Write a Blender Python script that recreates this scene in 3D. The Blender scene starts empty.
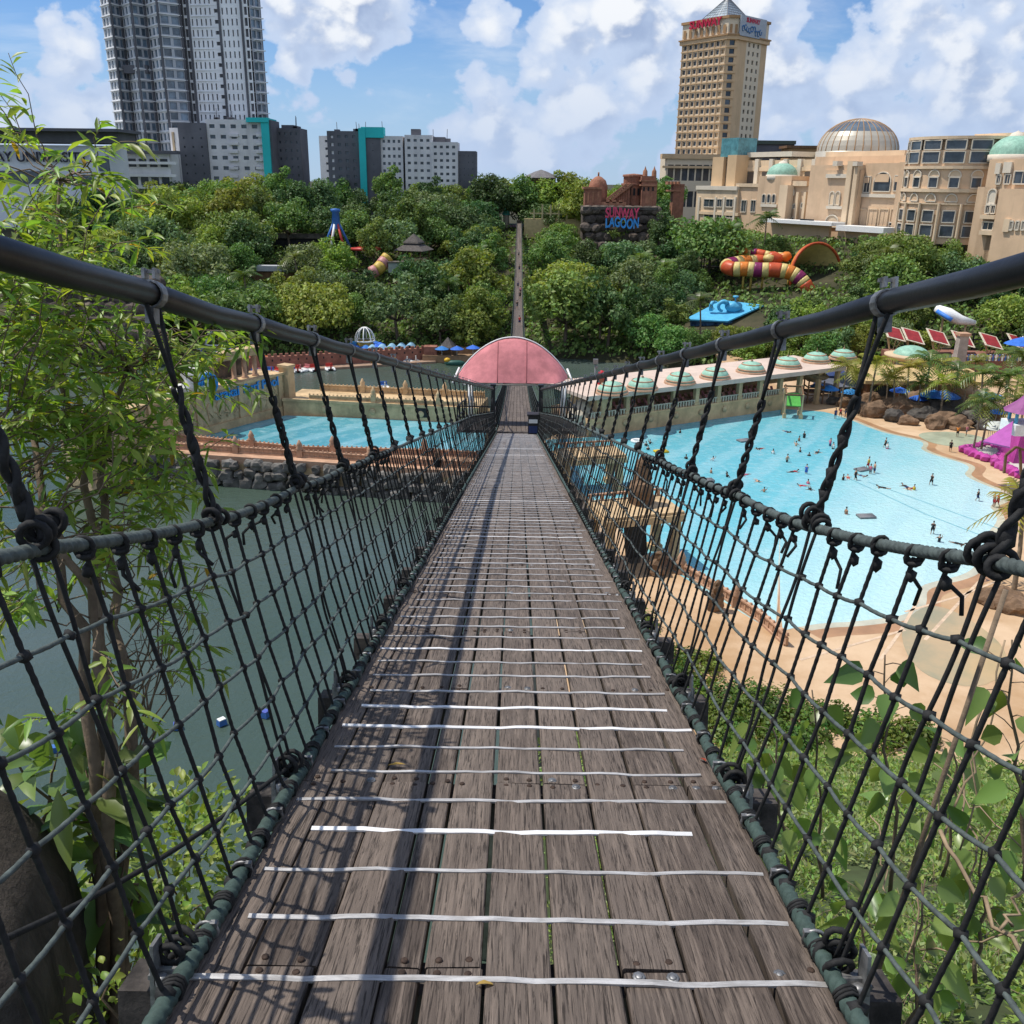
import bpy, bmesh, math, random
from mathutils import Vector, Matrix, noise as mnoise
S = bpy.context.scene
COL = S.collection
R_ = math.radians
random.seed(7)
rnd = random.random
def ru(a, b): return a + (b - a) * random.random()

# ------------------------------------------------------------------ camera
EYE = 45.0; FPX = 930.0
_p, _yw, _r = R_(19.65), R_(-.23), R_(.65)
FW = Vector((math.sin(_yw)*math.cos(_p), math.cos(_yw)*math.cos(_p), -math.sin(_p)))
_R0 = Vector((math.cos(_yw), -math.sin(_yw), 0)); _U0 = _R0.cross(FW)
RT = _R0*math.cos(_r) + _U0*math.sin(_r); UP = -_R0*math.sin(_r) + _U0*math.cos(_r)
CAMP = Vector((0, 0, EYE))
def ray(x, y): return FW + RT*((x-512)/FPX) + UP*((512-y)/FPX)
def on(x, y, z):
    d = ray(x, y); return CAMP + d*((z-EYE)/d.z)
def at(x, y, Y):
    d = ray(x, y); return CAMP + d*(Y/d.y)
def topx(P):
    q = Vector(P)-CAMP; w = q.dot(FW); return (512+FPX*q.dot(RT)/w, 512-FPX*q.dot(UP)/w)
cd = bpy.data.cameras.new('camera'); cam = bpy.data.objects.new('camera', cd); COL.objects.link(cam)
M3 = Matrix((RT, UP, -FW)).transposed()
cam.matrix_world = Matrix.Translation(CAMP) @ M3.to_4x4()
cd.sensor_width = 36; cd.lens = 36*FPX/1024; cd.clip_start = .05; cd.clip_end = 9000
S.camera = cam
S.view_settings.view_transform = 'Standard'; S.view_settings.look = 'None'
S.view_settings.exposure = 0.1; S.view_settings.gamma = 1
S.cycles.max_bounces = 6; S.cycles.diffuse_bounces = 2; S.cycles.glossy_bounces = 2
S.cycles.transmission_bounces = 3; S.cycles.transparent_max_bounces = 4
S.cycles.caustics_reflective = False; S.cycles.caustics_refractive = False
S.cycles.use_denoising = True

# ------------------------------------------------------------------ materials
MATS = {}
def nodes(name):
    m = bpy.data.materials.new(name); m.use_nodes = True
    nt = m.node_tree; nt.nodes.clear()
    out = nt.nodes.new('ShaderNodeOutputMaterial'); b = nt.nodes.new('ShaderNodeBsdfPrincipled')
    nt.links.new(b.outputs[0], out.inputs[0]); MATS[name] = m
    return m, nt, b, out
def N(nt, t, **kw):
    n = nt.nodes.new(t)
    for k, v in kw.items(): setattr(n, k, v)
    return n
def inp(nt, sock, v):
    if hasattr(v, 'is_output'): nt.links.new(v, sock)
    else: sock.default_value = v
def math_(nt, op, a, b=None, c=None, clamp=False):
    n = N(nt, 'ShaderNodeMath', operation=op); n.use_clamp = clamp
    inp(nt, n.inputs[0], a)
    if b is not None: inp(nt, n.inputs[1], b)
    if c is not None: inp(nt, n.inputs[2], c)
    return n.outputs[0]
def mixc(nt, f, a, b, mode='MIX'):
    n = N(nt, 'ShaderNodeMix', data_type='RGBA', blend_type=mode)
    inp(nt, n.inputs[0], f)
    for s, v in ((n.inputs[6], a), (n.inputs[7], b)):
        if isinstance(v, tuple): v = (*v[:3], 1)
        inp(nt, s, v)
    return n.outputs[2]
def smooth(nt, x, a, b, to0=0., to1=1.):
    n = N(nt, 'ShaderNodeMapRange', interpolation_type='SMOOTHSTEP')
    inp(nt, n.inputs[0], x); n.inputs[1].default_value = a; n.inputs[2].default_value = b
    n.inputs[3].default_value = to0; n.inputs[4].default_value = to1
    return n.outputs[0]
def coords(nt, scale=(1, 1, 1), kind='Object'):
    tc = N(nt, 'ShaderNodeTexCoord'); mp = N(nt, 'ShaderNodeMapping')
    mp.inputs['Scale'].default_value = scale
    if kind == 'World':
        g = N(nt, 'ShaderNodeNewGeometry'); nt.links.new(g.outputs['Position'], mp.inputs[0])
    else: nt.links.new(tc.outputs[kind], mp.inputs[0])
    return mp.outputs[0]
def noise_(nt, vec, scale, detail=4, rough=.6, dist=0):
    n = N(nt, 'ShaderNodeTexNoise'); nt.links.new(vec, n.inputs['Vector'])
    n.inputs['Scale'].default_value = scale; n.inputs['Detail'].default_value = detail
    n.inputs['Roughness'].default_value = rough; n.inputs['Distortion'].default_value = dist
    return n.outputs[0]
def mul(c, k): return tuple(min(1, x*k) for x in c[:3])
def M(name, col, rough=.8, var=.25, scale=1., bump=0, bscale=None, metal=0, spec=.3, rand=0, stretch=(1, 1, 1),
      col2=None, island=0, streak=0, bdist=.02, kind='Object'):
    if name in MATS: return MATS[name]
    m, nt, b, out = nodes(name)
    v = coords(nt, stretch, kind)
    n1 = noise_(nt, v, scale, 6, .65)
    n1 = smooth(nt, n1, .3, .7)
    c = mixc(nt, n1, mul(col, 1-var), col2 if col2 else mul(col, 1+var))
    if streak:
        v2 = coords(nt, (1, 1, .08), kind); n2 = noise_(nt, v2, scale*2.3, 5, .7)
        c = mixc(nt, smooth(nt, n2, .52, .75, 0, streak), c, mul(col, .35))
    if island:
        g = N(nt, 'ShaderNodeNewGeometry'); k = math_(nt, 'MULTIPLY_ADD', g.outputs['Random Per Island'], 2*island, 1-island)
        cc = N(nt, 'ShaderNodeCombineColor'); [nt.links.new(k, cc.inputs[i]) for i in range(3)]
        c = mixc(nt, 1.0, c, cc.outputs[0], 'MULTIPLY')
    if rand:
        oi = N(nt, 'ShaderNodeObjectInfo'); h = N(nt, 'ShaderNodeHueSaturation'); nt.links.new(c, h.inputs['Color'])
        nt.links.new(math_(nt, 'MULTIPLY_ADD', oi.outputs['Random'], 2*rand, 1-rand), h.inputs['Value'])
        w = N(nt, 'ShaderNodeTexWhiteNoise', noise_dimensions='1D'); nt.links.new(oi.outputs['Random'], w.inputs['W'])
        nt.links.new(math_(nt, 'MULTIPLY_ADD', w.outputs[0], .16*rand, .5-.08*rand), h.inputs['Hue'])
        c = h.outputs[0]
    nt.links.new(c, b.inputs['Base Color'])
    b.inputs['Roughness'].default_value = rough; b.inputs['Metallic'].default_value = metal
    b.inputs['Specular IOR Level'].default_value = spec
    if bump:
        bn = N(nt, 'ShaderNodeBump'); bn.inputs['Strength'].default_value = bump; bn.inputs['Distance'].default_value = bdist
        nt.links.new(noise_(nt, v, bscale or scale*6, 6, .7), bn.inputs['Height'])
        nt.links.new(bn.outputs[0], b.inputs['Normal'])
    return m
def leafmat(name, col, tr=.35, var=.35, rand=.0, rough=.5, hue=.05, spec=.35, warm=.0):
    """a leaf: front colour varied leaf by leaf, light passing through"""
    m, nt, b, out = nodes(name)
    g = N(nt, 'ShaderNodeNewGeometry'); h = N(nt, 'ShaderNodeHueSaturation')
    h.inputs['Color'].default_value = (*col, 1)
    r = g.outputs['Random Per Island']
    w = N(nt, 'ShaderNodeTexWhiteNoise', noise_dimensions='1D'); nt.links.new(r, w.inputs['W'])
    hv = math_(nt, 'MULTIPLY_ADD', w.outputs[0], -hue, .5+hue*.35)
    vv = math_(nt, 'MULTIPLY_ADD', r, 2*var, 1-var)
    if rand:
        oi = N(nt, 'ShaderNodeObjectInfo')
        vv = math_(nt, 'MULTIPLY', vv, math_(nt, 'MULTIPLY_ADD', oi.outputs['Random'], 2*rand, 1-rand))
        w2 = N(nt, 'ShaderNodeTexWhiteNoise', noise_dimensions='1D'); nt.links.new(oi.outputs['Random'], w2.inputs['W'])
        hv = math_(nt, 'ADD', hv, math_(nt, 'MULTIPLY_ADD', w2.outputs[0], -.07, .035))
    nt.links.new(vv, h.inputs['Value']); nt.links.new(hv, h.inputs['Hue'])
    c = h.outputs[0]
    if warm:
        c = mixc(nt, smooth(nt, w.outputs[0], 1-warm, 1-warm+.01), c, (.42, .25, .03))
    nt.links.new(c, b.inputs['Base Color']); b.inputs['Roughness'].default_value = rough
    b.inputs['Specular IOR Level'].default_value = spec
    t = N(nt, 'ShaderNodeBsdfTranslucent'); nt.links.new(mixc(nt, 1., c, (1.5, 1.5, .6), 'MULTIPLY'), t.inputs[0])
    mx = N(nt, 'ShaderNodeMixShader'); mx.inputs[0].default_value = tr
    nt.links.new(b.outputs[0], mx.inputs[1]); nt.links.new(t.outputs[0], mx.inputs[2]); nt.links.new(mx.outputs[0], out.inputs[0])
    return m

# ------------------------------------------------------------------ mesh collector
class MB:
    def __init__(s): s.v = []; s.f = []; s.mi = []; s.sm = []
    def add(s, vs, fs, mi=0, sm=False):
        o = len(s.v); s.v.extend(Vector(q) for q in vs)
        for f in fs: s.f.append([i+o for i in f]); s.mi.append(mi); s.sm.append(sm)
        return s
    def box(s, c, d, rz=0, mi=0, mat=None, taper=1.):
        x, y, z = d[0]/2, d[1]/2, d[2]/2
        vs = [Vector((sx*x*(taper if sz > 0 else 1), sy*y*(taper if sz > 0 else 1), sz*z)) for sz in (-1, 1) for sy in (-1, 1) for sx in (-1, 1)]
        m = Matrix.Rotation(rz, 3, 'Z') if mat is None else mat
        return s.add([m @ q + Vector(c) for q in vs], [(0, 2, 3, 1), (4, 5, 7, 6), (0, 1, 5, 4), (2, 6, 7, 3), (0, 4, 6, 2), (1, 3, 7, 5)], mi)
    def bar(s, a, b, w, h=None, mi=0):
        a, b = Vector(a), Vector(b); d = b-a; L = d.length
        if L < 1e-6: return s
        z = d/L; x = Vector((0, 0, 1)).cross(z)
        x = Vector((1, 0, 0)) if x.length < 1e-4 else x.normalized()
        y = z.cross(x); m = Matrix((x, y, z)).transposed()
        return s.box((a+b)/2, (w, h or w, L), mi=mi, mat=m)
    def prism(s, poly, z0, z1, mi=0, top=True):
        n = len(poly); a = sum(poly[i][0]*poly[(i+1) % n][1]-poly[(i+1) % n][0]*poly[i][1] for i in range(n))
        if a < 0: poly = poly[::-1]
        vs = [(q[0], q[1], z0) for q in poly]+[(q[0], q[1], z1) for q in poly]
        fs = [(i, (i+1) % n, (i+1) % n+n, i+n) for i in range(n)]
        if top: fs += [tuple(range(n, 2*n)), tuple(range(n-1, -1, -1))]
        return s.add(vs, fs, mi)
    def sheet(s, poly, z, mi=0):
        n = len(poly); a = sum(poly[i][0]*poly[(i+1) % n][1]-poly[(i+1) % n][0]*poly[i][1] for i in range(n))
        if a < 0: poly = poly[::-1]
        return s.add([(q[0], q[1], z) for q in poly], [tuple(range(n))], mi)
    def tube(s, pts, r, n=8, mi=0, lobes=0, amp=.16, pitch=.07, cap=True, sm=True, closed=False):
        pts = [Vector(q) for q in pts]; k = len(pts)
        if k < 2: return s
        rr = r if hasattr(r, '__len__') else [r]*k
        up = None; rings = []; L = 0
        for i in range(k):
            t = (pts[(i+1) % k]-pts[i-1]) if closed else pts[min(i+1, k-1)]-pts[max(i-1, 0)]
            t = t.normalized() if t.length > 1e-9 else Vector((0, 0, 1))
            if up is None:
                up = Vector((0, 0, 1)) if abs(t.z) < .9 else Vector((1, 0, 0))
            x = (up - t*up.dot(t)); x = x.normalized() if x.length > 1e-6 else t.orthogonal().normalized()
            up = x; y = t.cross(x)
            if i: L += (pts[i]-pts[i-1]).length
            ring = []
            for j in range(n):
                a = 2*math.pi*j/n; q = rr[i]
                if lobes: q *= 1+amp*math.cos(lobes*a-L*2*math.pi/pitch)
                ring.append(pts[i]+(x*math.cos(a)+y*math.sin(a))*q)
            rings.append(ring)
        vs = [q for g in rings for q in g]; fs = []
        for i in range(k if closed else k-1):
            i2 = (i+1) % k
            for j in range(n): fs.append((i*n+j, i*n+(j+1) % n, i2*n+(j+1) % n, i2*n+j))
        if cap and not closed: fs += [tuple(range(n-1, -1, -1)), tuple(range((k-1)*n, k*n))]
        return s.add(vs, fs, mi, sm)
    def lathe(s, prof, c=(0, 0, 0), n=16, mi=0, sm=True, a0=0, a1=2*math.pi):
        full = abs(a1-a0-2*math.pi) < 1e-6; m = n if full else n+1; vs = []
        for (r, z) in prof:
            for j in range(m):
                a = a0+(a1-a0)*j/n; vs.append((c[0]+r*math.cos(a), c[1]+r*math.sin(a), c[2]+z))
        fs = []
        for i in range(len(prof)-1):
            for j in range(n if full else m-1): fs.append((i*m+j, i*m+(j+1) % m, (i+1)*m+(j+1) % m, (i+1)*m+j))
        return s.add(vs, fs, mi, sm)
    def rock(s, c, r, seed=0, mi=0, sub=2, amp=.3, sm=False, flat=0):
        bm = bmesh.new(); bmesh.ops.create_icosphere(bm, subdivisions=sub, radius=1)
        o = Vector((seed*3.17, seed*1.3, seed*7.7)); vs = []
        for v in bm.verts:
            k = 1+amp*mnoise.noise(v.co*1.3+o)*1.4+amp*.4*mnoise.noise(v.co*3.5+o)
            q = v.co*k
            if flat: q = Vector([max(-flat, min(flat, t)) for t in q])
            vs.append(Vector((q.x*r[0], q.y*r[1], q.z*r[2]))+Vector(c))
        fs = [[v.index for v in f.verts] for f in bm.faces]; bm.free()
        return s.add(vs, fs, mi, sm)
    def quadleaf(s, c, u, w, mi=0):
        s.add([c-u, c+w, c+u, c-w], [(0, 1, 2, 3)], mi); return s
    def leaf(s, base, d, nrm, L, W, droop=.2, mi=0, heart=False):
        d = d.normalized(); sd = d.cross(nrm)
        sd = sd.normalized() if sd.length > 1e-5 else d.orthogonal().normalized()
        nn = sd.cross(d)
        prof = ((0, .02), (.2, .62), (.45, 1.), (.75, .62), (1., .0)) if not heart else ((0, .3), (.1, .85), (.35, 1.), (.7, .52), (1., .0))
        vs = []
        for (t, w) in prof:
            c = base+d*(L*t)-Vector((0, 0, 1))*(droop*L*t*t)
            e = nn*(W*w*.22)
            if t == 1.: vs.append(c)
            else: vs += [c-sd*(W*w*.5)+e, c, c+sd*(W*w*.5)+e]
        fs = []
        for i in range(3):
            a = i*3; fs += [(a, a+1, a+4, a+3), (a+1, a+2, a+5, a+4)]
        fs += [(9, 10, 12), (10, 11, 12)]
        return s.add(vs, fs, mi, True)
    def mesh(s, name, mats):
        me = bpy.data.meshes.new(name); me.from_pydata([tuple(q) for q in s.v], [], s.f)
        mats = mats if isinstance(mats, (list, tuple)) else [mats]
        for m in mats: me.materials.append(m)
        me.polygons.foreach_set('material_index', s.mi); me.polygons.foreach_set('use_smooth', s.sm)
        me.update(); return me
    def build(s, name, mats, parent=None, world=True):
        if parent is not None and world:
            inv = wm(parent).inverted(); s.v = [inv @ q for q in s.v]
        o = bpy.data.objects.new(name, s.mesh(name, mats)); COL.objects.link(o)
        if parent is not None: o.parent = parent
        return o
def wm(o):
    m = o.matrix_basis.copy()
    while o.parent: o = o.parent; m = o.matrix_basis @ m
    return m
def tag(o, label=None, cat=None, group=None, kind=None):
    if label: o['label'] = label
    if cat: o['category'] = cat
    if group: o['group'] = group
    if kind: o['kind'] = kind
    return o
def thing(name, label, cat, loc=(0, 0, 0), rz=0, group=None):
    o = bpy.data.objects.new(name, None); COL.objects.link(o); o.empty_display_size = .3
    o.location = loc; o.rotation_euler = (0, 0, rz); o.matrix_basis = Matrix.Translation(loc) @ Matrix.Rotation(rz, 4, 'Z')
    return tag(o, label, cat, group)
def struct(name, mb, m): return tag(mb.build(name, m), kind='structure')
KIDS = {}
def kids(o):
    if o.name not in KIDS: KIDS[o.name] = [c for c in bpy.data.objects if c.parent == o]
    return KIDS[o.name]
def dup(root, loc, rz=0, sc=1., label=None, group=None, mats=None):
    def cp(o, par):
        c = o.copy(); COL.objects.link(c)
        if par is not None: c.parent = par
        if mats and o.name.split('.')[0] in mats:
            c.material_slots[0].link = 'OBJECT'; c.material_slots[0].material = mats[o.name.split('.')[0]]
        for k in kids(o): cp(k, c)
        return c
    c = cp(root, None)
    c.location = loc; c.rotation_euler = (0, 0, rz); c.scale = (sc,)*3 if not hasattr(sc, '__len__') else sc
    if label: c['label'] = label
    if group: c['group'] = group
    return c
def drop(root):
    for k in kids(root): drop(k)
    bpy.data.objects.remove(root)
def text_mb(txt, size, ext=.05, bold=0):
    cu = bpy.data.curves.new('t', 'FONT'); cu.body = txt; cu.size = size; cu.extrude = ext; cu.offset = bold
    cu.align_x = 'CENTER'; o = bpy.data.objects.new('t', cu); COL.objects.link(o)
    dg = bpy.context.evaluated_depsgraph_get(); me = bpy.data.meshes.new_from_object(o.evaluated_get(dg))
    mb = MB(); mb.add([v.co.copy() for v in me.vertices], [list(p.vertices) for p in me.polygons])
    bpy.data.objects.remove(o); bpy.data.curves.remove(cu); bpy.data.meshes.remove(me)
    return mb
def place_mb(mb, o, ux, uz, un):
    """text lying in its xy plane -> plane with right ux, up uz, outward un"""
    mb.v = [Vector(o)+Vector(ux)*q.x+Vector(uz)*q.y+Vector(un)*q.z for q in mb.v]; return mb
ORD = ['first', 'second', 'third', 'fourth', 'fifth', 'sixth', 'seventh', 'eighth', 'ninth', 'tenth', 'eleventh', 'twelfth'] + \
      ['thirteenth', 'fourteenth', 'fifteenth', 'sixteenth', 'seventeenth', 'eighteenth', 'nineteenth', 'twentieth']
def rank_labels(items, marks, words, sep):
    """items: (object, px, py, look); the label names the nearest landmark, the side and the rank on that side"""
    g = {}
    for it in items:
        o, x, y, look = it
        nm, mx, my = min(marks, key=lambda q: (q[1]-x)**2+((q[2]-y)*1.6)**2)
        dx, dy = x-mx, (y-my)*1.3
        d = ('right' if dx > 0 else 'left') if abs(dx) > abs(dy) else ('front' if dy > 0 else 'behind')
        g.setdefault((nm, d), []).append((dx*dx+dy*dy, it))
    for (nm, d), l in g.items():
        l.sort(key=lambda q: q[0])
        for i, (_, (o, x, y, look)) in enumerate(l):
            o['label'] = f"{look}, {ORD[min(i,19)]} {sep} {words[d]} {nm}"

# ------------------------------------------------------------------ sun and sky
SUN = Vector((-.47, .13, 1.0)).normalized()
sl = bpy.data.lights.new('sun', 'SUN'); so = bpy.data.objects.new('sun', sl); COL.objects.link(so)
sl.energy = 4.2; sl.angle = R_(.5); sl.color = (1, .95, .87)
so.rotation_euler = SUN.to_track_quat('Z', 'Y').to_euler()
W = bpy.data.worlds.new('World'); S.world = W; W.use_nodes = True
nt = W.node_tree; nt.nodes.clear()
wo = N(nt, 'ShaderNodeOutputWorld'); bg = N(nt, 'ShaderNodeBackground'); nt.links.new(bg.outputs[0], wo.inputs[0])
sky = N(nt, 'ShaderNodeTexSky', sky_type='NISHITA'); sky.sun_disc = False
sky.sun_elevation = math.asin(SUN.z); sky.sun_rotation = math.atan2(SUN.x, SUN.y); sky.dust_density = .0; sky.air_density = 1.; sky.ozone_density = 2.
BLOBS = [(780, 75, 50), (835, 95, 66), (890, 50, 55), (945, 75, 66), (1000, 105, 80), (1015, 40, 30), (870, 150, 90), (740, 140, 90), (645, 85, 62), (590, 115, 66), (545, 75, 27), (490, 120, 45), (520, 155, 66), (610, 20, 62), (690, 30, 66), (725, 5, 50), (335, 45, 34), (295, 72, 36), (368, 45, 24), (350, 5, 50), (285, 5, 50), (75, 128, 52), (110, 105, 40), (82, 48, 36), (20, 155, 40), (495, 18, 22), (1003, 10, 18)]
gt = bpy.data.node_groups.new('cloud_density', 'ShaderNodeTree')
gt.interface.new_socket('Vector', in_out='INPUT', socket_type='NodeSocketVector'); gt.interface.new_socket('D', in_out='OUTPUT', socket_type='NodeSocketFloat')
gi = N(gt, 'NodeGroupInput'); go = N(gt, 'NodeGroupOutput'); V0 = gi.outputs[0]
acc = None
for (bx, by, br) in BLOBS:
    c = ray(bx, by).normalized(); rad = br*1.12/FPX
    d = N(gt, 'ShaderNodeVectorMath', operation='DISTANCE'); gt.links.new(V0, d.inputs[0]); d.inputs[1].default_value = c
    q = math_(gt, 'MULTIPLY_ADD', d.outputs['Value'], -1/rad, 1.)
    acc = q if acc is None else math_(gt, 'SMOOTH_MAX', acc, q, .12)
# outside the view: unseen noise cloud cover, added to brighten the shaded facades
mpv = N(gt, 'ShaderNodeMapping'); mpv.inputs['Scale'].default_value = (1, 1, 1.25); gt.links.new(V0, mpv.inputs[0])
dc = N(gt, 'ShaderNodeVectorMath', operation='DISTANCE'); gt.links.new(V0, dc.inputs[0]); dc.inputs[1].default_value = ray(512, 90).normalized()
base = smooth(gt, dc.outputs['Value'], .62, .95, -1.2, .0)
big = noise_(gt, mpv.outputs[0], 2.2, 3, .5)
base = math_(gt, 'ADD', base, math_(gt, 'MULTIPLY_ADD', big, 2., -.72))
acc = math_(gt, 'MAXIMUM', acc, base)
acc = math_(gt, 'MAXIMUM', acc, -1.2)
fb = noise_(gt, mpv.outputs[0], 12, 7, .58, .1)
mid = noise_(gt, mpv.outputs[0], 5, 2, .5)
dv = N(gt, 'ShaderNodeVectorMath', operation='ADD'); gt.links.new(mpv.outputs[0], dv.inputs[0])
nv = N(gt, 'ShaderNodeTexNoise'); gt.links.new(mpv.outputs[0], nv.inputs['Vector']); nv.inputs['Scale'].default_value = 30; nv.inputs['Detail'].default_value = 3
sv = N(gt, 'ShaderNodeVectorMath', operation='MULTIPLY_ADD'); gt.links.new(nv.outputs['Color'], sv.inputs[0]); sv.inputs[1].default_value = (.035,)*3; sv.inputs[2].default_value = (-.0175,)*3; gt.links.new(sv.outputs[0], dv.inputs[1])
def voro(sc):
    q = N(gt, 'ShaderNodeTexVoronoi', feature='F1'); gt.links.new(dv.outputs[0], q.inputs['Vector']); q.inputs['Scale'].default_value = sc; return q.outputs['Distance']
D = math_(gt, 'ADD', math_(gt, 'MULTIPLY', acc, .62), math_(gt, 'MULTIPLY_ADD', fb, 1.5, -.78))
D = math_(gt, 'ADD', D, math_(gt, 'MULTIPLY_ADD', voro(17), -.62, .30))
D = math_(gt, 'ADD', D, math_(gt, 'MULTIPLY_ADD', voro(41), -.30, .15))
D = math_(gt, 'ADD', D, math_(gt, 'MULTIPLY_ADD', mid, .4, -.2))
gt.links.new(D, go.inputs[0])
tc = N(nt, 'ShaderNodeTexCoord'); vdir = tc.outputs['Generated']
def dens(vec):
    g = N(nt, 'ShaderNodeGroup'); g.node_tree = gt; nt.links.new(vec, g.inputs[0]); return g.outputs[0]
D0 = dens(vdir)
offv = N(nt, 'ShaderNodeVectorMath', operation='ADD'); nt.links.new(vdir, offv.inputs[0]); offv.inputs[1].default_value = (RT*(-.013)+UP*.022)
D1 = dens(offv.outputs[0])
mask = smooth(nt, D0, -.01, .13)
lit = smooth(nt, math_(nt, 'SUBTRACT', D0, D1), -.2, .2)
thin = smooth(nt, D0, .05, .6)
shade = mixc(nt, lit, (3.2, 4.1, 6.0), (8.4, 8.6, 8.9))
shade = mixc(nt, thin, (5.2, 6.2, 8.0), shade)
sz0 = N(nt, 'ShaderNodeSeparateXYZ'); nt.links.new(vdir, sz0.inputs[0])
shade = mixc(nt, smooth(nt, sz0.outputs[2], .17, .0, 0, .75), shade, (4.3, 5.4, 7.4))
vc = N(nt, 'ShaderNodeMapping'); vc.inputs['Scale'].default_value = (1, 1, 4.5); vc.inputs['Rotation'].default_value = (0, .12, 0); nt.links.new(vdir, vc.inputs[0])
cir = smooth(nt, noise_(nt, vc.outputs[0], 4.5, 6, .6, .4), .5, .8, 0, .45)
sk = mixc(nt, 1., sky.outputs[0], (.54, .73, 1.02), 'MULTIPLY')
sk = mixc(nt, smooth(nt, sz0.outputs[2], .16, .0, 0, .7), sk, (3.6, 5.1, 7.5))
sk = mixc(nt, cir, sk, (7.5, 8.0, 8.8))
sepz = N(nt, 'ShaderNodeSeparateXYZ'); nt.links.new(vdir, sepz.inputs[0])
up_ = smooth(nt, sepz.outputs[2], -.01, .015)
fin = mixc(nt, math_(nt, 'MULTIPLY', mask, math_(nt, 'MULTIPLY', up_, .97)), sk, shade)
nt.links.new(fin, bg.inputs[0]); bg.inputs[1].default_value = .105
W.cycles.sampling_method = 'MANUAL'; W.cycles.sample_map_resolution = 256
# ================================================================== the suspension bridge
_DP = [(-6, .229), (0, 1.57), (38.5, 10.17), (50.5, 12.3), (62.6, 14.3), (80.5, 16.85), (100, 19.2), (120, 21.4), (146, 23.5), (180, 25.0), (215, 25.3), (250, 24.3), (320, 20.), (380, 15.9), (400, 14.6)]
def ddrop(Y):
    if Y <= 38.5: return 1.57+.2234*Y
    for i in range(2, len(_DP)-1):
        if Y <= _DP[i+1][0] or i == len(_DP)-2:
            (x0, y0), (x1, y1) = _DP[i], _DP[i+1]; h = x1-x0
            def sl_(k):
                if k <= 2: return .19
                if k >= len(_DP)-1: return (_DP[-1][1]-_DP[-2][1])/(_DP[-1][0]-_DP[-2][0])
                return (_DP[k+1][1]-_DP[k-1][1])/(_DP[k+1][0]-_DP[k-1][0])
            t = (Y-x0)/h; m0, m1 = sl_(i)*h, sl_(i+1)*h
            return (2*t**3-3*t*t+1)*y0+(t**3-2*t*t+t)*m0+(-2*t**3+3*t*t)*y1+(t**3-t*t)*m1
def zd(Y): return EYE-ddrop(Y)
SP = 1.185; NB = 32; Y0 = 1.95-3*SP     # first hanger behind the camera
HY = [Y0+i*SP for i in range(35)]
HY = [y for y in HY if y < 38.0]
def lerp(a, b, t): return a+(b-a)*max(0, min(1, t))
def railx(Y): return lerp(1.075, .98, (Y-20)/18)
def railz(Y): return zd(Y)+lerp(1.1, .9, (Y-22)/16)+(.085*(3.2-Y) if Y < 3.2 else 0)-.012*math.sin(math.pi*(((Y-Y0)/SP) % 1))
def cabx(Y): return lerp(1.215, 1.0, (Y-14)/24)
def cabz(Y): return zd(Y)+1.9-.008*math.sin(math.pi*(((Y-Y0)/SP) % 1))
PW = math.tan(.2198)

wood, nt, b, out = nodes('weathered_wood')
g = N(nt, 'ShaderNodeNewGeometry'); isl = g.outputs['Random Per Island']
tco = N(nt, 'ShaderNodeTexCoord'); cmb = N(nt, 'ShaderNodeCombineXYZ')
nt.links.new(math_(nt, 'MULTIPLY', isl, 37.), cmb.inputs[1]); nt.links.new(math_(nt, 'MULTIPLY', isl, 11.), cmb.inputs[0])
va = N(nt, 'ShaderNodeVectorMath', operation='ADD'); nt.links.new(tco.outputs['Object'], va.inputs[0]); nt.links.new(cmb.outputs[0], va.inputs[1])
def mp_(sc):
    m_ = N(nt, 'ShaderNodeMapping'); m_.inputs['Scale'].default_value = sc; nt.links.new(va.outputs[0], m_.inputs[0]); return m_.outputs[0]
gr = noise_(nt, mp_((170, 1.7, 30)), 1., 7, .68, .6)
gr2 = noise_(nt, mp_((46, .8, 10)), 1., 5, .6, 1.2)
bl = noise_(nt, mp_((3, 1.3, 3)), 1., 4, .6)
tone = mixc(nt, isl, (.066, .050, .041), (.150, .118, .097))
tone = mixc(nt, smooth(nt, bl, .35, .7), tone, mixc(nt, .6, tone, (.15, .123, .104)))
tone = mixc(nt, smooth(nt, gr2, .42, .68, 0, .65), tone, (.235, .185, .150))
crk = smooth(nt, gr, .50, .38)
tone = mixc(nt, math_(nt, 'MULTIPLY', crk, .85), tone, (.022, .017, .014))
nt.links.new(tone, b.inputs['Base Color'])
b.inputs['Roughness'].default_value = .78; b.inputs['Specular IOR Level'].default_value = .25
bn = N(nt, 'ShaderNodeBump'); bn.inputs['Strength'].default_value = .75; bn.inputs['Distance'].default_value = .006
nt.links.new(math_(nt, 'ADD', gr, math_(nt, 'MULTIPLY', gr2, .6)), bn.inputs['Height']); nt.links.new(bn.outputs[0], b.inputs['Normal'])

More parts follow.
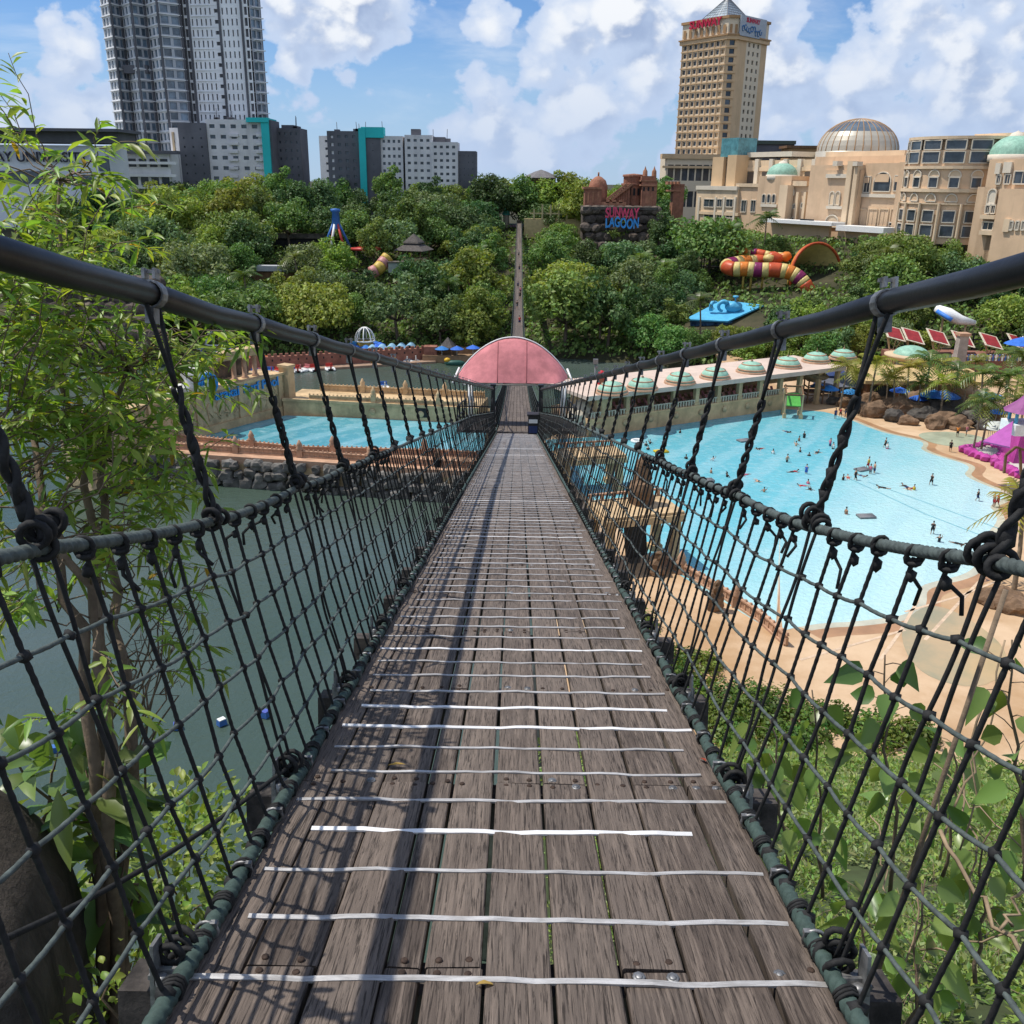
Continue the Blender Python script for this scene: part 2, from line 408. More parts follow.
m_rope = M('rope_black', (.018, .018, .018), .75, .4, 40, .4, 180, spec=.3, bdist=.003)
m_rope_g = M('rope_greygreen', (.075, .092, .086), .7, .35, 30, .5, 160, spec=.3, bdist=.003)
m_rope_t = M('rope_green', (.045, .072, .062), .7, .2, 40, .4, 140, spec=.3, bdist=.003)
m_pipe = M('black_pipe', (.012, .012, .013), .42, .4, 5, .25, 30, spec=.28, bdist=.004)
m_metal = M('galvanised_metal', (.24, .24, .24), .5, .5, 14, .1, 60, metal=.7)
m_strip = M('worn_aluminium', (.50, .48, .46), .5, .4, 9, .15, 70, metal=.35, stretch=(1, 6, 1), col2=(.56, .55, .54))
m_strip_b = M('bright_aluminium', (.80, .79, .77), .45, .12, 9, metal=.25)
m_rust = M('rusty_bolt', (.045, .028, .02), .8, .5, 60)
m_beam = M('tarred_beam', (.035, .03, .028), .8, .5, 6, .6, 30, col2=(.10, .085, .075), bdist=.006)
m_wire = M('dark_steel', (.03, .03, .032), .5, .3, 8)

br = thing('suspension_bridge', 'long rope suspension bridge with weathered plank deck running across the lagoon', 'bridge', (0, 0, EYE-1.57))
# ---- planks
XE = [-.85, -.72, -.52, -.34, -.235, -.07, .115, .30, .48, .69, .85]
def plank(mb, xa, xb, ya, yb, h=.05, ch=.005):
    dz = ru(-.003, .003); tw = ru(-.0025, .0025); sk_ = ru(-.006, .006)
    n = max(1, int((yb-ya)/3)) if ya > 37 else 1
    prof = [(xa, -h), (xa, -ch), (xa+ch, 0), (xb-ch, 0), (xb, -ch), (xb, -h)]
    vs = []
    for i in range(n+1):
        y = ya+(yb-ya)*i/n; s_ = sk_*(i/n-.5)
        for (x, z) in prof: vs.append((x+s_, y, zd(y)+z+dz+tw*(1 if x > (xa+xb)/2 else -1)))
    fs = []
    for i in range(n):
        for j in range(6):
            k = (j+1) % 6; fs.append((i*6+j, (i+1)*6+j, (i+1)*6+k, i*6+k))
    fs += [tuple(range(6)), tuple(range(n*6+5, n*6-1, -1))]
    mb.add(vs, fs)
mb = MB(); bolts = MB()
def bolt(x, y, r=.0105):
    z = zd(y); k = random.random()
    bolts.lathe([(r, 0), (r, .004), (r*.55, .006), (0, .006)], (x, y, z), 8, mi=0 if k < .88 else 1)
    if k > .88: bolts.lathe([(r*1.7, .0), (r*1.7, .0025), (r*1.05, .0028)], (x, y, z), 8, mi=1)
for c in range(10):
    k = random.choice([0, 1, 2])-3; first = True
    off = [2, 0, 0, 1, 0, 2, 0, 0, 0, 1][c]
    y = Y0+SP*(off-3)
    while y < 38.3:
        L = random.choice([2, 3, 3]) if y < 1 else (3 if rnd() < .8 else 2)
        ye = min(y+L*SP, 38.35)
        g_ = ru(.003, .011); g2 = ru(.003, .009)
        plank(mb, XE[c]+g_, XE[c+1]-g2, y+.004, ye-.005)
        if ye < 9 and ye > 1:
            w = XE[c+1]-XE[c]
            for fx in ((.25, .75) if w > .13 else (.5,)):
                bolt(XE[c]+w*fx, ye-.03+ru(-.006, .006)); bolt(XE[c]+w*fx, ye+.03+ru(-.006, .006))
        if y > 0 and y < 9:
            yy = Y0+SP*round((y-Y0)/SP+1)
            w = XE[c+1]-XE[c]
            for fx in (.22, .78):
                if rnd() < .85: bolt(XE[c]+w*fx, yy+ru(-.015, .015))
        y = ye
y = 38.5
XF = [-.85, -.64, -.42, -.21, 0, .21, .42, .64, .85]
while y < 392:
    L = 3.5 if y < 140 else 14
    for c in range(8 if y < 140 else 4):
        a, b_ = (XF[c], XF[c+1]) if y < 140 else (XF[2*c], XF[2*c+2])
        plank(mb, a+.008, b_-.008, y, y+L-.02)
    y += L
mb.build('plank_deck', wood, br)
tag(bolts.build('nail_heads', [m_rust, m_metal], br), kind='stuff')
# ---- metal strips across the planks
SY = [1.895, 2.176, 2.45, 2.72, 2.97, 3.23, 3.49, 3.74, 4.01, 4.255]
BR = {3, 7, 8}
y = 4.53
while y < 37.9: SY.append(y); y += .268+ru(-.02, .02)
rest = MB()
for i, y in enumerate(SY):
    xa, xb = -.78+ru(-.05, .05), .78+ru(-.05, .05)
    if i == 0: xa, xb = -.86, .84
    if i == 2: xa, xb = -.80, .82
    if i == 3: xa, xb = -.71, .64
    w = ru(.008, .0105) if i in BR or i == 0 else ru(.006, .009)
    if i > 20: w = ru(.006, .011)
    m_ = MB() if i < 100 else rest
    n = 22 if y < 12 else 8; ph = ru(0, 6); tl = ru(-.012, .012); vs = []
    for k in range(n+1):
        x = xa+(xb-xa)*k/n; yy = y+tl*x+.004*math.sin(x*5+ph)+.003*math.sin(x*13+ph*2); z = zd(yy)+.0025+.002*math.sin(x*17+ph)+.0018*math.sin(x*31+ph)
        for (dy, dz) in ((-w, -.004), (-w, .0035), (w, .0035), (w, -.004)): vs.append((x, yy+dy, z+dz))
    fs = []
    for k in range(n):
        for j in range(4): fs.append((k*4+j, k*4+(j+1) % 4, k*4+4+(j+1) % 4, k*4+4+j))
    fs += [(3, 2, 1, 0), (n*4, n*4+1, n*4+2, n*4+3)]
    m_.add(vs, fs)
    if i < 100:
        o = m_.build('grip_strip', m_strip_b if (i in BR or (i > 9 and rnd() < .07)) else m_strip, br)
        if i in BR: o['label'] = 'bright new metal grip strip'
tag(rest.build('far_grip_strips', m_strip, br), kind='stuff')
# ---- crossbeams with brackets
BY = [y for y in HY if y > -2]
for i, y in enumerate(BY):
    mb = MB(); xe = 1.03+ru(-.03, .04)
    mb.box((0, y, zd(y)-.05-.073-.003), (2*xe, .145, .145), mat=Matrix.Rotation(-PW, 3, 'X'))
    bm = mb.build('crossbeam', m_beam, br)
    if y < 10:
        for s in (-1, 1):
            k = MB(); z = zd(y)
            k.box((s*.90, y-.082, z-.03), (.085, .012, .17), mat=Matrix.Rotation(-PW, 3, 'X'))
            k.box((s*.90, y-.05, z+.03), (.085, .07, .012), mat=Matrix.Rotation(-PW, 3, 'X'))
            k.box((s*.925, y-.06, z+.075), (.01, .06, .11), mat=Matrix.Rotation(-PW, 3, 'X'))
            k.lathe([(.016, -.02), (.016, .02), (.0, .021)], (s*.905, y-.09, z+.03), 8)
            k.build('bracket', m_metal, bm)
# more beams under the far part
fb_ = MB(); y = 40
while y < 140: fb_.box((0, y, zd(y)-.13), (2.1, .15, .15)); y += 2.4
tag(fb_.build('far_crossbeams', m_beam, br), kind='stuff')
# ---- long ropes and main cables
def yy_(a, b, near, far, lim):
    y = a; o = []
    while y < b: o.append(y); y += near if y < lim else far
    o.append(b); return o
for s in (-1, 1):
    mb = MB(); ys = yy_(.9, 8, .008, .008, 9)
    mb.tube([(s*(.855+.006*math.sin(y*5.4)), y, zd(y)+.027+.005*math.sin(y*7)) for y in ys], .0235, 14, lobes=3, amp=.11, pitch=.036)
    ys = yy_(-2.5, .9, .1, .1, 9); mb.tube([(s*.86, y, zd(y)+.03) for y in ys], .023, 8)
    ys = yy_(8, 38.2, .4, .4, 9); mb.tube([(s*.86, y, zd(y)+.03) for y in ys], .023, 8)
    ys = yy_(38.2, 392, 2, 8, 60); mb.tube([(s*.9, y, zd(y)+.03) for y in ys], .03, 5)
    wr = mb; y = Y0+.05
    while y < 14:
        n = 3 if y < 6 else 2
        for q in range(n):
            c = Vector((s*.856, y+.012*q, zd(y)+.027))
            wr.tube([c+Vector((math.cos(a)*.029, math.sin(a*2)*.004-PW*0, math.sin(a)*.029)) for a in [2*math.pi*t/10 for t in range(10)]], .0055, 5, 1, closed=True)
        y += SP/6
    cl = mb
    for y in BY:
        if y > 10: break
        for d in (.12, .45, .83):
            c = Vector((s*.856, y+d, zd(y+d)+.027))
            cl.tube([c+Vector((math.cos(a)*.030, 0, math.sin(a)*.030)) for a in [2*math.pi*t/12 for t in range(12)]], .0065, 5, 2, closed=True)
            cl.box(c+Vector((-s*.022, 0, .024)), (.02, .016, .014), mi=2)
    mb.build('toe_rope', [m_rope_t, m_rope, m_metal], br)
    mb = MB(); ys = yy_(.6, 7, .007, .007, 7)
    mb.tube([(s*railx(y), y, railz(y)) for y in ys], .0165, 14, lobes=3, amp=.1, pitch=.03)
    ys = yy_(7, 38.2, .29, .29, 9); mb.tube([(s*railx(y), y, railz(y)) for y in ys], .0165, 8)
    mb.tube([(s*.98, 38.2, zd(38.2)+.9)]+[(s*1.05, y, zd(y)+1.05) for y in yy_(41, 392, 3, 8, 60)], .022, 5)
    mb.build('handrail_rope', m_rope_g, br)
    # main cable: black sleeves between the hangers
    mb = MB(); ys = []; rr = []
    for i in range(len(HY)-1):
        for t in (0, .06, .07, .5, .93, .94):
            ys.append(HY[i]+SP*t); rr.append(.038 if t in (0, .06, .94) else .0415)
    ys.append(38.3); rr.append(.04)
    wob = [Vector((mnoise.noise((q*.7, s*5, 0))*.012, 0, mnoise.noise((q*.9, s*9, 3))*.008)) for q in ys]
    mb.tube([Vector((s*cabx(q), q, cabz(q)))+w_ for q, w_ in zip(ys, wob)], rr, 14)
    mb.tube([(s*1.0, 38.3, cabz(38.3)), (s*1.15, 44, zd(44)+1.5), (s*1.3, 60, zd(60)+1.15), (s*1.3, 80, zd(80)+1.2)], .03, 6)
    cab = mb.build('main_cable', m_pipe, br)
    for i, y in enumerate(HY):
        k = MB(); c = Vector((s*cabx(y), y, cabz(y))); tx = Matrix.Rotation(-PW, 3, 'X')
        n = 14 if y < 12 else 8
        for (w, rr_) in ((-.03, .050), (-.022, .0525), (.022, .0525), (.03, .050)): pass
        ring = [[c+tx @ Vector((math.cos(a)*q, w, math.sin(a)*q)) for a in [2*math.pi*j/n for j in range(n)]] for (w, q) in ((-.024, .041), (-.024, .047), (.024, .047), (.024, .041))]
        vs = [q for g_ in ring for q in g_]
        fs = [(a*n+j, a*n+(j+1) % n, (a+1)*n+(j+1) % n, (a+1)*n+j) for a in range(3) for j in range(n)]
        k.add(vs, fs)
        k.box(c+tx @ Vector((-.015, -.01, .066)), (.010, .04, .034), mat=tx); k.box(c+tx @ Vector((.02, -.01, .066)), (.010, .04, .034), mat=tx)
        k.box(c+tx @ Vector((0, 0, .074)), (.06, .012, .012), mat=tx)
        k.box(c+tx @ Vector((0, 0, -.07)), (.03, .05, .05), mat=tx)
        k.build('cable_clamp', m_metal, cab)
# ---- hangers
def strand(mb, a, b, r, n, turns, rad, ph, seg, mid=0):
    a, b = Vector(a), Vector(b); d = b-a; x = d.orthogonal().normalized(); y = d.normalized().cross(x); pts = []
    for i in range(seg+1):
        t = i/seg; q = 2*math.pi*turns*t+ph; e = rad*(1 if mid == 0 else 4*t*(1-t)*mid+.25)
        pts.append(a+d*t+(x*math.cos(q)+y*math.sin(q))*e)
    mb.tube(pts, r, n)
for s in (-1, 1):
    for i, y in enumerate(HY):
        near = y < 7; mid_ = y < 16; mb = MB()
        top = Vector((s*cabx(y), y, cabz(y)-.04)); rl = Vector((s*railx(y), y+ru(-.03, .03), railz(y)))
        jn = top.lerp(rl, ru(.30, .42)); n = 7 if near else 5
        for k in (-1, 1):
            a = top+Vector((0, k*.055, .03+k*PW*.055*-1))
            strand(mb, a, jn, .0085 if near else .009, n, .3, .004, 0, 5)
        if mid_:
            seg = 40 if near else 18; tr = ru(2.2, 3.4)
            for k in range(2): strand(mb, jn, rl+Vector((0, 0, .02)), .0098, n, tr, .0105, math.pi*k, seg)
            for k in range(int(4 if near else 1)):
                t = ru(.15, .9); c = jn.lerp(rl, t); mb.rock(c, (.021, .021, .034), i+k, 0, 1, .3, True)
        else: mb.tube([jn, rl], .0155, 5)
        # bulky knot on the handrail
        for k in range(6 if near else (3 if mid_ else 1)):
            c = rl+Vector((ru(-.012, .012), ru(-.06, .06), ru(.0, .05)))
            if near:
                ax = Vector((ru(-.4, .4), 1, ru(-.5, .5))).normalized(); x = ax.orthogonal().normalized(); q = ax.cross(x)
                rad = ru(.021, .030)
                mb.tube([c+(x*math.cos(a)+q*math.sin(a))*rad for a in [2*math.pi*t/12 for t in range(12)]], .0095, 6, closed=True)
            else: mb.rock(c, (.035, .05, .035), k, 0, 1, .3, True)
        # two strands down to the beam
        bt = Vector((s*.88, y, zd(y)+.03))
        for k in range(2):
            seg = 26 if near else (10 if mid_ else 3)
            strand(mb, rl+Vector((0, .035*(k*2-1), -.01)), bt+Vector((0, .02*(k*2-1), 0)), .0062 if mid_ else .006, n, ru(.6, 1.6), .010, math.pi*k+ru(0, 1), seg, mid=.8)
        if mid_:
            for k in range(4 if near else 1):
                c = bt+Vector((ru(-.02, .02), ru(-.05, .05), ru(-.01, .05))); rad = ru(.03, .042)
                ax = Vector((ru(-.4, .4), 1, ru(-.5, .5))).normalized(); x = ax.orthogonal().normalized(); q = ax.cross(x)
                mb.tube([c+(x*math.cos(a)+q*math.sin(a))*rad for a in [2*math.pi*t/10 for t in range(10)]], .010, 5, closed=True)
        mb.build('hanger_rope', m_rope, br)
# ---- nets
NV = 6
for s in (-1, 1):
    mb = MB(); ks = []; y = Y0
    total = int((38.0-Y0)/SP*NV)
    P = []
    for k in range(total+1):
        y = Y0+k*SP/NV; near = y < 7.5
        col = []
        jit = ru(-.02, .02); bx = Vector((s*.862, y+ru(-.03, .03), zd(y)+.035)); tp = Vector((s*railx(y), y+jit, railz(y)-.015))
        bw = ru(-.008, .02)
        for j in range(7):
            t = j/6; c = tp.lerp(bx, t)
            if 0 < j < 6: c += Vector((s*(bw*math.sin(math.pi*t)+ru(-.004, .004)), ru(-.009, .009), ru(-.008, .008)))
            col.append(c)
        P.append((y, col))
        if k % NV == 0: continue
        r = .0066 if y < 12 else .0058
        pts = []
        seg = 13 if near else (3 if y < 14 else 1)
        for j in range(6):
            for q in range(seg): pts.append(col[j].lerp(col[j+1], q/seg))
        pts.append(col[6])
        if near: mb.tube(pts, r, 8, lobes=2, amp=.13, pitch=.03)
        else: mb.tube(pts, r, 5 if y < 14 else 4)
        if near:      # knot and loose tail under the handrail
            for q in range(3):
                c = tp+Vector((0, 0, .012-.013*q)); rad = .0225 if q < 2 else .015
                mb.tube([c+Vector((math.cos(a)*rad, ru(-.003, .003), math.sin(a)*rad)) if q < 2 else c+Vector((math.cos(a)*rad, math.sin(a)*rad, 0)) for a in [2*math.pi*t/10 for t in range(10)]], .0072, 6, closed=True)
            mb.rock(tp+Vector((0, 0, -.055)), (.016, .016, .022), k, 0, 1, .35, True)
            if rnd() < .75:
                e = Vector((s*ru(-.05, .06), ru(-.06, .06), -ru(.05, .14)))
                mb.tube([tp+Vector((0, 0, -.05)), tp+Vector((0, 0, -.05))+e*.5+Vector((s*.02, 0, 0)), tp+Vector((0, 0, -.06))+e], .0062, 5)
            c = bx+Vector((0, 0, -.005)); mb.rock(c, (.03, .024, .03), k, 0, 1, .3, True)
    for j in range(1, 6):
        for a in range(len(P)-1):
            (y, ca), (_, cb) = P[a], P[a+1]
            p0, p1 = ca[j], cb[j]
            if y < 9:
                pts = [p0.lerp(p1, q/10)+Vector((0, 0, -.004*math.sin(math.pi*q/10))) for q in range(11)]
                mb.tube(pts, .0062, 8, 1, lobes=3, amp=.1, pitch=.05)
            else: mb.tube([p0, p1], .0056, 4, 1, cap=False)
            if y < 12: mb.rock(p0, (.0165, .0165, .0165), a*7+j, 0, 1, .3, True)
            elif y < 25: mb.rock(p0, (.0125, .0125, .0125), a, 0, 1, .2, True)
    mb.build('rope_net', [m_rope, m_rope_g], br)
    # far part of the crossing
    mb = MB(); y = 41.
    while y < 385:
        st = .45 if y < 90 else (1.2 if y < 200 else 2.4)
        mb.tube([(s*.9, y, zd(y)+.03), (s*1.05, y, zd(y)+1.05)], .012 if y < 90 else .02, 3, cap=False); y += st
    for j in (1, 2, 3, 4):
        t = j/5; mb.tube([(s*lerp(.9, 1.05, t), q, zd(q)+.03+1.02*t) for q in yy_(41, 385, 3, 8, 60)], .013, 3, 1, cap=False)
    mb.build('far_rope_net', [m_rope, m_rope_g], br)
# a slack dark rope tied across the outside of the left net
mb = MB(); pts = []
for i in range(25):
    t = i/24; y = lerp(1.2, 3.25, t); pts.append((-1.12+.26*t*t, y, zd(y)+lerp(.5, .06, t)-.12*math.sin(math.pi*t)))
mb.tube(pts, .009, 6); mb.build('slack_rope', m_rope, br)
# ---- portal posts where the first span ends
for s in (-1, 1):
    mb = MB(); mb.box((s*1.0, 38.4, zd(38.4)+.92), (.17, .17, 2.25)); mb.box((s*1.0, 38.4, zd(38.4)+2.07), (.24, .24, .08))
    mb.bar((s*1.0, 38.4, zd(38.4)+.2), (s*.97, 41, zd(41)+1.0), .06)
    mb.build('portal_post', m_wire, br)
mb = MB(); mb.box((0, 38.4, zd(38.4)-.07), (2.3, .2, .26)); mb.build('portal_sill', m_beam, br)
# ---- side platforms with railings and the pier underneath
mb = MB()
for s in (-1, 1):
    mb.box((s*1.9, 45, zd(45)-.12), (1.7, 8, .12), mat=Matrix.Rotation(-.17, 3, 'X'))
mb.build('side_platform', m_beam, br)
for s in (-1, 1):
    mb = MB()
    for q in range(5):
        y = 41.3+q*1.85; mb.bar((s*2.7, y, zd(y)-.1), (s*2.7, y, zd(y)+1.0), .06)
    for h in (.5, 1.0): mb.bar((s*2.7, 41.3, zd(41.3)+h), (s*2.7, 48.7, zd(48.7)+h), .05)
    for h in (.5, 1.0): mb.bar((s*2.7, 41.3, zd(41.3)+h), (s*1.15, 41.3, zd(41.3)+h), .05)
    mb.build('platform_railing', m_wire, br)
m_conc = M('concrete', (.30, .285, .26), .85, .3, .8, .3, 5, streak=.5)
mb = MB()
for s in (-1, 1): mb.box((s*1.5, 45, 15.5), (1., 1.2, 33.), taper=.8)
for z in (8, 18, 28): mb.box((0, 45, z), (2.6, .7, .8))
mb.build('pier', m_conc, br)
# ================================================================== canopy, box, leaves on the deck
m_pink = M('pink_canvas', (.52, .185, .195), .8, .22, 1.3, .7, 2.2, streak=.18)
m_white = M('white_paint', (.78, .78, .76), .5, .08, 3)
yc = 44.6; zc = zd(yc)
cn = thing('bridge_canopy', 'faded pink arched fabric canopy over the middle of the bridge', 'canopy', (0, yc, zc))
mb = MB(); W2 = 2.62; zb = 2.42; rise = 1.78
def cpt(u, v):   # u along the arch, v from front bar (-1) over the ridge (0) to the back (1)
    x = W2*(2*u-1); h = (1-(2*u-1)**2)**.92*rise
    k = abs(v); hh = h*(1-k**1.35)-.10*k+.03*math.sin(math.pi*k)*h; e = min(1., 12*min(u, 1-u))
    return Vector((x-.2, yc+v*(.35+1.2*e)+.012*math.sin(x*7+v*9), zc+zb+hh))
nu, nv = 28, 12; vs = [cpt(i/nu, -1+2*j/nv) for i in range(nu+1) for j in range(nv+1)]
mb.add(vs, [(i*(nv+1)+j, (i+1)*(nv+1)+j, (i+1)*(nv+1)+j+1, i*(nv+1)+j+1) for i in range(nu) for j in range(nv)], 0, True)
mb.build('canvas', m_pink, cn)
mb = MB()
for v in (-.02, .5): mb.tube([cpt(i/20, v)+Vector((0, 0, .03)) for i in range(21)], .035, 6)
for v in (-1, 1): mb.tube([cpt(.04, v)+Vector((0, 0, -.2)), cpt(.96, v)+Vector((0, 0, -.2))], .05, 6)
for s in (0, 1):
    q = cpt(s, 0); mb.tube([q+Vector((0, .25, .25)), q+Vector(((2*s-1)*.28, -.5, -.35))], .05, 6)
mb.build('frame', m_white, cn)
mb = MB()
for u_ in (.36, .62): mb.tube([cpt(u_, -1+j/12)+Vector((0, -.01, .012)) for j in range(12)], .014, 5)
mb.build('seams', M('pink_seam', (.34, .11, .12), .8, .1, 2), cn)
for s in (-1, 1):
    for v in (-1, 1):
        mb = MB(); mb.tube([(s*2.25, yc+v*1.4, zd(yc+v*1.4)-.1), (s*2.25, yc+v*1.4, zc+zb)], .06, 8); mb.build('leg', m_white, cn)
m_navy = M('navy_panel', (.03, .05, .14), .5, .2, 4)
o = thing('equipment_box', 'dark box with navy blue front standing beside the right portal post', 'box', (.68, 37.6, zd(37.6)))
mb = MB(); mb.box((.68, 37.6, zd(37.6)+.42), (.42, .4, .8)); mb.box((.68, 37.6, zd(37.6)+.86), (.5, .48, .07)); mb.build('cabinet', m_wire, o)
mb = MB(); mb.box((.68, 37.39, zd(37.6)+.25), (.36, .02, .3)); mb.build('front_panel', m_navy, o)
mb = MB(); mb.box((.68, 37.39, zd(37.6)+.6), (.36, .02, .16)); mb.build('label_panel', m_white, o)
m_dry = leafmat('dry_leaf', (.45, .28, .08), .25, .1); m_red = leafmat('red_leaf', (.38, .05, .03), .25, .1)
def deck_leaf(px, py, L, ang, m, lab, curl=.25):
    d = ray(px, py); t = 2.
    for _ in range(30): t = (EYE-1.57-.2234*(d.y*t)-EYE)/d.z
    q = CAMP+d*t; mb = MB(); mb.leaf(Vector((0, 0, .012)), Vector((math.cos(ang), math.sin(ang), .12)), Vector((.1, .2, 1)), L, L*.42, curl, 0)
    o = mb.build('fallen_leaf', m); o.location = q; o.rotation_euler = (-PW*1., 0, 0); tag(o, lab, 'leaf', 'dead leaves on the deck')
deck_leaf(388, 768, .075, .1, m_dry, 'tan dry leaf lying by a grip strip on the left planks', .1)
deck_leaf(476, 989, .055, .3, m_dry, 'thin yellow leaf lying on the nearest grip strip', .35)
deck_leaf(706, 764, .05, 2., m_red, 'small reddish leaf lying against the right toe rope', .2)
# ================================================================== ground, lake, hill, pool terraces
m_hill = M('hill_floor', (.045, .055, .022), .95, .5, .12, .5, 1.2, col2=(.075, .065, .035), kind='World')
m_city = M('city_ground', (.16, .16, .14), .9, .3, .02, kind='World')
m_sand = M('beach_sand', (.48, .295, .15), .8, .16, .10, .3, 5, col2=(.60, .43, .275), kind='World')
m_prom = M('promenade_paving', (.50, .30, .18), .75, .15, .25, .15, 6, kind='World')
m_wet = M('wet_shallows', (.40, .38, .24), .15, .25, .14, .1, 2, spec=.5, col2=(.50, .36, .20), kind='World')
m_bank = M('bank_soil', (.075, .085, .035), .95, .5, .6, .6, 5, col2=(.07, .10, .035), kind='World')
# lake water: turbid green-grey
lakem, nt, b, out = nodes('lake_water')
v = coords(nt, (1, 1, 1), 'World')
c = mixc(nt, smooth(nt, noise_(nt, v, .012, 3), .35, .65), (.046, .074, .054), (.082, .108, .096))
nt.links.new(c, b.inputs['Base Color']); nt.links.new(smooth(nt, noise_(nt, coords(nt, (1, .35, 1), 'World'), .035, 4, .6, .8), .4, .65, .03, .26), b.inputs['Roughness']); b.inputs['IOR'].default_value = 1.34; b.inputs['Specular IOR Level'].default_value = .65
bn = N(nt, 'ShaderNodeBump'); bn.inputs['Strength'].default_value = .55; bn.inputs['Distance'].default_value = .25
hh = math_(nt, 'ADD', noise_(nt, v, .8, 4, .6, .5), math_(nt, 'MULTIPLY', noise_(nt, v, 3.2, 3, .6), .3))
nt.links.new(hh, bn.inputs['Height']); nt.links.new(bn.outputs[0], b.inputs['Normal'])
def poolmat(name, cols, dirv, off, ln, bump=.9, sc=.5):
    """tiled pool seen through its water: the colour follows the depth of the basin"""
    m, nt, b, out = nodes(name); v = coords(nt, (1, 1, 1), 'World')
    d = N(nt, 'ShaderNodeVectorMath', operation='DOT_PRODUCT'); nt.links.new(v, d.inputs[0]); d.inputs[1].default_value = dirv
    t = math_(nt, 'MULTIPLY_ADD', d.outputs['Value'], 1/ln, -off/ln)
    t = math_(nt, 'ADD', t, math_(nt, 'MULTIPLY_ADD', noise_(nt, v, .05, 4, .5), .24, -.12))
    r = N(nt, 'ShaderNodeValToRGB'); nt.links.new(t, r.inputs[0])
    for i, (p, c) in enumerate(cols):
        e = r.color_ramp.elements[i] if i < 2 else r.color_ramp.elements.new(p)
        e.position = p; e.color = (*c, 1)
    n2 = noise_(nt, v, .7, 6, .65)
    c = mixc(nt, smooth(nt, n2, .45, .75, 0, .35), r.outputs[0], (.50, .67, .69))  # pale noise mottling: caustic light painted into the water colour
    w = N(nt, 'ShaderNodeTexWave', wave_type='BANDS'); w.inputs['Scale'].default_value = .045; w.inputs['Distortion'].default_value = 6; w.inputs['Detail'].default_value = 3; w.inputs['Detail Scale'].default_value = .5
    mp = N(nt, 'ShaderNodeMapping'); mp.inputs['Rotation'].default_value = (0, 0, .55); nt.links.new(v, mp.inputs[0]); nt.links.new(mp.outputs[0], w.inputs[0])
    c = mixc(nt, smooth(nt, w.outputs[1], .6, .95, 0, .3), c, (.36, .58, .64))
    nt.links.new(c, b.inputs['Base Color']); b.inputs['Roughness'].default_value = .12; b.inputs['IOR'].default_value = 1.33
    bn = N(nt, 'ShaderNodeBump'); bn.inputs['Strength'].default_value = bump; bn.inputs['Distance'].default_value = .2
    nt.links.new(noise_(nt, v, sc*3, 5, .6, .6), bn.inputs['Height']); nt.links.new(bn.outputs[0], b.inputs['Normal'])
    return m
m_wave = poolmat('wave_pool_water', [(0, (.10, .38, .46)), (1, (.68, .79, .77)), (.42, (.15, .48, .56)), (.55, (.40, .65, .67))], (.78, -.62, 0), -92, 105)
m_surf = poolmat('surf_pool_water', [(0, (.055, .25, .31)), (1, (.13, .40, .47))], (.9, .3, 0), 0, 50, .5, .5)
mb = MB(); mb.sheet([(-3500, -600), (3500, -600), (3500, 5000), (-3500, 5000)], -3); struct('ground', mb, m_city)
mb = MB(); mb.sheet([(-700, -80), (700, -80), (700, 330), (-700, 330)], 0); struct('lake_water', mb, lakem)
def sm(x, a, b): t = max(0., min(1., (x-a)/(b-a))); return t*t*(3-2*t)
def shore(X):
    s = 246+ -6*sm(X, -20, -80)
    if X > 20: s = 246-30*sm(X, 20, 75)-15*sm(X, 75, 130)
    return s
def hillz(X, Y):
    s = Y-shore(X); k = .18+.11*sm(X, 40, 110); top = 27.5
    if X < -60: k = .21
    z = 1.2+max(0, s)*k if s > 0 else -1.5+max(-6, s)*.3
    z += 1.6*mnoise.noise((X*.03, Y*.03, 1))*sm(s, 5, 40)
    return min(z, top+1.2*mnoise.noise((X*.02, Y*.02, 5)))
mb = MB(); xs = [-2500, -1200, -600, -400]+[-300+i*9 for i in range(70)]+[400, 600, 1200, 2500]
ys = [225+i*7 for i in range(30)]+[450, 500, 600, 900, 1600, 3200, 5000]
vs = [(x, y, hillz(x, y) if y > 238-0*x or x > 20 else -3) for y in ys for x in xs]; n = len(xs)
mb.add(vs, [(j*n+i, j*n+i+1, (j+1)*n+i+1, (j+1)*n+i) for j in range(len(ys)-1) for i in range(n-1)], 0, True)
struct('hill', mb, m_hill)
# ---- right terrace with the wave pool and its beach
mb = MB(); mb.prism([(4.2, 64), (4.2, 150), (10, 160), (22, 178), (46, 196), (52, 250), (330, 250), (330, 30), (60, 26), (38, 46)], -4, 4); struct('beach', mb, m_sand)
SHORE = [(12.5, 153.2), (51.7, 175.8), (58.2, 175.3), (61.5, 168), (63.8, 159), (67, 155.5), (68.8, 153), (68, 150.5), (66.4, 148.2), (67.3, 144.5), (69.6, 141), (70.2, 138.6), (69, 136.4), (67.3, 134.2), (67.5, 131), (68.9, 127), (69, 124.6), (67, 122), (64.2, 119.7), (63.9, 117.2), (62.5, 113.5), (58.5, 108.5), (56.5, 104.5), (54.4, 101.4), (52, 97.5), (49.2, 95.3), (46, 93.9), (43.7, 92.4), (42.6, 89.5), (41, 86.8), (39.2, 85.2), (36.5, 84.4), (33.5, 83.6), (30.6, 83.3), (27.5, 82.2), (25.3, 81), (23.6, 84.2), (16.1, 99), (13.2, 108), (9.6, 122), (6.4, 134), (4.8, 151)]
def rounded(poly, k=2):
    for _ in range(k):
        o = []
        for i in range(len(poly)):
            a, b_ = Vector(poly[i]), Vector(poly[(i+1) % len(poly)]); o += [tuple(a.lerp(b_, .25)), tuple(a.lerp(b_, .75))]
        poly = o
    return poly
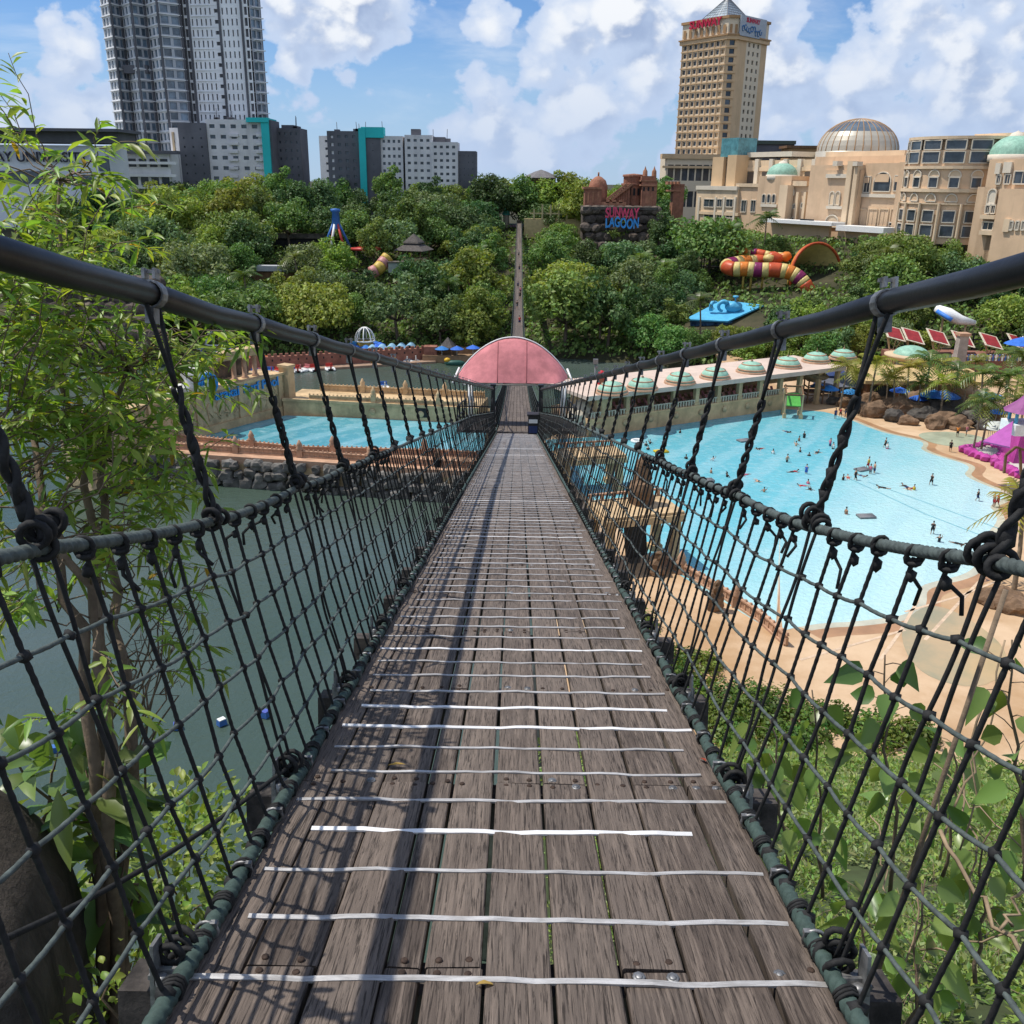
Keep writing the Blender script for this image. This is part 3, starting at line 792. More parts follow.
SH2 = [SHORE[0], SHORE[1]]+[tuple(Vector(q)) for q in rounded(SHORE[1:36], 2)[3:-3]]+SHORE[35:]
m_wetrim = M('wet_sand', (.40, .225, .115), .35, .18, .3, spec=.5, kind='World')
cen = Vector((40, 130)); rim = [tuple(cen+(Vector(q)-cen)*1.045+Vector((1.2, -.6))) if Vector(q).x > 28 and Vector(q).y < 172 else q for q in SH2]
mb = MB(); mb.sheet(rim, 4.006); struct('wet_beach', mb, m_wetrim)
rim2 = [tuple(cen+(Vector(q)-cen)*1.016+Vector((.45, -.25))) if Vector(q).x > 28 and Vector(q).y < 172 else q for q in SH2]
mb = MB(); mb.sheet(rim2, 4.009); struct('shallow_edge', mb, M('thin_water', (.52, .50, .38), .12, .15, .3, .1, 2, spec=.5, kind='World'))
mb = MB(); mb.sheet(SH2, 4.012); struct('wave_pool_water', mb, m_wave)
mb = MB(); mb.sheet(rounded([tuple(on(*q, 4))[:2] for q in [(925, 604), (955, 610), (1000, 640), (1010, 665), (985, 690), (930, 680), (905, 655), (900, 625)]]), 4.018); struct('shallow_pool', mb, m_wet)
mb = MB(); mb.sheet(rounded([tuple(on(*q, 4))[:2] for q in [(915, 433), (950, 431), (985, 437), (1000, 445), (978, 449), (945, 446), (925, 441)]]), 4.018); struct('shallow_pool', mb, M('pale_shallows', (.38, .42, .30), .15, .2, .2, spec=.5))
for q in ([(905, 612), (960, 596), (1000, 580)], [(925, 640), (955, 607), (990, 570)], [(880, 660), (900, 632), (918, 600)], [(800, 660), (870, 640), (905, 630)]):
    mb = MB(); ps = [on(*t, 4.0) for t in q]
    for a, b_ in zip(ps, ps[1:]):
        d = (b_-a).normalized(); s_ = Vector((-d.y, d.x, 0))*.16
        mb.add([a-s_, b_-s_, b_+s_, a+s_], [(0, 1, 2, 3)])
    for w in mb.v: w.z = 4.022
    struct('beach_line', mb, M('pale_line', (.58, .43, .30), .8, .2, 1))
# painted lane lines on the pool floor show as thin dark lines
m_line = M('lane_line', (.10, .33, .40), .3, .2, 1)
for q in ([(868, 482), (938, 507), (1000, 529)], [(850, 479), (925, 514), (985, 537)]):
    mb = MB(); ps = [on(*t, 4.0) for t in q]
    for a, b_ in zip(ps, ps[1:]):
        d = (b_-a).normalized(); s_ = Vector((-d.y, d.x, 0))*.09
        mb.add([a-s_, b_-s_, b_+s_, a+s_], [(0, 1, 2, 3)])
    for w in mb.v: w.z = 4.018
    struct('pool_line', mb, m_line)
# ---- left terrace with the surf pool
m_stone = M('sandstone', (.52, .37, .21), .85, .22, .35, .4, 3.2, streak=.35, bdist=.08)
m_stone_p = M('pink_sandstone', (.46, .28, .18), .85, .22, .5, .4, 4, streak=.25, bdist=.08)
m_stone_w = M('weathered_sandstone', (.52, .37, .205), .88, .3, .3, .5, 3, streak=.7, bdist=.08)
LT = [(-66, 140), (-57, 139.5), (-34, 135.5), (-11.5, 131.5), (-5.2, 131), (-5.2, 176), (-8.6, 178), (-41, 182), (-56, 176), (-75, 160)]
mb = MB(); mb.prism(LT, -4, 3.4); struct('surf_terrace', mb, m_stone_w)
mb = MB(); mb.prism([(-66, 140), (-57, 139.5), (-34, 135.5), (-11.5, 131.5), (-5.2, 131), (-5.2, 138.6), (-12, 139.6), (-34, 140.6), (-54, 146), (-66, 152)], 3.4, 4.5); struct('surf_promenade', mb, m_stone_p)
mb = MB(); mb.sheet([(-60, 149), (-54, 146.1), (-34, 140.7), (-12, 139.7), (-5.3, 138.7), (-5.3, 162.2), (-8.4, 162.8), (-42.4, 166.2), (-55, 150)], 3.9); struct('surf_pool_water', mb, m_surf)
# ---- near banks: a leafy slope to the right, a steep drop to the left
def bankz(X, Y):
    top = EYE-3.0
    zr = top-.62*max(0, Y-.5)-.05*max(0, X)+.35*mnoise.noise((X*.35, Y*.35, 0))+.9*mnoise.noise((X*.09, Y*.09, 4))*sm(Y, 4, 20)
    zl = EYE-3.4-(.45*max(0, Y-1)+.5*max(0, Y-3.3)**1.35*2.2)-.15*max(0, -X-2)
    t = sm(X, -.9, 1.6); z = zl+(zr-zl)*t
    return max(z, 3.2 if X > 3 else -2.5)
mb = MB(); xs = [-60, -40, -25, -16]+[-10+i*1. for i in range(28)]+[20+i*4 for i in range(16)]+[100, 140]
ys = [-40, -20, -8]+[-3+i*.8 for i in range(16)]+[10+i*2.2 for i in range(30)]
vs = [(x, y, bankz(x, y)) for y in ys for x in xs]; n = len(xs)
mb.add(vs, [(j*n+i, j*n+i+1, (j+1)*n+i+1, (j+1)*n+i) for j in range(len(ys)-1) for i in range(n-1)], 0, True)
struct('hill_bank', mb, m_bank)
# ================================================================== right side: wave pool surroundings
m_dark = M('dark_opening', (.02, .02, .022), .7, .3, 1)
m_glass = M('dark_glass', (.025, .035, .042), .12, .4, .6, spec=.6)
m_copper = M('green_copper', (.27, .47, .36), .55, .18, 1.2, streak=.25)
m_cream = M('cream_plaster', (.56, .42, .27), .85, .08, .2, streak=.18)
m_blue = M('blue_cloth', (.03, .17, .50), .7, .15, 2, rand=.25)
m_wood_b = M('brown_timber', (.17, .095, .05), .8, .35, 2, stretch=(1, 1, .3))
m_ochre = M('ochre_roof', (.50, .36, .17), .8, .15, .5)
m_magenta = M('magenta_paint', (.42, .055, .27), .5, .22, .6, streak=.2)
m_redc = M('red_cloth', (.30, .03, .035), .75, .2, 1)
m_rock_b = M('brown_rock', (.20, .125, .075), .9, .4, .5, .7, 3, bdist=.15)
m_rock_d = M('dark_rock', (.085, .078, .07), .9, .45, .5, .8, 3, bdist=.15, col2=(.15, .13, .11))
def dome(mb, c, r, h, n=20, ribs=True, mi=0):
    prof = [(r*math.cos(a), h*math.sin(a)) for a in [math.pi/2*i/7 for i in range(7)]]+[(.02, h)]
    mb.lathe(prof, c, n, mi)
def dome_thing(name, lab, cat, c, r, h, mat, ring, group=None, n=20):
    o = thing(name, lab, cat, c, 0, group)
    mb = MB(); dome(mb, c, r, h, n); o2 = mb.build('dome', mat, o)
    mb = MB()
    for t in (.12, .5):
        z = h*math.sin(math.pi/2*t); q = r*math.cos(math.pi/2*t); mb.lathe([(q+.02, z-.12), (q+.1, z-.1), (q+.06, z+.12), (q-.05, z+.14)], c, n)
    mb.lathe([(r+.3, -.3), (r+.3, .02), (r-.1, .06)], c, n); mb.build('ring', ring, o)
    mb = MB(); mb.lathe([(.12*r*.4, h-.05), (.10*r, h+.15), (.03, h+.35), (.02, h+.8), (0, h+.82)], c, 8); mb.build('finial', ring, o)
    return o
# ---- arcade gallery along the deep end of the wave pool
A = on(588, 437, 4); B = on(786, 409, 4); u = (B-A); u.z = 0; Lg = u.length; u.normalize(); nrm = Vector((u.y, -u.x, 0))
if nrm.y > 0: nrm = -nrm
bk = -nrm
def G(s, d, z): return A+u*s+bk*d+Vector((0, 0, z-4))
gal = thing('arcade_gallery', 'long sandstone arcade with pale flat roof along the deep end of the wave pool', 'arcade', A)
Lx = Lg+14
def gbox(mb, s0, s1, d0, d1, z0, z1, mi=0):
    mb.add([G(s, d, z) for z in (z0, z1) for d in (d0, d1) for s in (s0, s1)], [(0, 2, 3, 1), (4, 5, 7, 6), (0, 1, 5, 4), (2, 6, 7, 3), (0, 4, 6, 2), (1, 3, 7, 5)], mi)
mb = MB(); gbox(mb, 0, Lg, 0, 12, -2, 7.0); gbox(mb, -.1, Lg, -.15, .5, 6.7, 7.05)
mb.build('wall', M('block_wall', (.62, .41, .22), .88, .2, .4, .5, 2, streak=.6), gal)
mb = MB(); gbox(mb, -1.0, Lx, -.9, 13, 10.6, 11.2); gbox(mb, -1.15, Lx, -1.05, -.9, 10.5, 11.3); mb.build('roof', M('pink_roof', (.58, .46, .38), .8, .1, .15, streak=.25), gal)
mb = MB(); gbox(mb, 3, Lx, 8.5, 9, 7, 10.6); gbox(mb, 2, 5, .5, 9, 7.0, 10.6); mb.build('back_wall', m_stone_w, gal)
npil = 11
for i in range(npil+1):
    s = 3+(Lx-3.5)*i/npil; mb = MB(); z0 = 7.05 if s < Lg else 4
    gbox(mb, s-.4, s+.4, .05, .85, z0, 10.6); gbox(mb, s-.6, s+.6, -.1, 1.0, 10.1, 10.55); gbox(mb, s-.55, s+.55, -.05, .95, z0, z0+.5); mb.build('pillar', m_stone, gal)
mb = MB()
k = .6
while k < Lg-.4: gbox(mb, k-.12, k+.12, .12, .4, 7.05, 7.95); k += .62
gbox(mb, .2, Lg, .08, .44, 7.95, 8.1); mb.build('balustrade', M('pale_stone', (.52, .45, .35), .8, .15, 1), gal)
for i in range(0, 9):
    c = G(2+i*5.6, -.06, 5.7); mb = MB(); mb.lathe([(.0, 0), (.55, 0), (.55, .1), (.3, .2), (0, .22)], (0, 0, 0), 14)
    mb.v = [c+u*q.x+Vector((0, 0, q.y))+nrm*q.z for q in mb.v]; mb.build('medallion', m_stone, gal)
m_pinkseat = M('pink_sling', (.50, .20, .18), .7, .2, 3, rand=.3)
def deck_chair():
    o = thing('deck_chair', 'pink sun lounger standing in the shade of the arcade', 'deck chair', (0, 0, 0), 0, 'loungers under the arcade')
    mb = MB(); mb.box((0, .3, .38), (.65, 1.3, .06)); mb.build('seat', m_pinkseat, o, False)
    mb = MB(); mb.box((0, -.62, .72), (.65, .06, .9), mat=Matrix.Rotation(.5, 3, 'X')); mb.build('backrest', m_pinkseat, o, False)
    mb = MB()
    for x in (-.28, .28):
        for y in (-.3, .8): mb.bar((x, y, 0), (x, y, .36), .05)
    mb.build('leg_frame', m_white, o, False); return o
pd = deck_chair(); KIDS.clear(); rz = math.atan2(u.y, u.x)
for r in range(2):
    k = 6.2
    while k < Lg-1:
        if rnd() < .93: dup(pd, G(k, 2.+r*2.6, 7.0+r*.0), rz+ru(-.1, .1)+math.pi)
        k += 1.35
drop(pd)
doms = [(612, 388), (642, 384), (680, 378), (715, 373), (751, 367), (787, 362), (816, 357), (843, 354)]
for i, (x, y) in enumerate(doms):
    c = on(x, y+3.5, 11.5)
    q = dome_thing('roof_dome', None, None, c, 2.55, 1.75, m_copper, m_stone_p); q.parent = gal; q.location = c-A; q.matrix_basis = Matrix.Translation(c-A)
# ---- timber slide gate standing in the pool
c = on(784, 418, 4); o = thing('timber_gate', 'timber frame with a green slide standing in the wave pool corner', 'slide frame', c)
for dx, dy in ((0, 0), (2.9, -.6), (.5, 3), (3.4, 2.4)):
    mb = MB(); mb.box(c+Vector((dx, dy, .4)), (.55, .55, .9)); mb.bar(c+Vector((dx, dy, 0)), c+Vector((dx, dy, 5.8 if dy > 0 else 4.6)), .26); mb.build('post', m_stone, o)
mb = MB(); mb.bar(c+Vector((-.3, 0, 4.4)), c+Vector((3.2, -.6, 4.4)), .3); mb.bar(c+Vector((.2, 3, 5.4)), c+Vector((3.8, 2.4, 5.4)), .3); mb.bar(c+Vector((0, 0, 4.4)), c+Vector((.5, 3, 5.4)), .25); mb.bar(c+Vector((2.9, -.6, 4.4)), c+Vector((3.4, 2.4, 5.4)), .25); mb.build('top_beam', m_wood_b, o)
mb = MB(); mb.add([c+Vector(q) for q in ((.3, .2, 2.2), (2.8, -.3, 2.2), (3.2, 2.6, 4), (.6, 3, 4), (.3, .2, 2.35), (2.8, -.3, 2.35), (3.2, 2.6, 4.15), (.6, 3, 4.15))], [(3, 2, 1, 0), (4, 5, 6, 7), (0, 1, 5, 4), (1, 2, 6, 5), (2, 3, 7, 6), (3, 0, 4, 7)]); mb.build('slide', M('green_slide', (.08, .36, .06), .5, .15, 1), o)
# a thatched play tower behind it
c = on(812, 402, 4); o = thing('play_tower', 'brown timber play tower with ragged thatch beside the green slide', 'play tower', c)
mb = MB()
for dx, dy in ((-1.5, -1.5), (1.5, -1.5), (-1.5, 1.5), (1.5, 1.5)): mb.bar(c+Vector((dx, dy, 0)), c+Vector((dx, dy, 4.6)), .24)
for z in (1.6, 3.2):
    for a, b_ in (((-1.5, -1.5), (1.5, -1.5)), ((1.5, -1.5), (1.5, 1.5)), ((-1.5, -1.5), (-1.5, 1.5))): mb.bar(c+Vector((*a, z)), c+Vector((*b_, z)), .2)
mb.bar(c+Vector((-1.5, -1.5, .2)), c+Vector((1.5, -1.5, 3.)), .16); mb.build('frame', m_wood_b, o)
mb = MB(); mb.box(c+Vector((0, 0, 2.2)), (3.4, 3.4, .2)); mb.build('floor', m_wood_b, o)
mb = MB(); mb.rock(c+Vector((0, 0, 5.2)), (2.6, 2.6, 1.1), 3, 0, 2, .35); mb.build('roof', M('thatch', (.22, .16, .10), .95, .4, 3, .8, 12), o)
# ---- sandstone gateways and totem rocks beside the bridge
def gateway(px, py, lab, W_, D_, Hh, rz):
    c = on(px, py, 4); o = thing('stone_gateway', lab, 'gateway', c, rz)
    mb = MB(); mb.box((0, 0, Hh), (W_, D_, .35)); mb.box((0, -D_/2-.06, Hh-.55), (W_+.2, .3, .8)); mb.box((W_/2+.06, 0, Hh-.55), (.3, D_-.1, .8)); mb.box((-W_/2-.06, 0, Hh-.55), (.3, D_-.1, .8)); mb.build('platform', m_stone, o, False)
    for sx in (-1, 1):
        for sy in (-1, 1):
            mb = MB(); mb.box((sx*(W_/2-.65), sy*(D_/2-.65), Hh/2-.1), (1.0, 1.0, Hh-.2), taper=.85); mb.box((sx*(W_/2-.65), sy*(D_/2-.65), .35), (1.4, 1.4, .7)); mb.build('leg', m_stone_w, o, False)
    mb = MB()
    for i in range(7): mb.box((-W_/2+.4+i*(W_-.8)/6, D_/2-.2, Hh+.5), (.3, .3, .7))
    mb.box((0, D_/2-.2, Hh+.9), (W_, .35, .2)); mb.build('parapet', m_stone_p, o, False)
    return o
gateway(632, 560, 'big sandstone gateway with dark loudspeaker beside the bridge, nearest of the two', 9.2, 6.2, 6.4, .3)
gateway(588, 488, 'smaller sandstone gateway beside the bridge, behind the big one', 9, 5, 5.2, .25)
c = on(634, 562, 4); o = thing('loudspeaker', 'large black loudspeaker box under the big sandstone gateway', 'loudspeaker', c, .35)
mb = MB(); mb.box((0, 0, 2.9), (2.3, 1.0, 4.2), mat=Matrix.Rotation(-.12, 3, 'Y')); mb.build('cabinet', m_dark, o, False)
mb = MB(); mb.box((-.1, -.52, 2.9), (2.0, .06, 3.8), mat=Matrix.Rotation(-.12, 3, 'Y')); mb.build('grille', m_wire, o, False)
mb = MB(); mb.box((0, 0, .45), (1.2, .9, .9)); mb.build('stand', m_rock_d, o, False)
def totem(px, py, h, w, lab, z=4):
    c = on(px, py, z); o = thing('stone_totem', lab, 'statue', c)
    mb = MB(); mb.rock(c+Vector((0, 0, h*.3)), (w, w, h*.42), px, 0, 3, .35); mb.build('base', m_rock_b, o)
    mb = MB(); mb.rock(c+Vector((.1, 0, h*.72)), (w*.72, w*.7, h*.26), px+2, 0, 3, .4); mb.build('body', m_rock_b, o)
    mb = MB(); mb.rock(c+Vector((0, -.1, h*.95)), (w*.45, w*.45, h*.12), px+5, 0, 2, .35); mb.build('head', m_rock_b, o)
totem(640, 512, 6.4, 1.35, 'tall carved brown stone figure behind the big gateway', 9.5)
totem(715, 610, 3.2, .8, 'brown stone figure on the balustrade between gateway and beach')
totem(657, 574, 2.6, 1.0, 'squat brown rock figure at the foot of the big gateway')
# ---- boulders
def boulder(c, r, lab, seed, mat=None, group=None):
    mb = MB(); mb.rock(Vector((0, 0, r[2]*.45)), r, seed, 0, 3, .33); o = mb.build('boulder', mat or m_rock_b); o.location = c; return tag(o, lab, 'boulder', group)
bs = [(858, 412, 1.5), (873, 416, 2.0), (886, 412, 2.4), (893, 421, 1.5), (902, 414, 2.8), (915, 408, 2.6), (922, 420, 1.9), (930, 411, 3.0), (941, 424, 2.1), (948, 415, 3.0), (957, 428, 1.9), (962, 416, 2.6), (974, 424, 2.2), (986, 418, 2.2), (846, 407, 1.4), (835, 404, 1.3), (908, 424, 1.4), (935, 428, 1.5), (985, 429, 1.4), (870, 405, 1.6)]
items = []
for i, (x, y, r) in enumerate(bs):
    o = boulder(on(x, y, 4), (r*1.25, r, r*ru(.75, 1.15)), '', i, m_rock_b if i % 3 else m_rock_d); items.append((o, x, y, ('brown', 'grey-brown', 'dark')[i % 3]+(' big' if r > 2.1 else ' small')+' rock at the beach edge'))
rank_labels(items, [('dark glass shop', 880, 395), ('pale shallow pool', 950, 440), ('purple play island', 985, 425)], {'left': 'left of the', 'right': 'right of the', 'front': 'in front of the', 'behind': 'behind the'}, 'one')
for i, (x, y, r) in enumerate([(1000, 604, 1.6), (1014, 612, 1.3), (990, 597, 1.0)]):
    boulder(on(x, y, 4), (r*1.2, r, r*.75), ['largest brown boulder by the near shallow pool', 'right-hand rounded boulder by the near shallow pool', 'smallest brown boulder by the near shallow pool'][i], i+40)
# ---- balustrades
def balustrade(pts, lab, z, h=1.05, mat=None, step=.75, pil=9, cap=None):
    o = thing('stone_balustrade', lab, 'balustrade', (*pts[0][:2], z)); mb = MB(); pl = []
    acc_ = 0
    for a, b_ in zip(pts, pts[1:]):
        a = Vector((a[0], a[1], 0)); b_ = Vector((b_[0], b_[1], 0)); d = b_-a; L = d.length; d.normalize(); n = max(1, int(L/step)); an = math.atan2(d.y, d.x)
        for i in range(n+1):
            q = a+d*(L*i/n); mb.box((q.x, q.y, z+h*.45), (.22, .26, h*.7), an)
            mb.box((q.x, q.y, z+h+.16), (.34, .3, .32), an, taper=.5)
            if int((acc_+L*i/n)/pil) != int((acc_+L*(i-1)/n)/pil): pl.append(q)
        mb.box((*((a+b_)/2).to_tuple()[:2], z+.12), (L, .45, .24), an); mb.box((*((a+b_)/2).to_tuple()[:2], z+h*.55), (L, .1, h*.75), an); mb.box((*((a+b_)/2).to_tuple()[:2], z+h), (L, .4, .18), an)
        acc_ += L
    mb.build('railing', mat or m_stone_p, o)
    for q in pl:
        mb = MB(); mb.box((q.x, q.y, z+.55), (.9, .9, 1.1)); mb.lathe([(.5, 1.1), (.62, 1.35), (.4, 1.6), (.5, 1.9), (.3, 2.3), (.12, 2.7), (0, 2.75)], (q.x, q.y, z), 10); mb.build('finial', mat or m_stone_p, o)
balustrade([tuple(on(*q, 4))[:2] for q in [(786, 646), (760, 622), (717, 594), (690, 578), (658, 562)]], 'pinkish stone balustrade between promenade and wave pool', 4, 1.1)
# ---- shops and kiosks on the far beach
def px_box(mb, x0, x1, y0, y1, Y, depth, mi=0):
    a = at(x0, y1, Y); b_ = at(x1, y1, Y); t = at((x0+x1)/2, y0, Y); mb.box(((a.x+b_.x)/2, Y+depth/2, (min(a.z, b_.z)+t.z)/2), (abs(b_.x-a.x), depth, t.z-min(a.z, b_.z)), mi=mi)
o = thing('glass_shop', 'dark glass fronted shop with flat ochre roof behind the beach', 'shop', at(885, 405, 185)); o_shop = o
mb = MB(); px_box(mb, 864, 898, 384, 410, 185, 9); mb.build('wall', m_wood_b, o)
mb = MB(); px_box(mb, 868, 893, 386, 405, 184.8, .15); mb.build('window', m_glass, o)
mb = MB(); mb.box((at(915, 375, 193).x, 193, at(915, 384, 185).z+.4), (27, 18, .7)); mb.build('roof', m_ochre, o)
o = thing('blue_shop', 'low shop with blue curtains and grey awning behind the arcade end', 'shop', at(840, 402, 190))
mb = MB(); px_box(mb, 820, 858, 376, 404, 191, 6); mb.build('wall', m_navy, o)
mb = MB(); q = at(838, 382, 190); mb.box(q+Vector((0, -1.2, 0)), (8.5, 4, .25), mat=Matrix.Rotation(.25, 3, 'X')); mb.build('awning', M('grey_awning', (.11, .12, .15), .8, .2, 1), o)
for i in range(5):
    mb = MB(); q = at(822+i*8.6, 403, 189.4); mb.box(q+Vector((0, 0, 2)), (.2, .2, 4.2)); mb.build('post', m_white, o)
c = at(911, 356, 205); o = thing('domed_kiosk', 'round kiosk with green dome and wide cream brim above the palms', 'kiosk', c)
mb = MB(); dome(mb, c, 3.9, 2.3); mb.build('dome', m_copper, o)
mb = MB(); mb.lathe([(0, -.7), (4.3, -.7), (5.6, .05), (5.6, .35), (3.8, .5), (0, .5)], c, 24); mb.build('brim', m_cream, o)
mb = MB(); mb.lathe([(3.2, -5.5), (3.2, -.7)], c, 20); mb.build('wall', M('pale_green_wall', (.36, .44, .36), .8, .1, 1), o)
for i in range(6):
    a = 2*math.pi*i/6+.3; mb = MB(); mb.lathe([(.25, -5.5), (.25, -.7)], c+Vector((4*math.cos(a), 4*math.sin(a), 0)), 8); mb.build('post', m_stone, o)
c = at(961, 374, 200); q = dome_thing('roof_dome', None, None, c, 2.6, 1.3, m_copper, m_cream); q.parent = o_shop; q.location = c-o_shop.location; q.matrix_basis = Matrix.Translation(q.location)
o = thing('stone_pillar', 'pale leaning stone pillar in front of the red canopies', 'pillar', at(957, 366, 208))
mb = MB(); q = at(957, 366, 208); mb.box(q+Vector((.2, 0, 3.2)), (2.2, 2.2, 7.2), taper=.86); mb.build('shaft', M('grey_stone', (.36, .31, .27), .85, .2, .8, .4, 4), o); mb = MB(); mb.box(q+Vector((.2, 0, 7.1)), (2.5, 2.5, .6)); mb.build('capital', m_stone_p, o)
o = thing('brick_terrace', 'reddish brown brick terrace behind the kiosk', 'terrace', at(950, 366, 214))
mb = MB(); px_box(mb, 895, 1024, 357, 372, 214, 10); mb.build('wall', M('terrace_brick', (.25, .115, .085), .85, .25, .6), o)
mb = MB()
for i in range(40):
    q = at(903+i*3.1, 359, 213.6); mb.box(q+Vector((0, 0, .3)), (.34, .2, 1.5), mi=i % 2)
mb.build('fence', [m_white, M('blue_paint', (.06, .14, .36), .6, .1, 1)], o)
# ---- red square canopies in a row, on a dark timber frame behind
o = thing('timber_pergola', 'dark timber pergola frame behind the row of red canopies', 'pergola', at(960, 350, 226))
mb = MB()
for i in range(9):
    q = at(885+i*17, 358, 225); mb.bar(q, q+Vector((0, 0, 6)), .3)
for z in (2.2, 4.4): mb.bar(at(882, 358, 225)+Vector((0, 0, z)), at(1030, 358, 225)+Vector((0, 0, z)), .3)
mb.build('frame', m_wire, o)
m_cbord = M('cream_border', (.62, .55, .42), .75, .3, 3)
for i, (x, y) in enumerate([(894, 333), (913, 336), (938, 337), (963, 339), (991, 341), (1019, 342)]):
    c = at(x, y, 219); tl = Matrix.Rotation(.50, 3, 'X') @ Matrix.Rotation(.28, 3, 'Y')
    o = thing('red_canopy', f'tilted red square canopy with cream border, {ORD[i]} from the left', 'canopy', c, 0, 'red canopies in a row')
    mb = MB(); mb.box(c, (4.9, 4.9, .14), mat=tl); mb.build('border', m_cbord, o)
    mb = MB(); mb.box(c+tl @ Vector((0, 0, .1)), (3.9, 4.1, .1), mat=tl); mb.build('fabric', m_redc, o)
    mb = MB(); f_ = Vector((c.x, c.y, at(x, 362, 219).z))
    for a, b_ in ((-1.8, 1.4), (1.8, 1.4), (-1.8, -1.4), (1.8, -1.4)): mb.bar(f_+Vector((0, 0, 1.2)), c+tl @ Vector((a, b_, -.1)), .16)
    mb.bar(f_+Vector((0, 0, -3)), f_+Vector((0, 0, 1.3)), .3); mb.build('post', m_stone_w, o)
# ---- blue umbrellas
def umbrella(r=1.7, h=2.6):
    o = thing('beach_umbrella', '', 'umbrella'); mb = MB(); mb.lathe([(r, h-.75), (r*.98, h-.70), (r*.55, h-.32), (.05, h)], (0, 0, 0), 10, sm=False); mb.build('canopy', m_blue, o, False)
    mb = MB(); mb.tube([(0, 0, 0), (0, 0, h+.1)], .05, 6); mb.build('pole', m_white, o, False); return o
pu = umbrella(); KIDS.clear(); UMB = []
for (x, y, s) in [(817, 396, 1.), (828, 400, 1.1), (849, 403, 1.05), (898, 402, 1.1), (917, 409, 1.), (931, 411, 1.5), (942, 413, 1.6), (924, 407, 1.1), (992, 409, 1.15), (984, 406, 1), (995, 422, .9), (1005, 420, .9)]:
    o = dup(pu, on(x, y, 4.6), ru(0, 1), s*1.05); UMB.append((o, x, y, 'blue beach umbrella'))
q = at(1018, 362, 195); o = dup(pu, q, .3, 2.); o['label'] = 'large bright blue umbrella at the right end of the red canopies'
# ---- long white and blue water slide on the slope
o = thing('slide_trough', 'white and blue water slide trough on the slope above the red canopies', 'water slide', at(945, 318, 238))
def path_px(ps): return [at(*q) for q in ps]
mb = MB(); mb.tube(path_px([(936, 308, 228), (948, 314, 226), (960, 320, 225), (975, 323, 225)]), [.9, 1.5, 1.2, .6], 8); mb.build('trough', m_white, o)
for q_ in ((944, 313, 227), (966, 323, 225.4)):
    mb = MB(); a = at(*q_); mb.tube([a, (a.x, a.y, hillz(a.x, a.y)-1)], .3, 6); mb.build('support', m_stone_w, o)
mb = MB(); mb.tube(path_px([(937, 311, 226.4), (948, 318, 224), (952, 320, 223.6)]), .5, 6); mb.build('side_panel', M('bright_blue', (.05, .2, .62), .5, .1, 1), o)
# ---- purple play island
c0 = on(1004, 452, 4)
def isl(poly, lab):
    pts = [on(*q, 4) for q in poly]; o = thing('play_island', lab, 'play island', pts[0]); mb = MB(); k = 0
    for a, b_ in zip(pts, pts[1:]+pts[:1]):
        n = max(1, int((b_-a).length/1.2))
        for i in range(n): mb.rock(a.lerp(b_, i/n)+Vector((0, 0, .45)), (1., 1., .8), k, 0, 1, .3); k += 1
    mb.build('rim', m_magenta, o); mb = MB(); mb.prism([tuple(q)[:2] for q in pts], 3.9, 4.5); mb.build('floor', M('pale_floor', (.45, .42, .38), .85, .2, .5), o)
    mb = MB(); ce = sum(pts, Vector())/len(pts); mb.prism([tuple(ce+(q-ce)*1.12)[:2] for q in pts], 3.9, 4.1); mb.build('kerb', m_dark, o)
isl([(964, 452), (985, 447), (1004, 452), (1002, 463), (985, 461)], 'magenta rimmed island carrying two palms and dark rocks')
isl([(996, 466), (1015, 462), (1050, 470), (1050, 482), (1020, 478)], 'magenta rimmed island under the purple play house')
o = thing('play_house', 'purple play house with tent canopy and conical roof at the right edge', 'play house', c0)
mb = MB(); q = on(1020, 464, 4); mb.box(q+Vector((1.2, 1, 2.6)), (6.4, 5, 5.2), taper=.75); mb.build('wall', m_magenta, o)
mb = MB(); t_ = [at(983, 441, 130), at(1013, 421, 131), at(1010, 447, 125)]
mb.add([*t_, *[w+Vector((.1, .25, -.25)) for w in t_]], [(0, 1, 2), (5, 4, 3), (0, 3, 4, 1), (1, 4, 5, 2), (2, 5, 3, 0)]); mb.build('sail', M('purple_sail', (.38, .09, .33), .6, .1, 1), o)
mb = MB(); q2 = at(1026, 411, 132); mb.lathe([(3.1, 0), (2.9, .15), (1.5, 1.3), (.05, 2.9)], q2, 8, sm=False); mb.build('roof', M('mauve_roof', (.27, .08, .22), .6, .15, 1), o)
for i in range(4):
    mb = MB(); a = .6+i*1.57; mb.bar(q2+Vector((2.2*math.cos(a), 2.2*math.sin(a), -3)), q2+Vector((2.2*math.cos(a), 2.2*math.sin(a), .1)), .35); mb.build('post', M('sky_blue', (.10, .36, .55), .5, .1, 1), o)
mb = MB(); mb.box(q2+Vector((0, 0, -2.4)), (4.4, 4.4, 1.6)); mb.build('balcony', m_white, o)
mb = MB()
for a, b_ in (((1006, 455), (1016, 447)), ((1016, 447), (1030, 452)), ((1004, 473), (1006, 455)), ((1021, 475), (1020, 450))):
    mb.bar(at(*a, 124), at(*b_, 124), .3)
mb.build('timber_frame', m_wood_b, o)
o = thing('net_cage', 'pale wire net cage behind the two island palms', 'cage', on(994, 447, 4))
mb = MB(); q = on(994, 447, 4)
for i in range(7):
    for (dx, dy) in ((1, 0), (0, 1)): mb.tube([q+Vector((dx*(-2+i*.66), dy*(-2+i*.66), 0)), q+Vector((dx*(-2+i*.66), dy*(-2+i*.66), 3.2))], .05, 4)
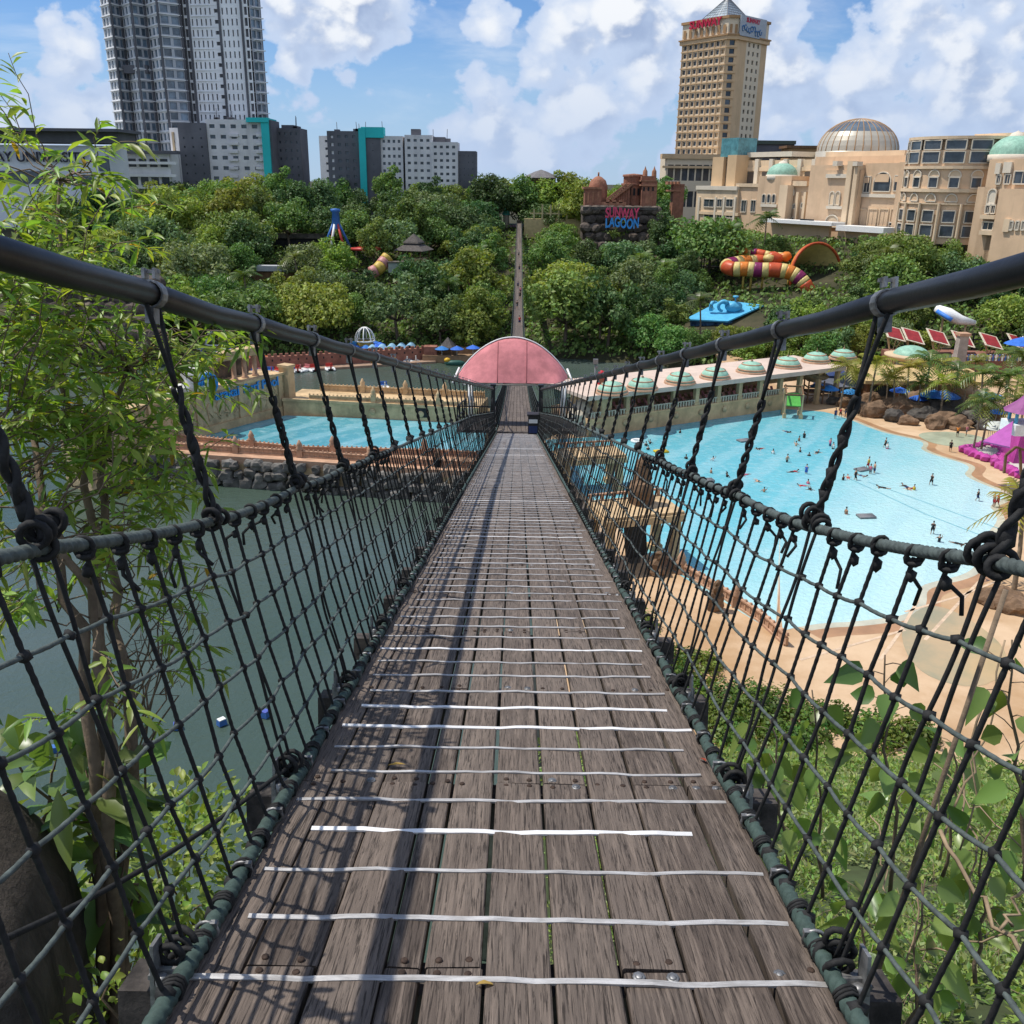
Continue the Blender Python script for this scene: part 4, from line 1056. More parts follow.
mb.lathe([(2.2, 3.2), (1.6, 4.0), (0, 4.4)], q, 10); mb.build('mesh_cage', M('pale_net', (.5, .52, .48), .7, .1, 1), o)
# ---- canopy side: lamp post, red booth and pale rocks by the gallery's end
q = on(594, 386, 6); o = thing('lamp_post', 'grey lamp post between the pink canopy and the arcade', 'lamp post', on(594, 400, 6))
mb = MB(); b0 = on(594, 400, 6); tpz = at(594, 363, b0.y).z; mb.tube([b0, (b0.x, b0.y, tpz)], .16, 8); mb.build('pole', m_metal, o); mb = MB(); mb.box((b0.x, b0.y, tpz+.3), (.9, .6, .9)); mb.box((b0.x+.2, b0.y, tpz-.8), (.5, .5, .5)); mb.build('lamp_head', m_metal, o)
c = on(601, 384, 11.2); o = thing('red_booth', 'small red booth with rounded cap rising behind the arcade roof', 'booth', c)
m_red = M('red_paint', (.50, .025, .04), .5, .15, 1)
mb = MB(); mb.lathe([(.75, 0), (.8, .9), (.75, 1.4), (.3, 1.6)], c, 12); mb.build('body', m_red, o); mb = MB(); mb.lathe([(.55, 1.5), (.62, 1.8), (.42, 2.3), (0, 2.45)], c, 12); mb.build('cap', m_red, o)
mb = MB(); mb.box(c+Vector((.0, -.8, .6)), (.7, .1, .8)); mb.build('panel', M('brown_panel', (.2, .09, .05), .7, .2, 2), o)
for i, (x, y, r, m_, l) in enumerate([(584, 432, 3.2, M('pale_rock', (.45, .40, .32), .9, .2, .5, .5, 3), 'pale rock mound beside the left end of the arcade'), (572, 420, 2.8, M('mossy_rock', (.26, .36, .28), .9, .25, .5, .5, 3), 'greenish rock mound beside the bridge'), (560, 430, 2.4, m_rock_b, 'brown rock mound close under the bridge')]):
    boulder(on(x, y, 4), (r, r, r*1.1), l, i+60, m_)
o = thing('loudspeaker', 'small black loudspeaker at the left end of the arcade', 'loudspeaker', on(581, 424, 4)); q = on(581, 424, 4)
mb = MB(); mb.box(q+Vector((0, 0, 5)), (1.6, 1., 3.)); mb.build('cabinet', m_dark, o); mb = MB(); mb.bar(q, q+Vector((0, 0, 3.6)), .3); mb.build('stand', m_metal, o)
# ---- giant tube slide on the slope
m_sl = [M('slide_red', (.50, .085, .03), .4, .15, .6), M('slide_cream', (.62, .48, .18), .45, .12, .6), M('slide_purple', (.20, .02, .09), .4, .15, .6), M('slide_orange', (.62, .19, .03), .4, .12, .6)]
def stripes(pts, r, pat, n=14, sub=7):
    P = [Vector(q) for q in pts]; out_ = []
    for i in range(len(P)-1):
        p0, p1, p2, p3 = P[max(i-1, 0)], P[i], P[i+1], P[min(i+2, len(P)-1)]
        for k in range(sub):
            t = k/sub; out_.append(.5*((2*p1)+(p2-p0)*t+(2*p0-5*p1+4*p2-p3)*t*t+(3*p1-p0-3*p2+p3)*t**3))
    out_.append(P[-1]); mb = MB(); i = 0; k = 0
    while i < len(out_)-1:
        L = pat[k % len(pat)][1]; seg = out_[i:i+L+1]
        if len(seg) > 1:
            mb.tube(seg, r, n, pat[k % len(pat)][0]); 
        i += L; k += 1
    return mb
ws = thing('tube_slide', 'giant striped tube water slide with open orange funnel on the wooded slope', 'water slide', at(770, 300, 285))
mb = stripes([at(714, 249, 300), at(722, 250, 298), (at(733, 250, 296)), at(746, 252, 294), at(757, 253, 292), at(772, 256, 290), at(790, 257, 289)], 1.25, [(0, 4), (1, 2), (3, 3), (1, 2), (2, 3)]); mb.build('upper_tube', m_sl, ws)
mb = stripes([at(776, 262, 290), at(766, 261, 291), at(752, 262, 290), at(738, 263, 287), at(727, 266, 284), at(733, 269, 281), at(746, 269, 280), at(760, 270, 279), at(775, 270, 278), at(788, 272, 277), at(798, 277, 276), at(805, 285, 275), at(810, 295, 274.5), at(813, 301, 274)], 2.1, [(2, 4), (1, 3), (0, 6), (1, 3), (3, 4), (1, 3)]); mb.build('lower_tube', m_sl, ws)
c = at(774, 259, 288); mb = MB(); mb.rock(c, (2.8, 2, 2.2), 5, 0, 2, .3, True); mb.rock(c+Vector((3, 0, .6)), (2, 1.6, 1.6), 8, 3, 2, .3, True); mb.rock(c+Vector((-2, -1, .3)), (1.6, 1.6, 1.3), 9, 1, 2, .3, True); mb.build('mixing_bowl', m_sl, ws)
# funnel: a wide cone cut open towards the pool
fc = at(816, 277, 284); ax = Vector((.42, -.86, .10)).normalized(); ex = Vector((ax.y, -ax.x, 0)).normalized(); ex = -ex if ex.x < 0 else ex; ez = ex.cross(ax); ez = -ez if ez.z < 0 else ez
mb = MB(); R1, R2, dep = 9.4, 2.4, 9.5
prof = [(R2, -dep), (R1*.62, -dep*.5), (R1, 0), (R1+.45, 0), (R1+.45, -.9), (R1*.66, -dep*.5-.5), (R2+.3, -dep)]
n = 40; rings = []
for (r, d) in prof: rings.append([fc+(ex*math.cos(a)+ez*math.sin(a))*r+ax*d for a in [2*math.pi*j/n for j in range(n)]])
for i in range(len(prof)-1):
    mi = [1, 1, 3, 3, 3, 0][i]
    for j in range(n):
        mi2 = mi
        if i < 2 and 20 <= j < 36 : mi2 = 0
        mb.add([rings[i][j], rings[i][(j+1) % n], rings[i+1][(j+1) % n], rings[i+1][j]], [(0, 1, 2, 3)], mi2, True)
mb.add(rings[0], [tuple(range(n))], 0)
mb.build('funnel', m_sl, ws)
mb = MB(); rr = [fc+(ex*math.cos(a)+ez*math.sin(a))*(R1+.3)+ax*.1 for a in [2*math.pi*j/n for j in range(n)]]; mb.tube(rr, .4, 6, 0, closed=True); mb.build('rim', m_sl, ws)
m_yel = M('yellow_steel', (.42, .30, .06), .6, .2, 1)
for (x, y) in [(744, 268), (752, 266), (763, 270), (789, 272), (800, 278)]:
    mb = MB(); a = at(x, y+3, 280); mb.tube([a, (a.x, a.y, hillz(a.x, a.y)-1)], .34, 8); mb.build('support', m_yel, ws)
o = thing('slide_tower', 'dark steel stair tower with black hipped roof at the slide start', 'tower', at(709, 285, 302))
mb = MB(); b0 = at(709, 290, 302); t0 = at(709, 243, 302)
for dx in (-2.6, 2.6):
    for dy in (-2, 2): mb.bar((b0.x+dx, 302+dy, b0.z-6), (b0.x+dx, 302+dy, t0.z), .3)
z = b0.z-4
while z < t0.z: mb.box((b0.x, 302, z), (5.6, 4.4, .2)); mb.bar((b0.x-2.6, 299.8, z), (b0.x+2.6, 299.8, z+2.8), .2); z += 2.8
mb.build('frame', m_wire, o); mb = MB(); mb.lathe([(5, 0), (4.8, .2), (3.2, 1.7), (0, 2.2)], t0, 4, sm=False, a0=math.pi/4, a1=math.pi/4+2*math.pi); mb.build('roof', m_dark, o)
# ---- blue roofed pool house with a whale shaped fountain figure
o = thing('blue_pool_house', 'open pool house with flat sky blue roof in the trees', 'pool house', at(726, 325, 262))
m_sky = M('light_blue_roof', (.10, .42, .66), .45, .12, .5)
rp = [at(685, 319, 262), at(728, 321, 258), at(764, 305, 266), at(722, 300, 271)]; z = rp[0].z
mb = MB(); mb.add(rp+[q-Vector((0, 0, .4)) for q in rp], [(0, 1, 2, 3), (7, 6, 5, 4), (0, 4, 5, 1), (1, 5, 6, 2), (2, 6, 7, 3), (3, 7, 4, 0)]); mb.build('roof', m_sky, o)
ce = sum(rp, Vector())/4
mb = MB(); mb.prism([tuple(ce+(q-ce)*.86)[:2] for q in rp], z-3.6, z-.36)
mb.build('wall', M('mural_wall', (.02, .05, .17), .6, .5, .9, col2=(.10, .22, .42)), o)
mb = MB(); mb.prism([tuple(ce+(q-ce)*.95)[:2] for q in rp], z-4.2, z-3.6); mb.build('ledge', M('blue_ledge', (.05, .12, .32), .6, .2, 1), o)
o = thing('whale_fountain', 'bright blue curled sea creature figure on the sky blue roof', 'figure', ce+Vector((0, 0, .1)))
bc = at(731, 311, 264); mb = MB(); mb.rock(bc+Vector((.6, 0, 1.1)), (2.4, 1.6, 1.6), 2, 0, 3, .12, True); mb.build('body', m_sky, o)
mb = MB(); mb.tube([bc+Vector((-.2+1.3*math.cos(a), -.5, 1.2+1.3*math.sin(a))) for a in [.6+i*.45 for i in range(10)]], [.7-.04*i for i in range(10)], 8); mb.v = [q+Vector((-2.2, 0, .1)) for q in mb.v]; mb.build('tentacle', m_sky, o)
mb = MB(); mb.tube([bc+Vector((-5.6, 0, 0)), bc+Vector((-5.7, 0, 1.6)), bc+Vector((-5.3, 0, 2.5))], [.55, .6, .45], 8); mb.rock(bc+Vector((-4.9, 0, 2.4)), (.9, .5, .4), 4, 0, 2, .2, True); mb.build('tentacle', m_sky, o)
mb = MB(); mb.tube([bc+Vector((1, 0, 2.4)), bc+Vector((1, 0, 3.6))], .22, 6); mb.lathe([(.2, 3.5), (.9, 3.9), (.7, 4.2), (0, 4.1)], bc+Vector((1, 0, 0)), 8); mb.build('spout', m_sky, o)
o = thing('tan_slide', 'tan coiled water slide half hidden left of the sky blue roof', 'water slide', at(694, 297, 280))
mb = MB(); q = at(693, 303, 278); mb.tube([q+Vector((3.2*math.cos(a), 2.6*math.sin(a), .35*a)) for a in [i*.35 for i in range(30)]], .75, 8); mb.build('flume', M('tan_flume', (.50, .42, .27), .6, .15, 1), o)
# ================================================================== left side: surf pool, lake front, rides in the trees
o = thing('rock_wall', 'dark boulder wall along the lake edge below the surf pool promenade', 'rock wall', (-35, 136, 0))
mb = MB(); line = [Vector(q) for q in ((-68, 141), (-57, 139), (-34, 135), (-11.5, 131), (-4.6, 130.4))]; k = 0
for a, b_ in zip(line, line[1:]):
    d = b_-a; n = max(1, int(d.length/1.75))
    for i in range(n):
        q = a+d*(i/n)
        for r_, z in ((1.15, .35), (1.1, 1.9), (.95, 3.4)):
            mb.rock((q.x+ru(-.5, .5), q.y+ru(-.35, .3)-.35+z*.12, z+ru(-.35, .35)), (r_*ru(.75, 1.4), ru(.8, 1.15), r_*ru(.75, 1.15)), k, 0, 2, .42, False, .82); k += 1
mb.build('stones', M('grey_boulders', (.12, .112, .10), .9, .45, .6, .7, 3, col2=(.20, .185, .165), island=.25, bdist=.12), o)
balustrade([(-66, 142.2), (-57, 141.5), (-34, 137.5), (-11.7, 133.2), (-5.6, 132.7)], 'pinkish stone balustrade above the dark boulder wall', 4.5, .95, pil=11)
balustrade([(-56, 146.6), (-34, 140.2), (-12, 139.2), (-6, 138.2)], 'pinkish stone balustrade at the near edge of the surf pool', 4.5, .85, pil=14)
# far wall of the surf pool with a walkway on top
o = thing('pool_wall', 'long sandstone wall with round medallions behind the surf pool', 'wall', (-25, 166, 3.4))
P0 = on(284, 414, 3.9); P1 = on(478, 424, 3.9); d = (P1-P0); d.z = 0; Lw = d.length; d.normalize(); back = Vector((-d.y, d.x, 0))
def LW(s, b_, z): return Vector((P0.x, P0.y, 0))+d*s+back*b_+Vector((0, 0, z))
def lbox(mb, f, s0, s1, b0, b1, z0, z1, mi=0):
    mb.add([f(s, b_, z) for z in (z0, z1) for b_ in (b0, b1) for s in (s0, s1)], [(0, 2, 3, 1), (4, 5, 7, 6), (0, 1, 5, 4), (2, 6, 7, 3), (0, 4, 6, 2), (1, 3, 7, 5)], mi)
mb = MB(); lbox(mb, LW, 0, Lw, 0, 9.5, 0, 6.6); lbox(mb, LW, -.1, Lw+.1, -.2, .4, 6.35, 6.85); mb.build('wall', m_stone_w, o)
for s in (8, 17, 26, 34):
    c = LW(s, -.02, 5.2); mb = MB(); mb.lathe([(0, 0), (.6, 0), (.6, .12), (.35, .2), (0, .22)], n=14); mb.v = [c+d*q.x+Vector((0, 0, q.y))-back*q.z for q in mb.v]; mb.build('medallion', m_stone, o)
mb = MB(); lbox(mb, LW, 25.3, 27.2, -.14, -.02, 4.6, 6.9); mb.build('grille', m_dark, o)
balustrade([tuple(LW(4, 8.8, 0))[:2], tuple(LW(Lw-.5, 8.8, 0))[:2]], 'sandstone balustrade on the long wall between surf pool and lake', 6.6, 1.1, m_stone, pil=8)
balustrade([tuple(LW(5, .5, 0))[:2], tuple(LW(Lw-.5, .5, 0))[:2]], 'low sandstone balustrade at the pool side of the long wall', 6.85, .7, m_stone, pil=12)
# sign wall
Q0 = on(286, 412, 3.9); Q1 = on(198, 437, 3.9); e = (Q1-Q0); e.z = 0; e.normalize(); bk2 = Vector((e.y, -e.x, 0))
if bk2.x > 0: bk2 = -bk2
Ls = 42.
def SW(s, b_, z): return Vector((Q0.x, Q0.y, 0))+e*s+bk2*b_+Vector((0, 0, z))
sw = thing('sign_wall', 'high carved sandstone wall with blue pool lettering', 'wall', Q0)
mb = MB(); lbox(mb, SW, 0, Ls, 0, 6, 0, 10.9); mb.build('wall', M('carved_stone', (.50, .375, .22), .88, .3, .45, 1., 1.1, streak=.75, bdist=.35), sw)
mb = MB(); lbox(mb, SW, -.1, Ls, -.5, .0, 3, 5.2); lbox(mb, SW, -.1, Ls, -.35, .0, 11.0, 11.4); lbox(mb, SW, -.2, Ls, -.3, 6.2, 10.9, 11.25); mb.build('ledge', m_stone_w, sw)
for s in (1.2, 11, 20.5, 30):
    mb = MB(); lbox(mb, SW, s-.5, s+.5, -.3, -.0, 5.2, 10.9); mb.build('pilaster', m_stone, sw)
mb = MB(); lbox(mb, SW, -1.6, .1, -1.2, 1., 0, 12.2); lbox(mb, SW, -1.8, .25, -1.4, 1.2, 12.2, 12.7); mb.build('end_pillar', m_stone, sw)
for k in range(16):   # carved relief figures
    s = 2.6+k*1.95+ru(-.2, .2); mb = MB()
    pts = [SW(s+ru(-.5, .5), -.05, 6+q*.75) for q in range(5)]; mb.tube(pts, .16, 6); mb.tube([SW(s-.7, -.05, 6.4+ru(0, 2)), SW(s+.7, -.05, 7+ru(0, 2))], .13, 6); mb.build('relief', m_stone, sw)
sgn = thing('pool_sign', 'blue raised lettering on the carved sandstone wall', 'sign', SW(12, -.35, 9))
m_sgn = M('sign_blue', (.03, .25, .62), .45, .08, 1)
for txt, s_ in (('arakai', 14.0), ('Surf Pool', 5.9)):
    t = text_mb(txt, 2.35, .12, .03); place_mb(t, SW(s_, -.2, 9.35), -e, (0, 0, 1), -bk2); t.build('lettering', m_sgn, sgn)
# ruin pavilion on top of the sign wall
o = thing('ruin_pavilion', 'ruined sandstone pavilion with columns on top of the sign wall', 'pavilion', SW(12, 4, 11))
for k in range(7):
    s = 4.5+k*2.5
    if k in (3,): continue
    mb = MB(); q = SW(s, 2.5, 11.2); mb.lathe([(.65, 0), (.65, .3), (.45, .4), (.42, 3.4), (.62, 3.7), (.62, 3.9)], q, 10); mb.build('column', m_stone_p, o)
mb = MB(); lbox(mb, SW, 3.6, 13, 1.6, 3.5, 15.1, 16); lbox(mb, SW, 3.3, 12.6, 1.4, 3.7, 16., 16.5); lbox(mb, SW, 13.6, 20.4, 1.7, 3.4, 15.1, 15.8); mb.build('lintel', m_stone_w, o)
mb = MB(); lbox(mb, SW, 3.4, 30, 5.2, 6, 11, 14.4); mb.build('back_wall', m_rock_d, o)
o = thing('white_shell', 'white painted rock with blue swirls beside the ruin pavilion', 'statue', SW(19, 3, 11))
mb = MB(); mb.rock(SW(19, 1.2, 13), (2.6, 2.6, 2.6), 5, 0, 3, .3); mb.build('shell', M('white_plaster', (.62, .60, .55), .8, .1, 1), o)
mb = MB()
for q in range(3): mb.tube([SW(19+math.cos(a)*(1+q*.5), -1.5+.1*q, 12.6+math.sin(a)*(1+q*.4)) for a in [i*.5 for i in range(9)]], .22, 6)
mb.build('swirl', m_sgn, o)
mb = MB(); mb.rock(SW(24, .5, 12), (2, 1.6, 1.4), 8, 0, 2, .4); tag(mb.build('white_boulder', MATS['white_plaster']), 'pale boulder left of the white painted rock on the sign wall', 'boulder')
# ---- lake front: brick castle wall, boats, boat canopy, ribbed pavilions
m_brickr = M('castle_brick', (.27, .12, .085), .88, .25, .6, .3, 5, streak=.3)
W0 = on(222, 374, 0); W1 = on(432, 361, 0); d3 = W1-W0; L3 = d3.length; d3.normalize(); b3 = Vector((-d3.y, d3.x, 0))
def CW(s, b_, z): return W0+d3*s+b3*b_+Vector((0, 0, z))
o = thing('castle_wall', 'low reddish brick castle wall with battlements on the far lake shore', 'wall', W0)
mb = MB(); lbox(mb, CW, 0, L3, 0, 1.6, -1, 3.4); k = 0.
while k < L3-.8: lbox(mb, CW, k, k+.75, 0, .6, 3.4, 4.1); k += 1.4
mb.build('wall', m_brickr, o)
mb = MB(); k = 1.5
while k < L3-1: lbox(mb, CW, k, k+.35, -.03, .05, 2.3, 2.8); k += 2.1
mb.build('arrow_slits', m_dark, o)
mb = MB(); lbox(mb, CW, 0, L3, -3.5, 0, -1, .55); mb.build('jetty', M('jetty', (.30, .20, .14), .85, .2, .8), o)
m_ww = M('boat_white', (.70, .70, .68), .4, .06, 2)
m_bcol = [M('boat_blue', (.05, .14, .40), .45, .1, 2), M('boat_red', (.48, .05, .04), .45, .1, 2), M('boat_yellow', (.60, .36, .03), .45, .1, 2), M('boat_pink', (.52, .18, .18), .45, .1, 2)]
def pedal_boat():
    o = thing('pedal_boat', '', 'boat'); mb = MB()
    for s in (-1, 1): mb.rock((s*.85, 0, .25), (.42, 2., .42), 3, 0, 2, .06, True)
    mb.box((0, -.1, .5), (1.8, 2.4, .16)); mb.build('hull', m_ww, o, False)
    mb = MB(); mb.box((0, .55, .85), (1.6, .5, .16)); mb.box((0, .85, 1.2), (1.6, .14, .7)); mb.build('seat', m_bcol[0], o, False)
    mb = MB(); mb.tube([(0, -1.3, .5), (0, -1.5, 1.2), (0, -1.3, 1.75), (0, -1.7, 1.8)], [.24, .17, .15, .06], 6); mb.build('prow', m_ww, o, False); return o
pb = pedal_boat(); KIDS.clear(); items = []
for i, (x, y, m_) in enumerate([(255, 376, 0), (262, 375, 3), (269, 374, 0), (276, 374, 1), (283, 373, 3), (290, 373, 0), (297, 372, 1), (305, 371, 3), (314, 371, 1), (330, 370, 1), (408, 362.5, 0), (414, 362, 0), (384, 389, 0), (395, 363.5, 2), (374, 364, 2)]):
    q = on(x, y, 0); q.z = .0; o = dup(pb, q, ru(-.6, .6), 1.05, None, 'pedal boats on the lake', {'seat': m_bcol[m_], 'prow': m_ww if m_ == 0 else m_bcol[m_]})
    items.append((o, x, y, ['white and blue', 'white and red', 'yellow', 'white and pink'][m_]+' pedal boat'))
drop(pb)
rank_labels(items, [('orange raft', 268, 362), ('blue boat canopy', 390, 356)], {'left': 'left of the', 'right': 'right of the', 'front': 'in front of the', 'behind': 'behind the'}, 'boat')
o = thing('inflatable_raft', 'orange inflatable slide raft beside the pedal boats', 'raft', on(268, 365, 2)); mb = MB(); q = on(266, 366, .5); mb.rock(q+Vector((0, 0, 1)), (4.2, 2, 1.5), 4, 0, 3, .15, True); mb.build('body', M('orange_vinyl', (.62, .13, .03), .5, .12, 1), o); mb = MB(); mb.rock(q+Vector((-3, .5, 2)), (1.5, 1.3, 1), 6, 0, 2, .15, True); mb.build('bow', m_bcol[1], o)
o = thing('boat_canopy', 'row of pale blue arched canopies over the boat jetty', 'canopy', on(390, 362, 0))
m_pb = M('pale_blue_canvas', (.26, .45, .60), .7, .12, 1)
C0 = on(365, 364, 0); C1 = on(414, 360.5, 0); dc_ = C1-C0; n = 5
for i in range(n):
    a = C0+dc_*(i/n); b_ = C0+dc_*((i+1)/n); mb = MB(); vs = []
    for k in range(9):
        t = k/8; q = a.lerp(b_, t); h = 3.2+.95*math.sin(math.pi*t)
        vs += [q+Vector((0, 0, h)), q+Vector((0, 5, h)), q+Vector((0, 5, h-.12)), q+Vector((0, 0, h-.12))]
    mb.add(vs, [(k*4+j, k*4+(j+1) % 4, k*4+4+(j+1) % 4, k*4+4+j) for k in range(8) for j in range(4)]+[(3, 2, 1, 0), (32, 33, 34, 35)]); mb.build('vault', m_pb, o)
    for q in (a, b_):
        mb = MB(); mb.tube([q, q+Vector((0, 0, 3.2))], .12, 6); mb.build('post', m_white, o)
mb = MB(); mb.box(C0+dc_*.5+Vector((0, 2.5, .4)), (dc_.length, 5.5, .5)); mb.build('jetty', m_rock_d, o)
def ribbed(px, py, lab, r, h):
    c = at(px, py, 246); c.z = max(c.z, 2); o = thing('ribbed_pavilion', lab, 'pavilion', c); mb = MB()
    for i in range(8):
        a = math.pi*2*i/8; mb.tube([c+Vector((r*math.cos(a)*math.cos(t), r*math.sin(a)*math.cos(t), h*math.sin(t))) for t in [math.pi/2*k/6 for k in range(7)]], .17, 5)
    mb.lathe([(r+.15, 0), (r+.15, .3), (r-.2, .3)], c, 16); mb.build('ribs', m_white, o)
    mb = MB(); mb.lathe([(r*.9, -2.6), (r*.85, 0)], c, 8); mb.build('base', M('yellow_base', (.55, .36, .08), .6, .2, 1), o)
    for i in range(8):
        a = math.pi*2*i/8+.2; mb = MB(); q = c+Vector((math.cos(a)*r*1.5, math.sin(a)*r*1.5, -1.1)); mb.lathe([(1.5, 0), (1.4, .12), (.05, .75)], q, 8, sm=False); mb.tube([q+Vector((0, 0, -2.2)), q+Vector((0, 0, .7))], .06, 5); mb.build('parasol', m_blue, o)
ribbed(365, 341, 'white ribbed dome pavilion ringed by blue parasols on the far shore', 2.6, 3.6)
ribbed(217, 344, 'white ribbed dome pavilion with blue parasols behind the ruin', 3.0, 3.6)
o = thing('shore_terrace', 'stepped brown terrace with railing on the far shore', 'terrace', on(455, 362, 0))
mb = MB(); a = on(430, 363, 0); mb.box(a+Vector((8, 3, .8)), (20, 5, 2.2)); mb.box(a+Vector((8.6, 5, 2.2)), (19, 3, 2.2)); mb.build('steps', M('brown_terrace', (.30, .19, .11), .85, .25, .6), o)
mb = MB(); mb.box(a+Vector((0, 2.6, 1.9)), (3.4, 3, 4.2)); mb.build('tower', m_brickr, o)
for (x, y) in [(442, 357), (457, 357), (473, 356)]:
    q = on(x, y, 1.9); q.y = min(q.y, 243); o = dup(pu, at(x, y, 241), ru(0, 1), 1.1); UMB.append((o, x, y, 'blue shore umbrella'))
def hut(px, py, Y, lab, r, h, tiers=1, mat=None):
    c = at(px, py, Y); o = thing('thatched_hut', lab, 'hut', c); mb = MB()
    mb.lathe([(r, 0), (r*.96, .18), (r*.5, h*.5), (.05, h)], c, 4, sm=False, a0=.5, a1=.5+2*math.pi)
    if tiers > 1: mb.lathe([(r*.55, h*.62), (r*.5, h*.75), (.05, h*1.45)], c, 4, sm=False, a0=.5, a1=.5+2*math.pi)
    mb.build('roof', mat or M('grey_thatch', (.10, .088, .08), .95, .3, 2, .7, 10), o)
    for i in range(4):
        mb = MB(); a = .5+i*math.pi/2; mb.tube([c+Vector((r*.75*math.cos(a), r*.75*math.sin(a), -3.4)), c+Vector((r*.75*math.cos(a), r*.75*math.sin(a), .2))], .2, 6); mb.build('post', m_wood_b, o)
    mb = MB(); mb.box(c+Vector((0, 0, -5.0)), (r*1.1, r*1.1, 5)); mb.build('base', m_stone_w, o)
hut(448, 347, 244, 'small dark thatched hut by the lake behind blue umbrellas', 2.8, 2.6)
hut(414, 250, 318, 'two tiered dark pagoda roof hut among the trees on the slope', 7.2, 3.6, 2)
o = thing('toy_boat', 'green and yellow boat moored below the shore terrace', 'boat', on(455, 365, 0)); q = on(455, 365, 0)
mb = MB(); mb.rock(q+Vector((0, 0, .5)), (2.8, 1, .8), 1, 0, 2, .15, True); mb.build('hull', M('dark_green', (.03, .10, .08), .5, .2, 1), o); mb = MB(); mb.rock(q+Vector((-2, 0, 1.2)), (.8, .7, .7), 2, 0, 2, .2, True); mb.build('bow', m_bcol[2], o)
o = thing('toy_boat', 'yellow rimmed boat right of the pink canopy', 'boat', on(570, 384, 0)); q = on(570, 384, 0); mb = MB(); mb.rock(q+Vector((0, 0, .4)), (1.9, .8, .6), 1, 0, 2, .15, True); mb.build('hull', m_bcol[2], o); mb = MB(); mb.box(q+Vector((0, 0, 1.1)), (1.6, 1, .5)); mb.build('cabin', m_wood_b, o)
# ---- rides in the wooded slope
c = at(337, 243, 322); o = thing('pendulum_ride', 'blue tower ride with slanting coloured legs among the trees', 'ride', c)
tz = at(337, 209, 322).z-c.z; m_rb = M('ride_blue', (.05, .16, .46), .45, .12, 1)
mb = MB(); mb.lathe([(1.5, tz*.42), (1.15, tz*.9), (1.6, tz*.93), (1.6, tz), (0, tz+.2)], c, 10); mb.build('tower', m_rb, o)
for i in range(6):
    a = i*math.pi/3+.2; mb = MB(); mb.tube([c+Vector((.7*math.cos(a), .7*math.sin(a), tz*.62)), c+Vector((4.6*math.cos(a), 4.6*math.sin(a), -2.))], .42, 6); mb.build('leg', [m_rb, m_ww, m_bcol[1]][i % 3], o)
mb = MB(); mb.lathe([(0, -.4), (5, -.4), (5, .3), (0, .4)], c+Vector((10, -3, -1.5)), 14); mb.build('gondola_ring', m_bcol[1], o)
c = at(383, 265, 306); o = thing('curved_slide', 'pink and yellow tube slide end left of the pagoda roof', 'water slide', c)
mb = stripes([at(371, 273, 304), at(378, 269, 305), at(384, 262, 307), at(388, 257, 308)], 2., [(0, 3), (1, 3)], 12, 4); mb.build('tube', [M('slide_pink', (.48, .22, .20), .5, .15, 1), M('slide_yellow', (.55, .38, .08), .5, .15, 1)], o)
c = at(397, 268, 304); o = thing('pale_building', 'pale green low building under the pagoda roof', 'building', c); mb = MB(); mb.box(c+Vector((0, 2, 0)), (5.5, 4, 3)); mb.build('wall', M('pale_wall', (.34, .38, .34), .8, .1, 1), o); mb = MB(); mb.box(c+Vector((0, 2, 1.7)), (6.2, 4.6, .3)); mb.build('roof', m_rock_d, o)
o = thing('ride_track', 'long pale grey roof strip half hidden in the trees', 'shed', at(268, 268, 300)); mb = MB(); px_box(mb, 248, 300, 266, 271, 300, 4); mb.build('roof', M('grey_roof', (.40, .41, .42), .6, .1, 1), o); mb = MB(); px_box(mb, 252, 298, 272, 280, 301, 3); mb.build('wall', m_wood_b, o)
o = thing('monorail_beam', 'dark elevated beam with shed roof left of the blue ride', 'shed', at(300, 240, 335)); mb = MB(); px_box(mb, 262, 332, 234, 238, 335, 4); mb.build('roof', m_rock_d, o); mb = MB(); px_box(mb, 268, 330, 239, 247, 336, 3); mb.build('wall', m_dark, o)
# little castle at the far end of the bridge
c = at(515, 234, 392); o = thing('toy_castle', 'small pale blue and lilac turreted castle at the far end of the bridge', 'castle', c)
for i, (dx, h, m1, m2) in enumerate([(3.4, 12, M('pale_blue_wall', (.42, .52, .62), .7, .1, 1), M('lilac_cone', (.36, .30, .48), .6, .1, 1)), (-3.6, 11, M('cream_wall', (.55, .48, .38), .7, .1, 1), M('teal_cone', (.10, .42, .36), .6, .1, 1))]):
    mb = MB(); mb.lathe([(1.3, -6), (1.2, h*.62), (1.5, h*.66)], c+Vector((dx, 0, 0)), 10); mb.build('turret', m1, o)
    mb = MB(); mb.lathe([(1.7, h*.66), (.03, h*1.15)], c+Vector((dx, 0, 0)), 10, sm=False); mb.build('cone_roof', m2, o)
mb = MB(); mb.box(c+Vector((0, 1, 2.5)), (6, 2, 1.8)); mb.box(c+Vector((0, 2.5, -6)), (9, 3, 10)); mb.build('gate_arch', M('pink_wall', (.42, .25, .32), .7, .12, 1), o)
o = thing('pole_fence', 'row of tall yellow poles on a wall at the top of the slope', 'fence', at(560, 222, 372))
for i in range(7):
    a = at(534+i*8.2, 219, 372); t = at(534+i*8.2, 204+(i == 0)*5+ru(-1, 1), 372); mb = MB(); mb.bar((a.x, 372, a.z), (a.x, 372, t.z), .6); mb.build('pole', M('pale_yellow', (.50, .42, .22), .7, .15, 1), o)
mb = MB(); px_box(mb, 524, 594, 219, 238, 372, 2); mb.build('wall', M('yellow_wall', (.52, .40, .20), .8, .15, 1), o); mb = MB(); px_box(mb, 530, 590, 213, 214, 372, .3); mb.build('rail', MATS['pale_yellow'], o)
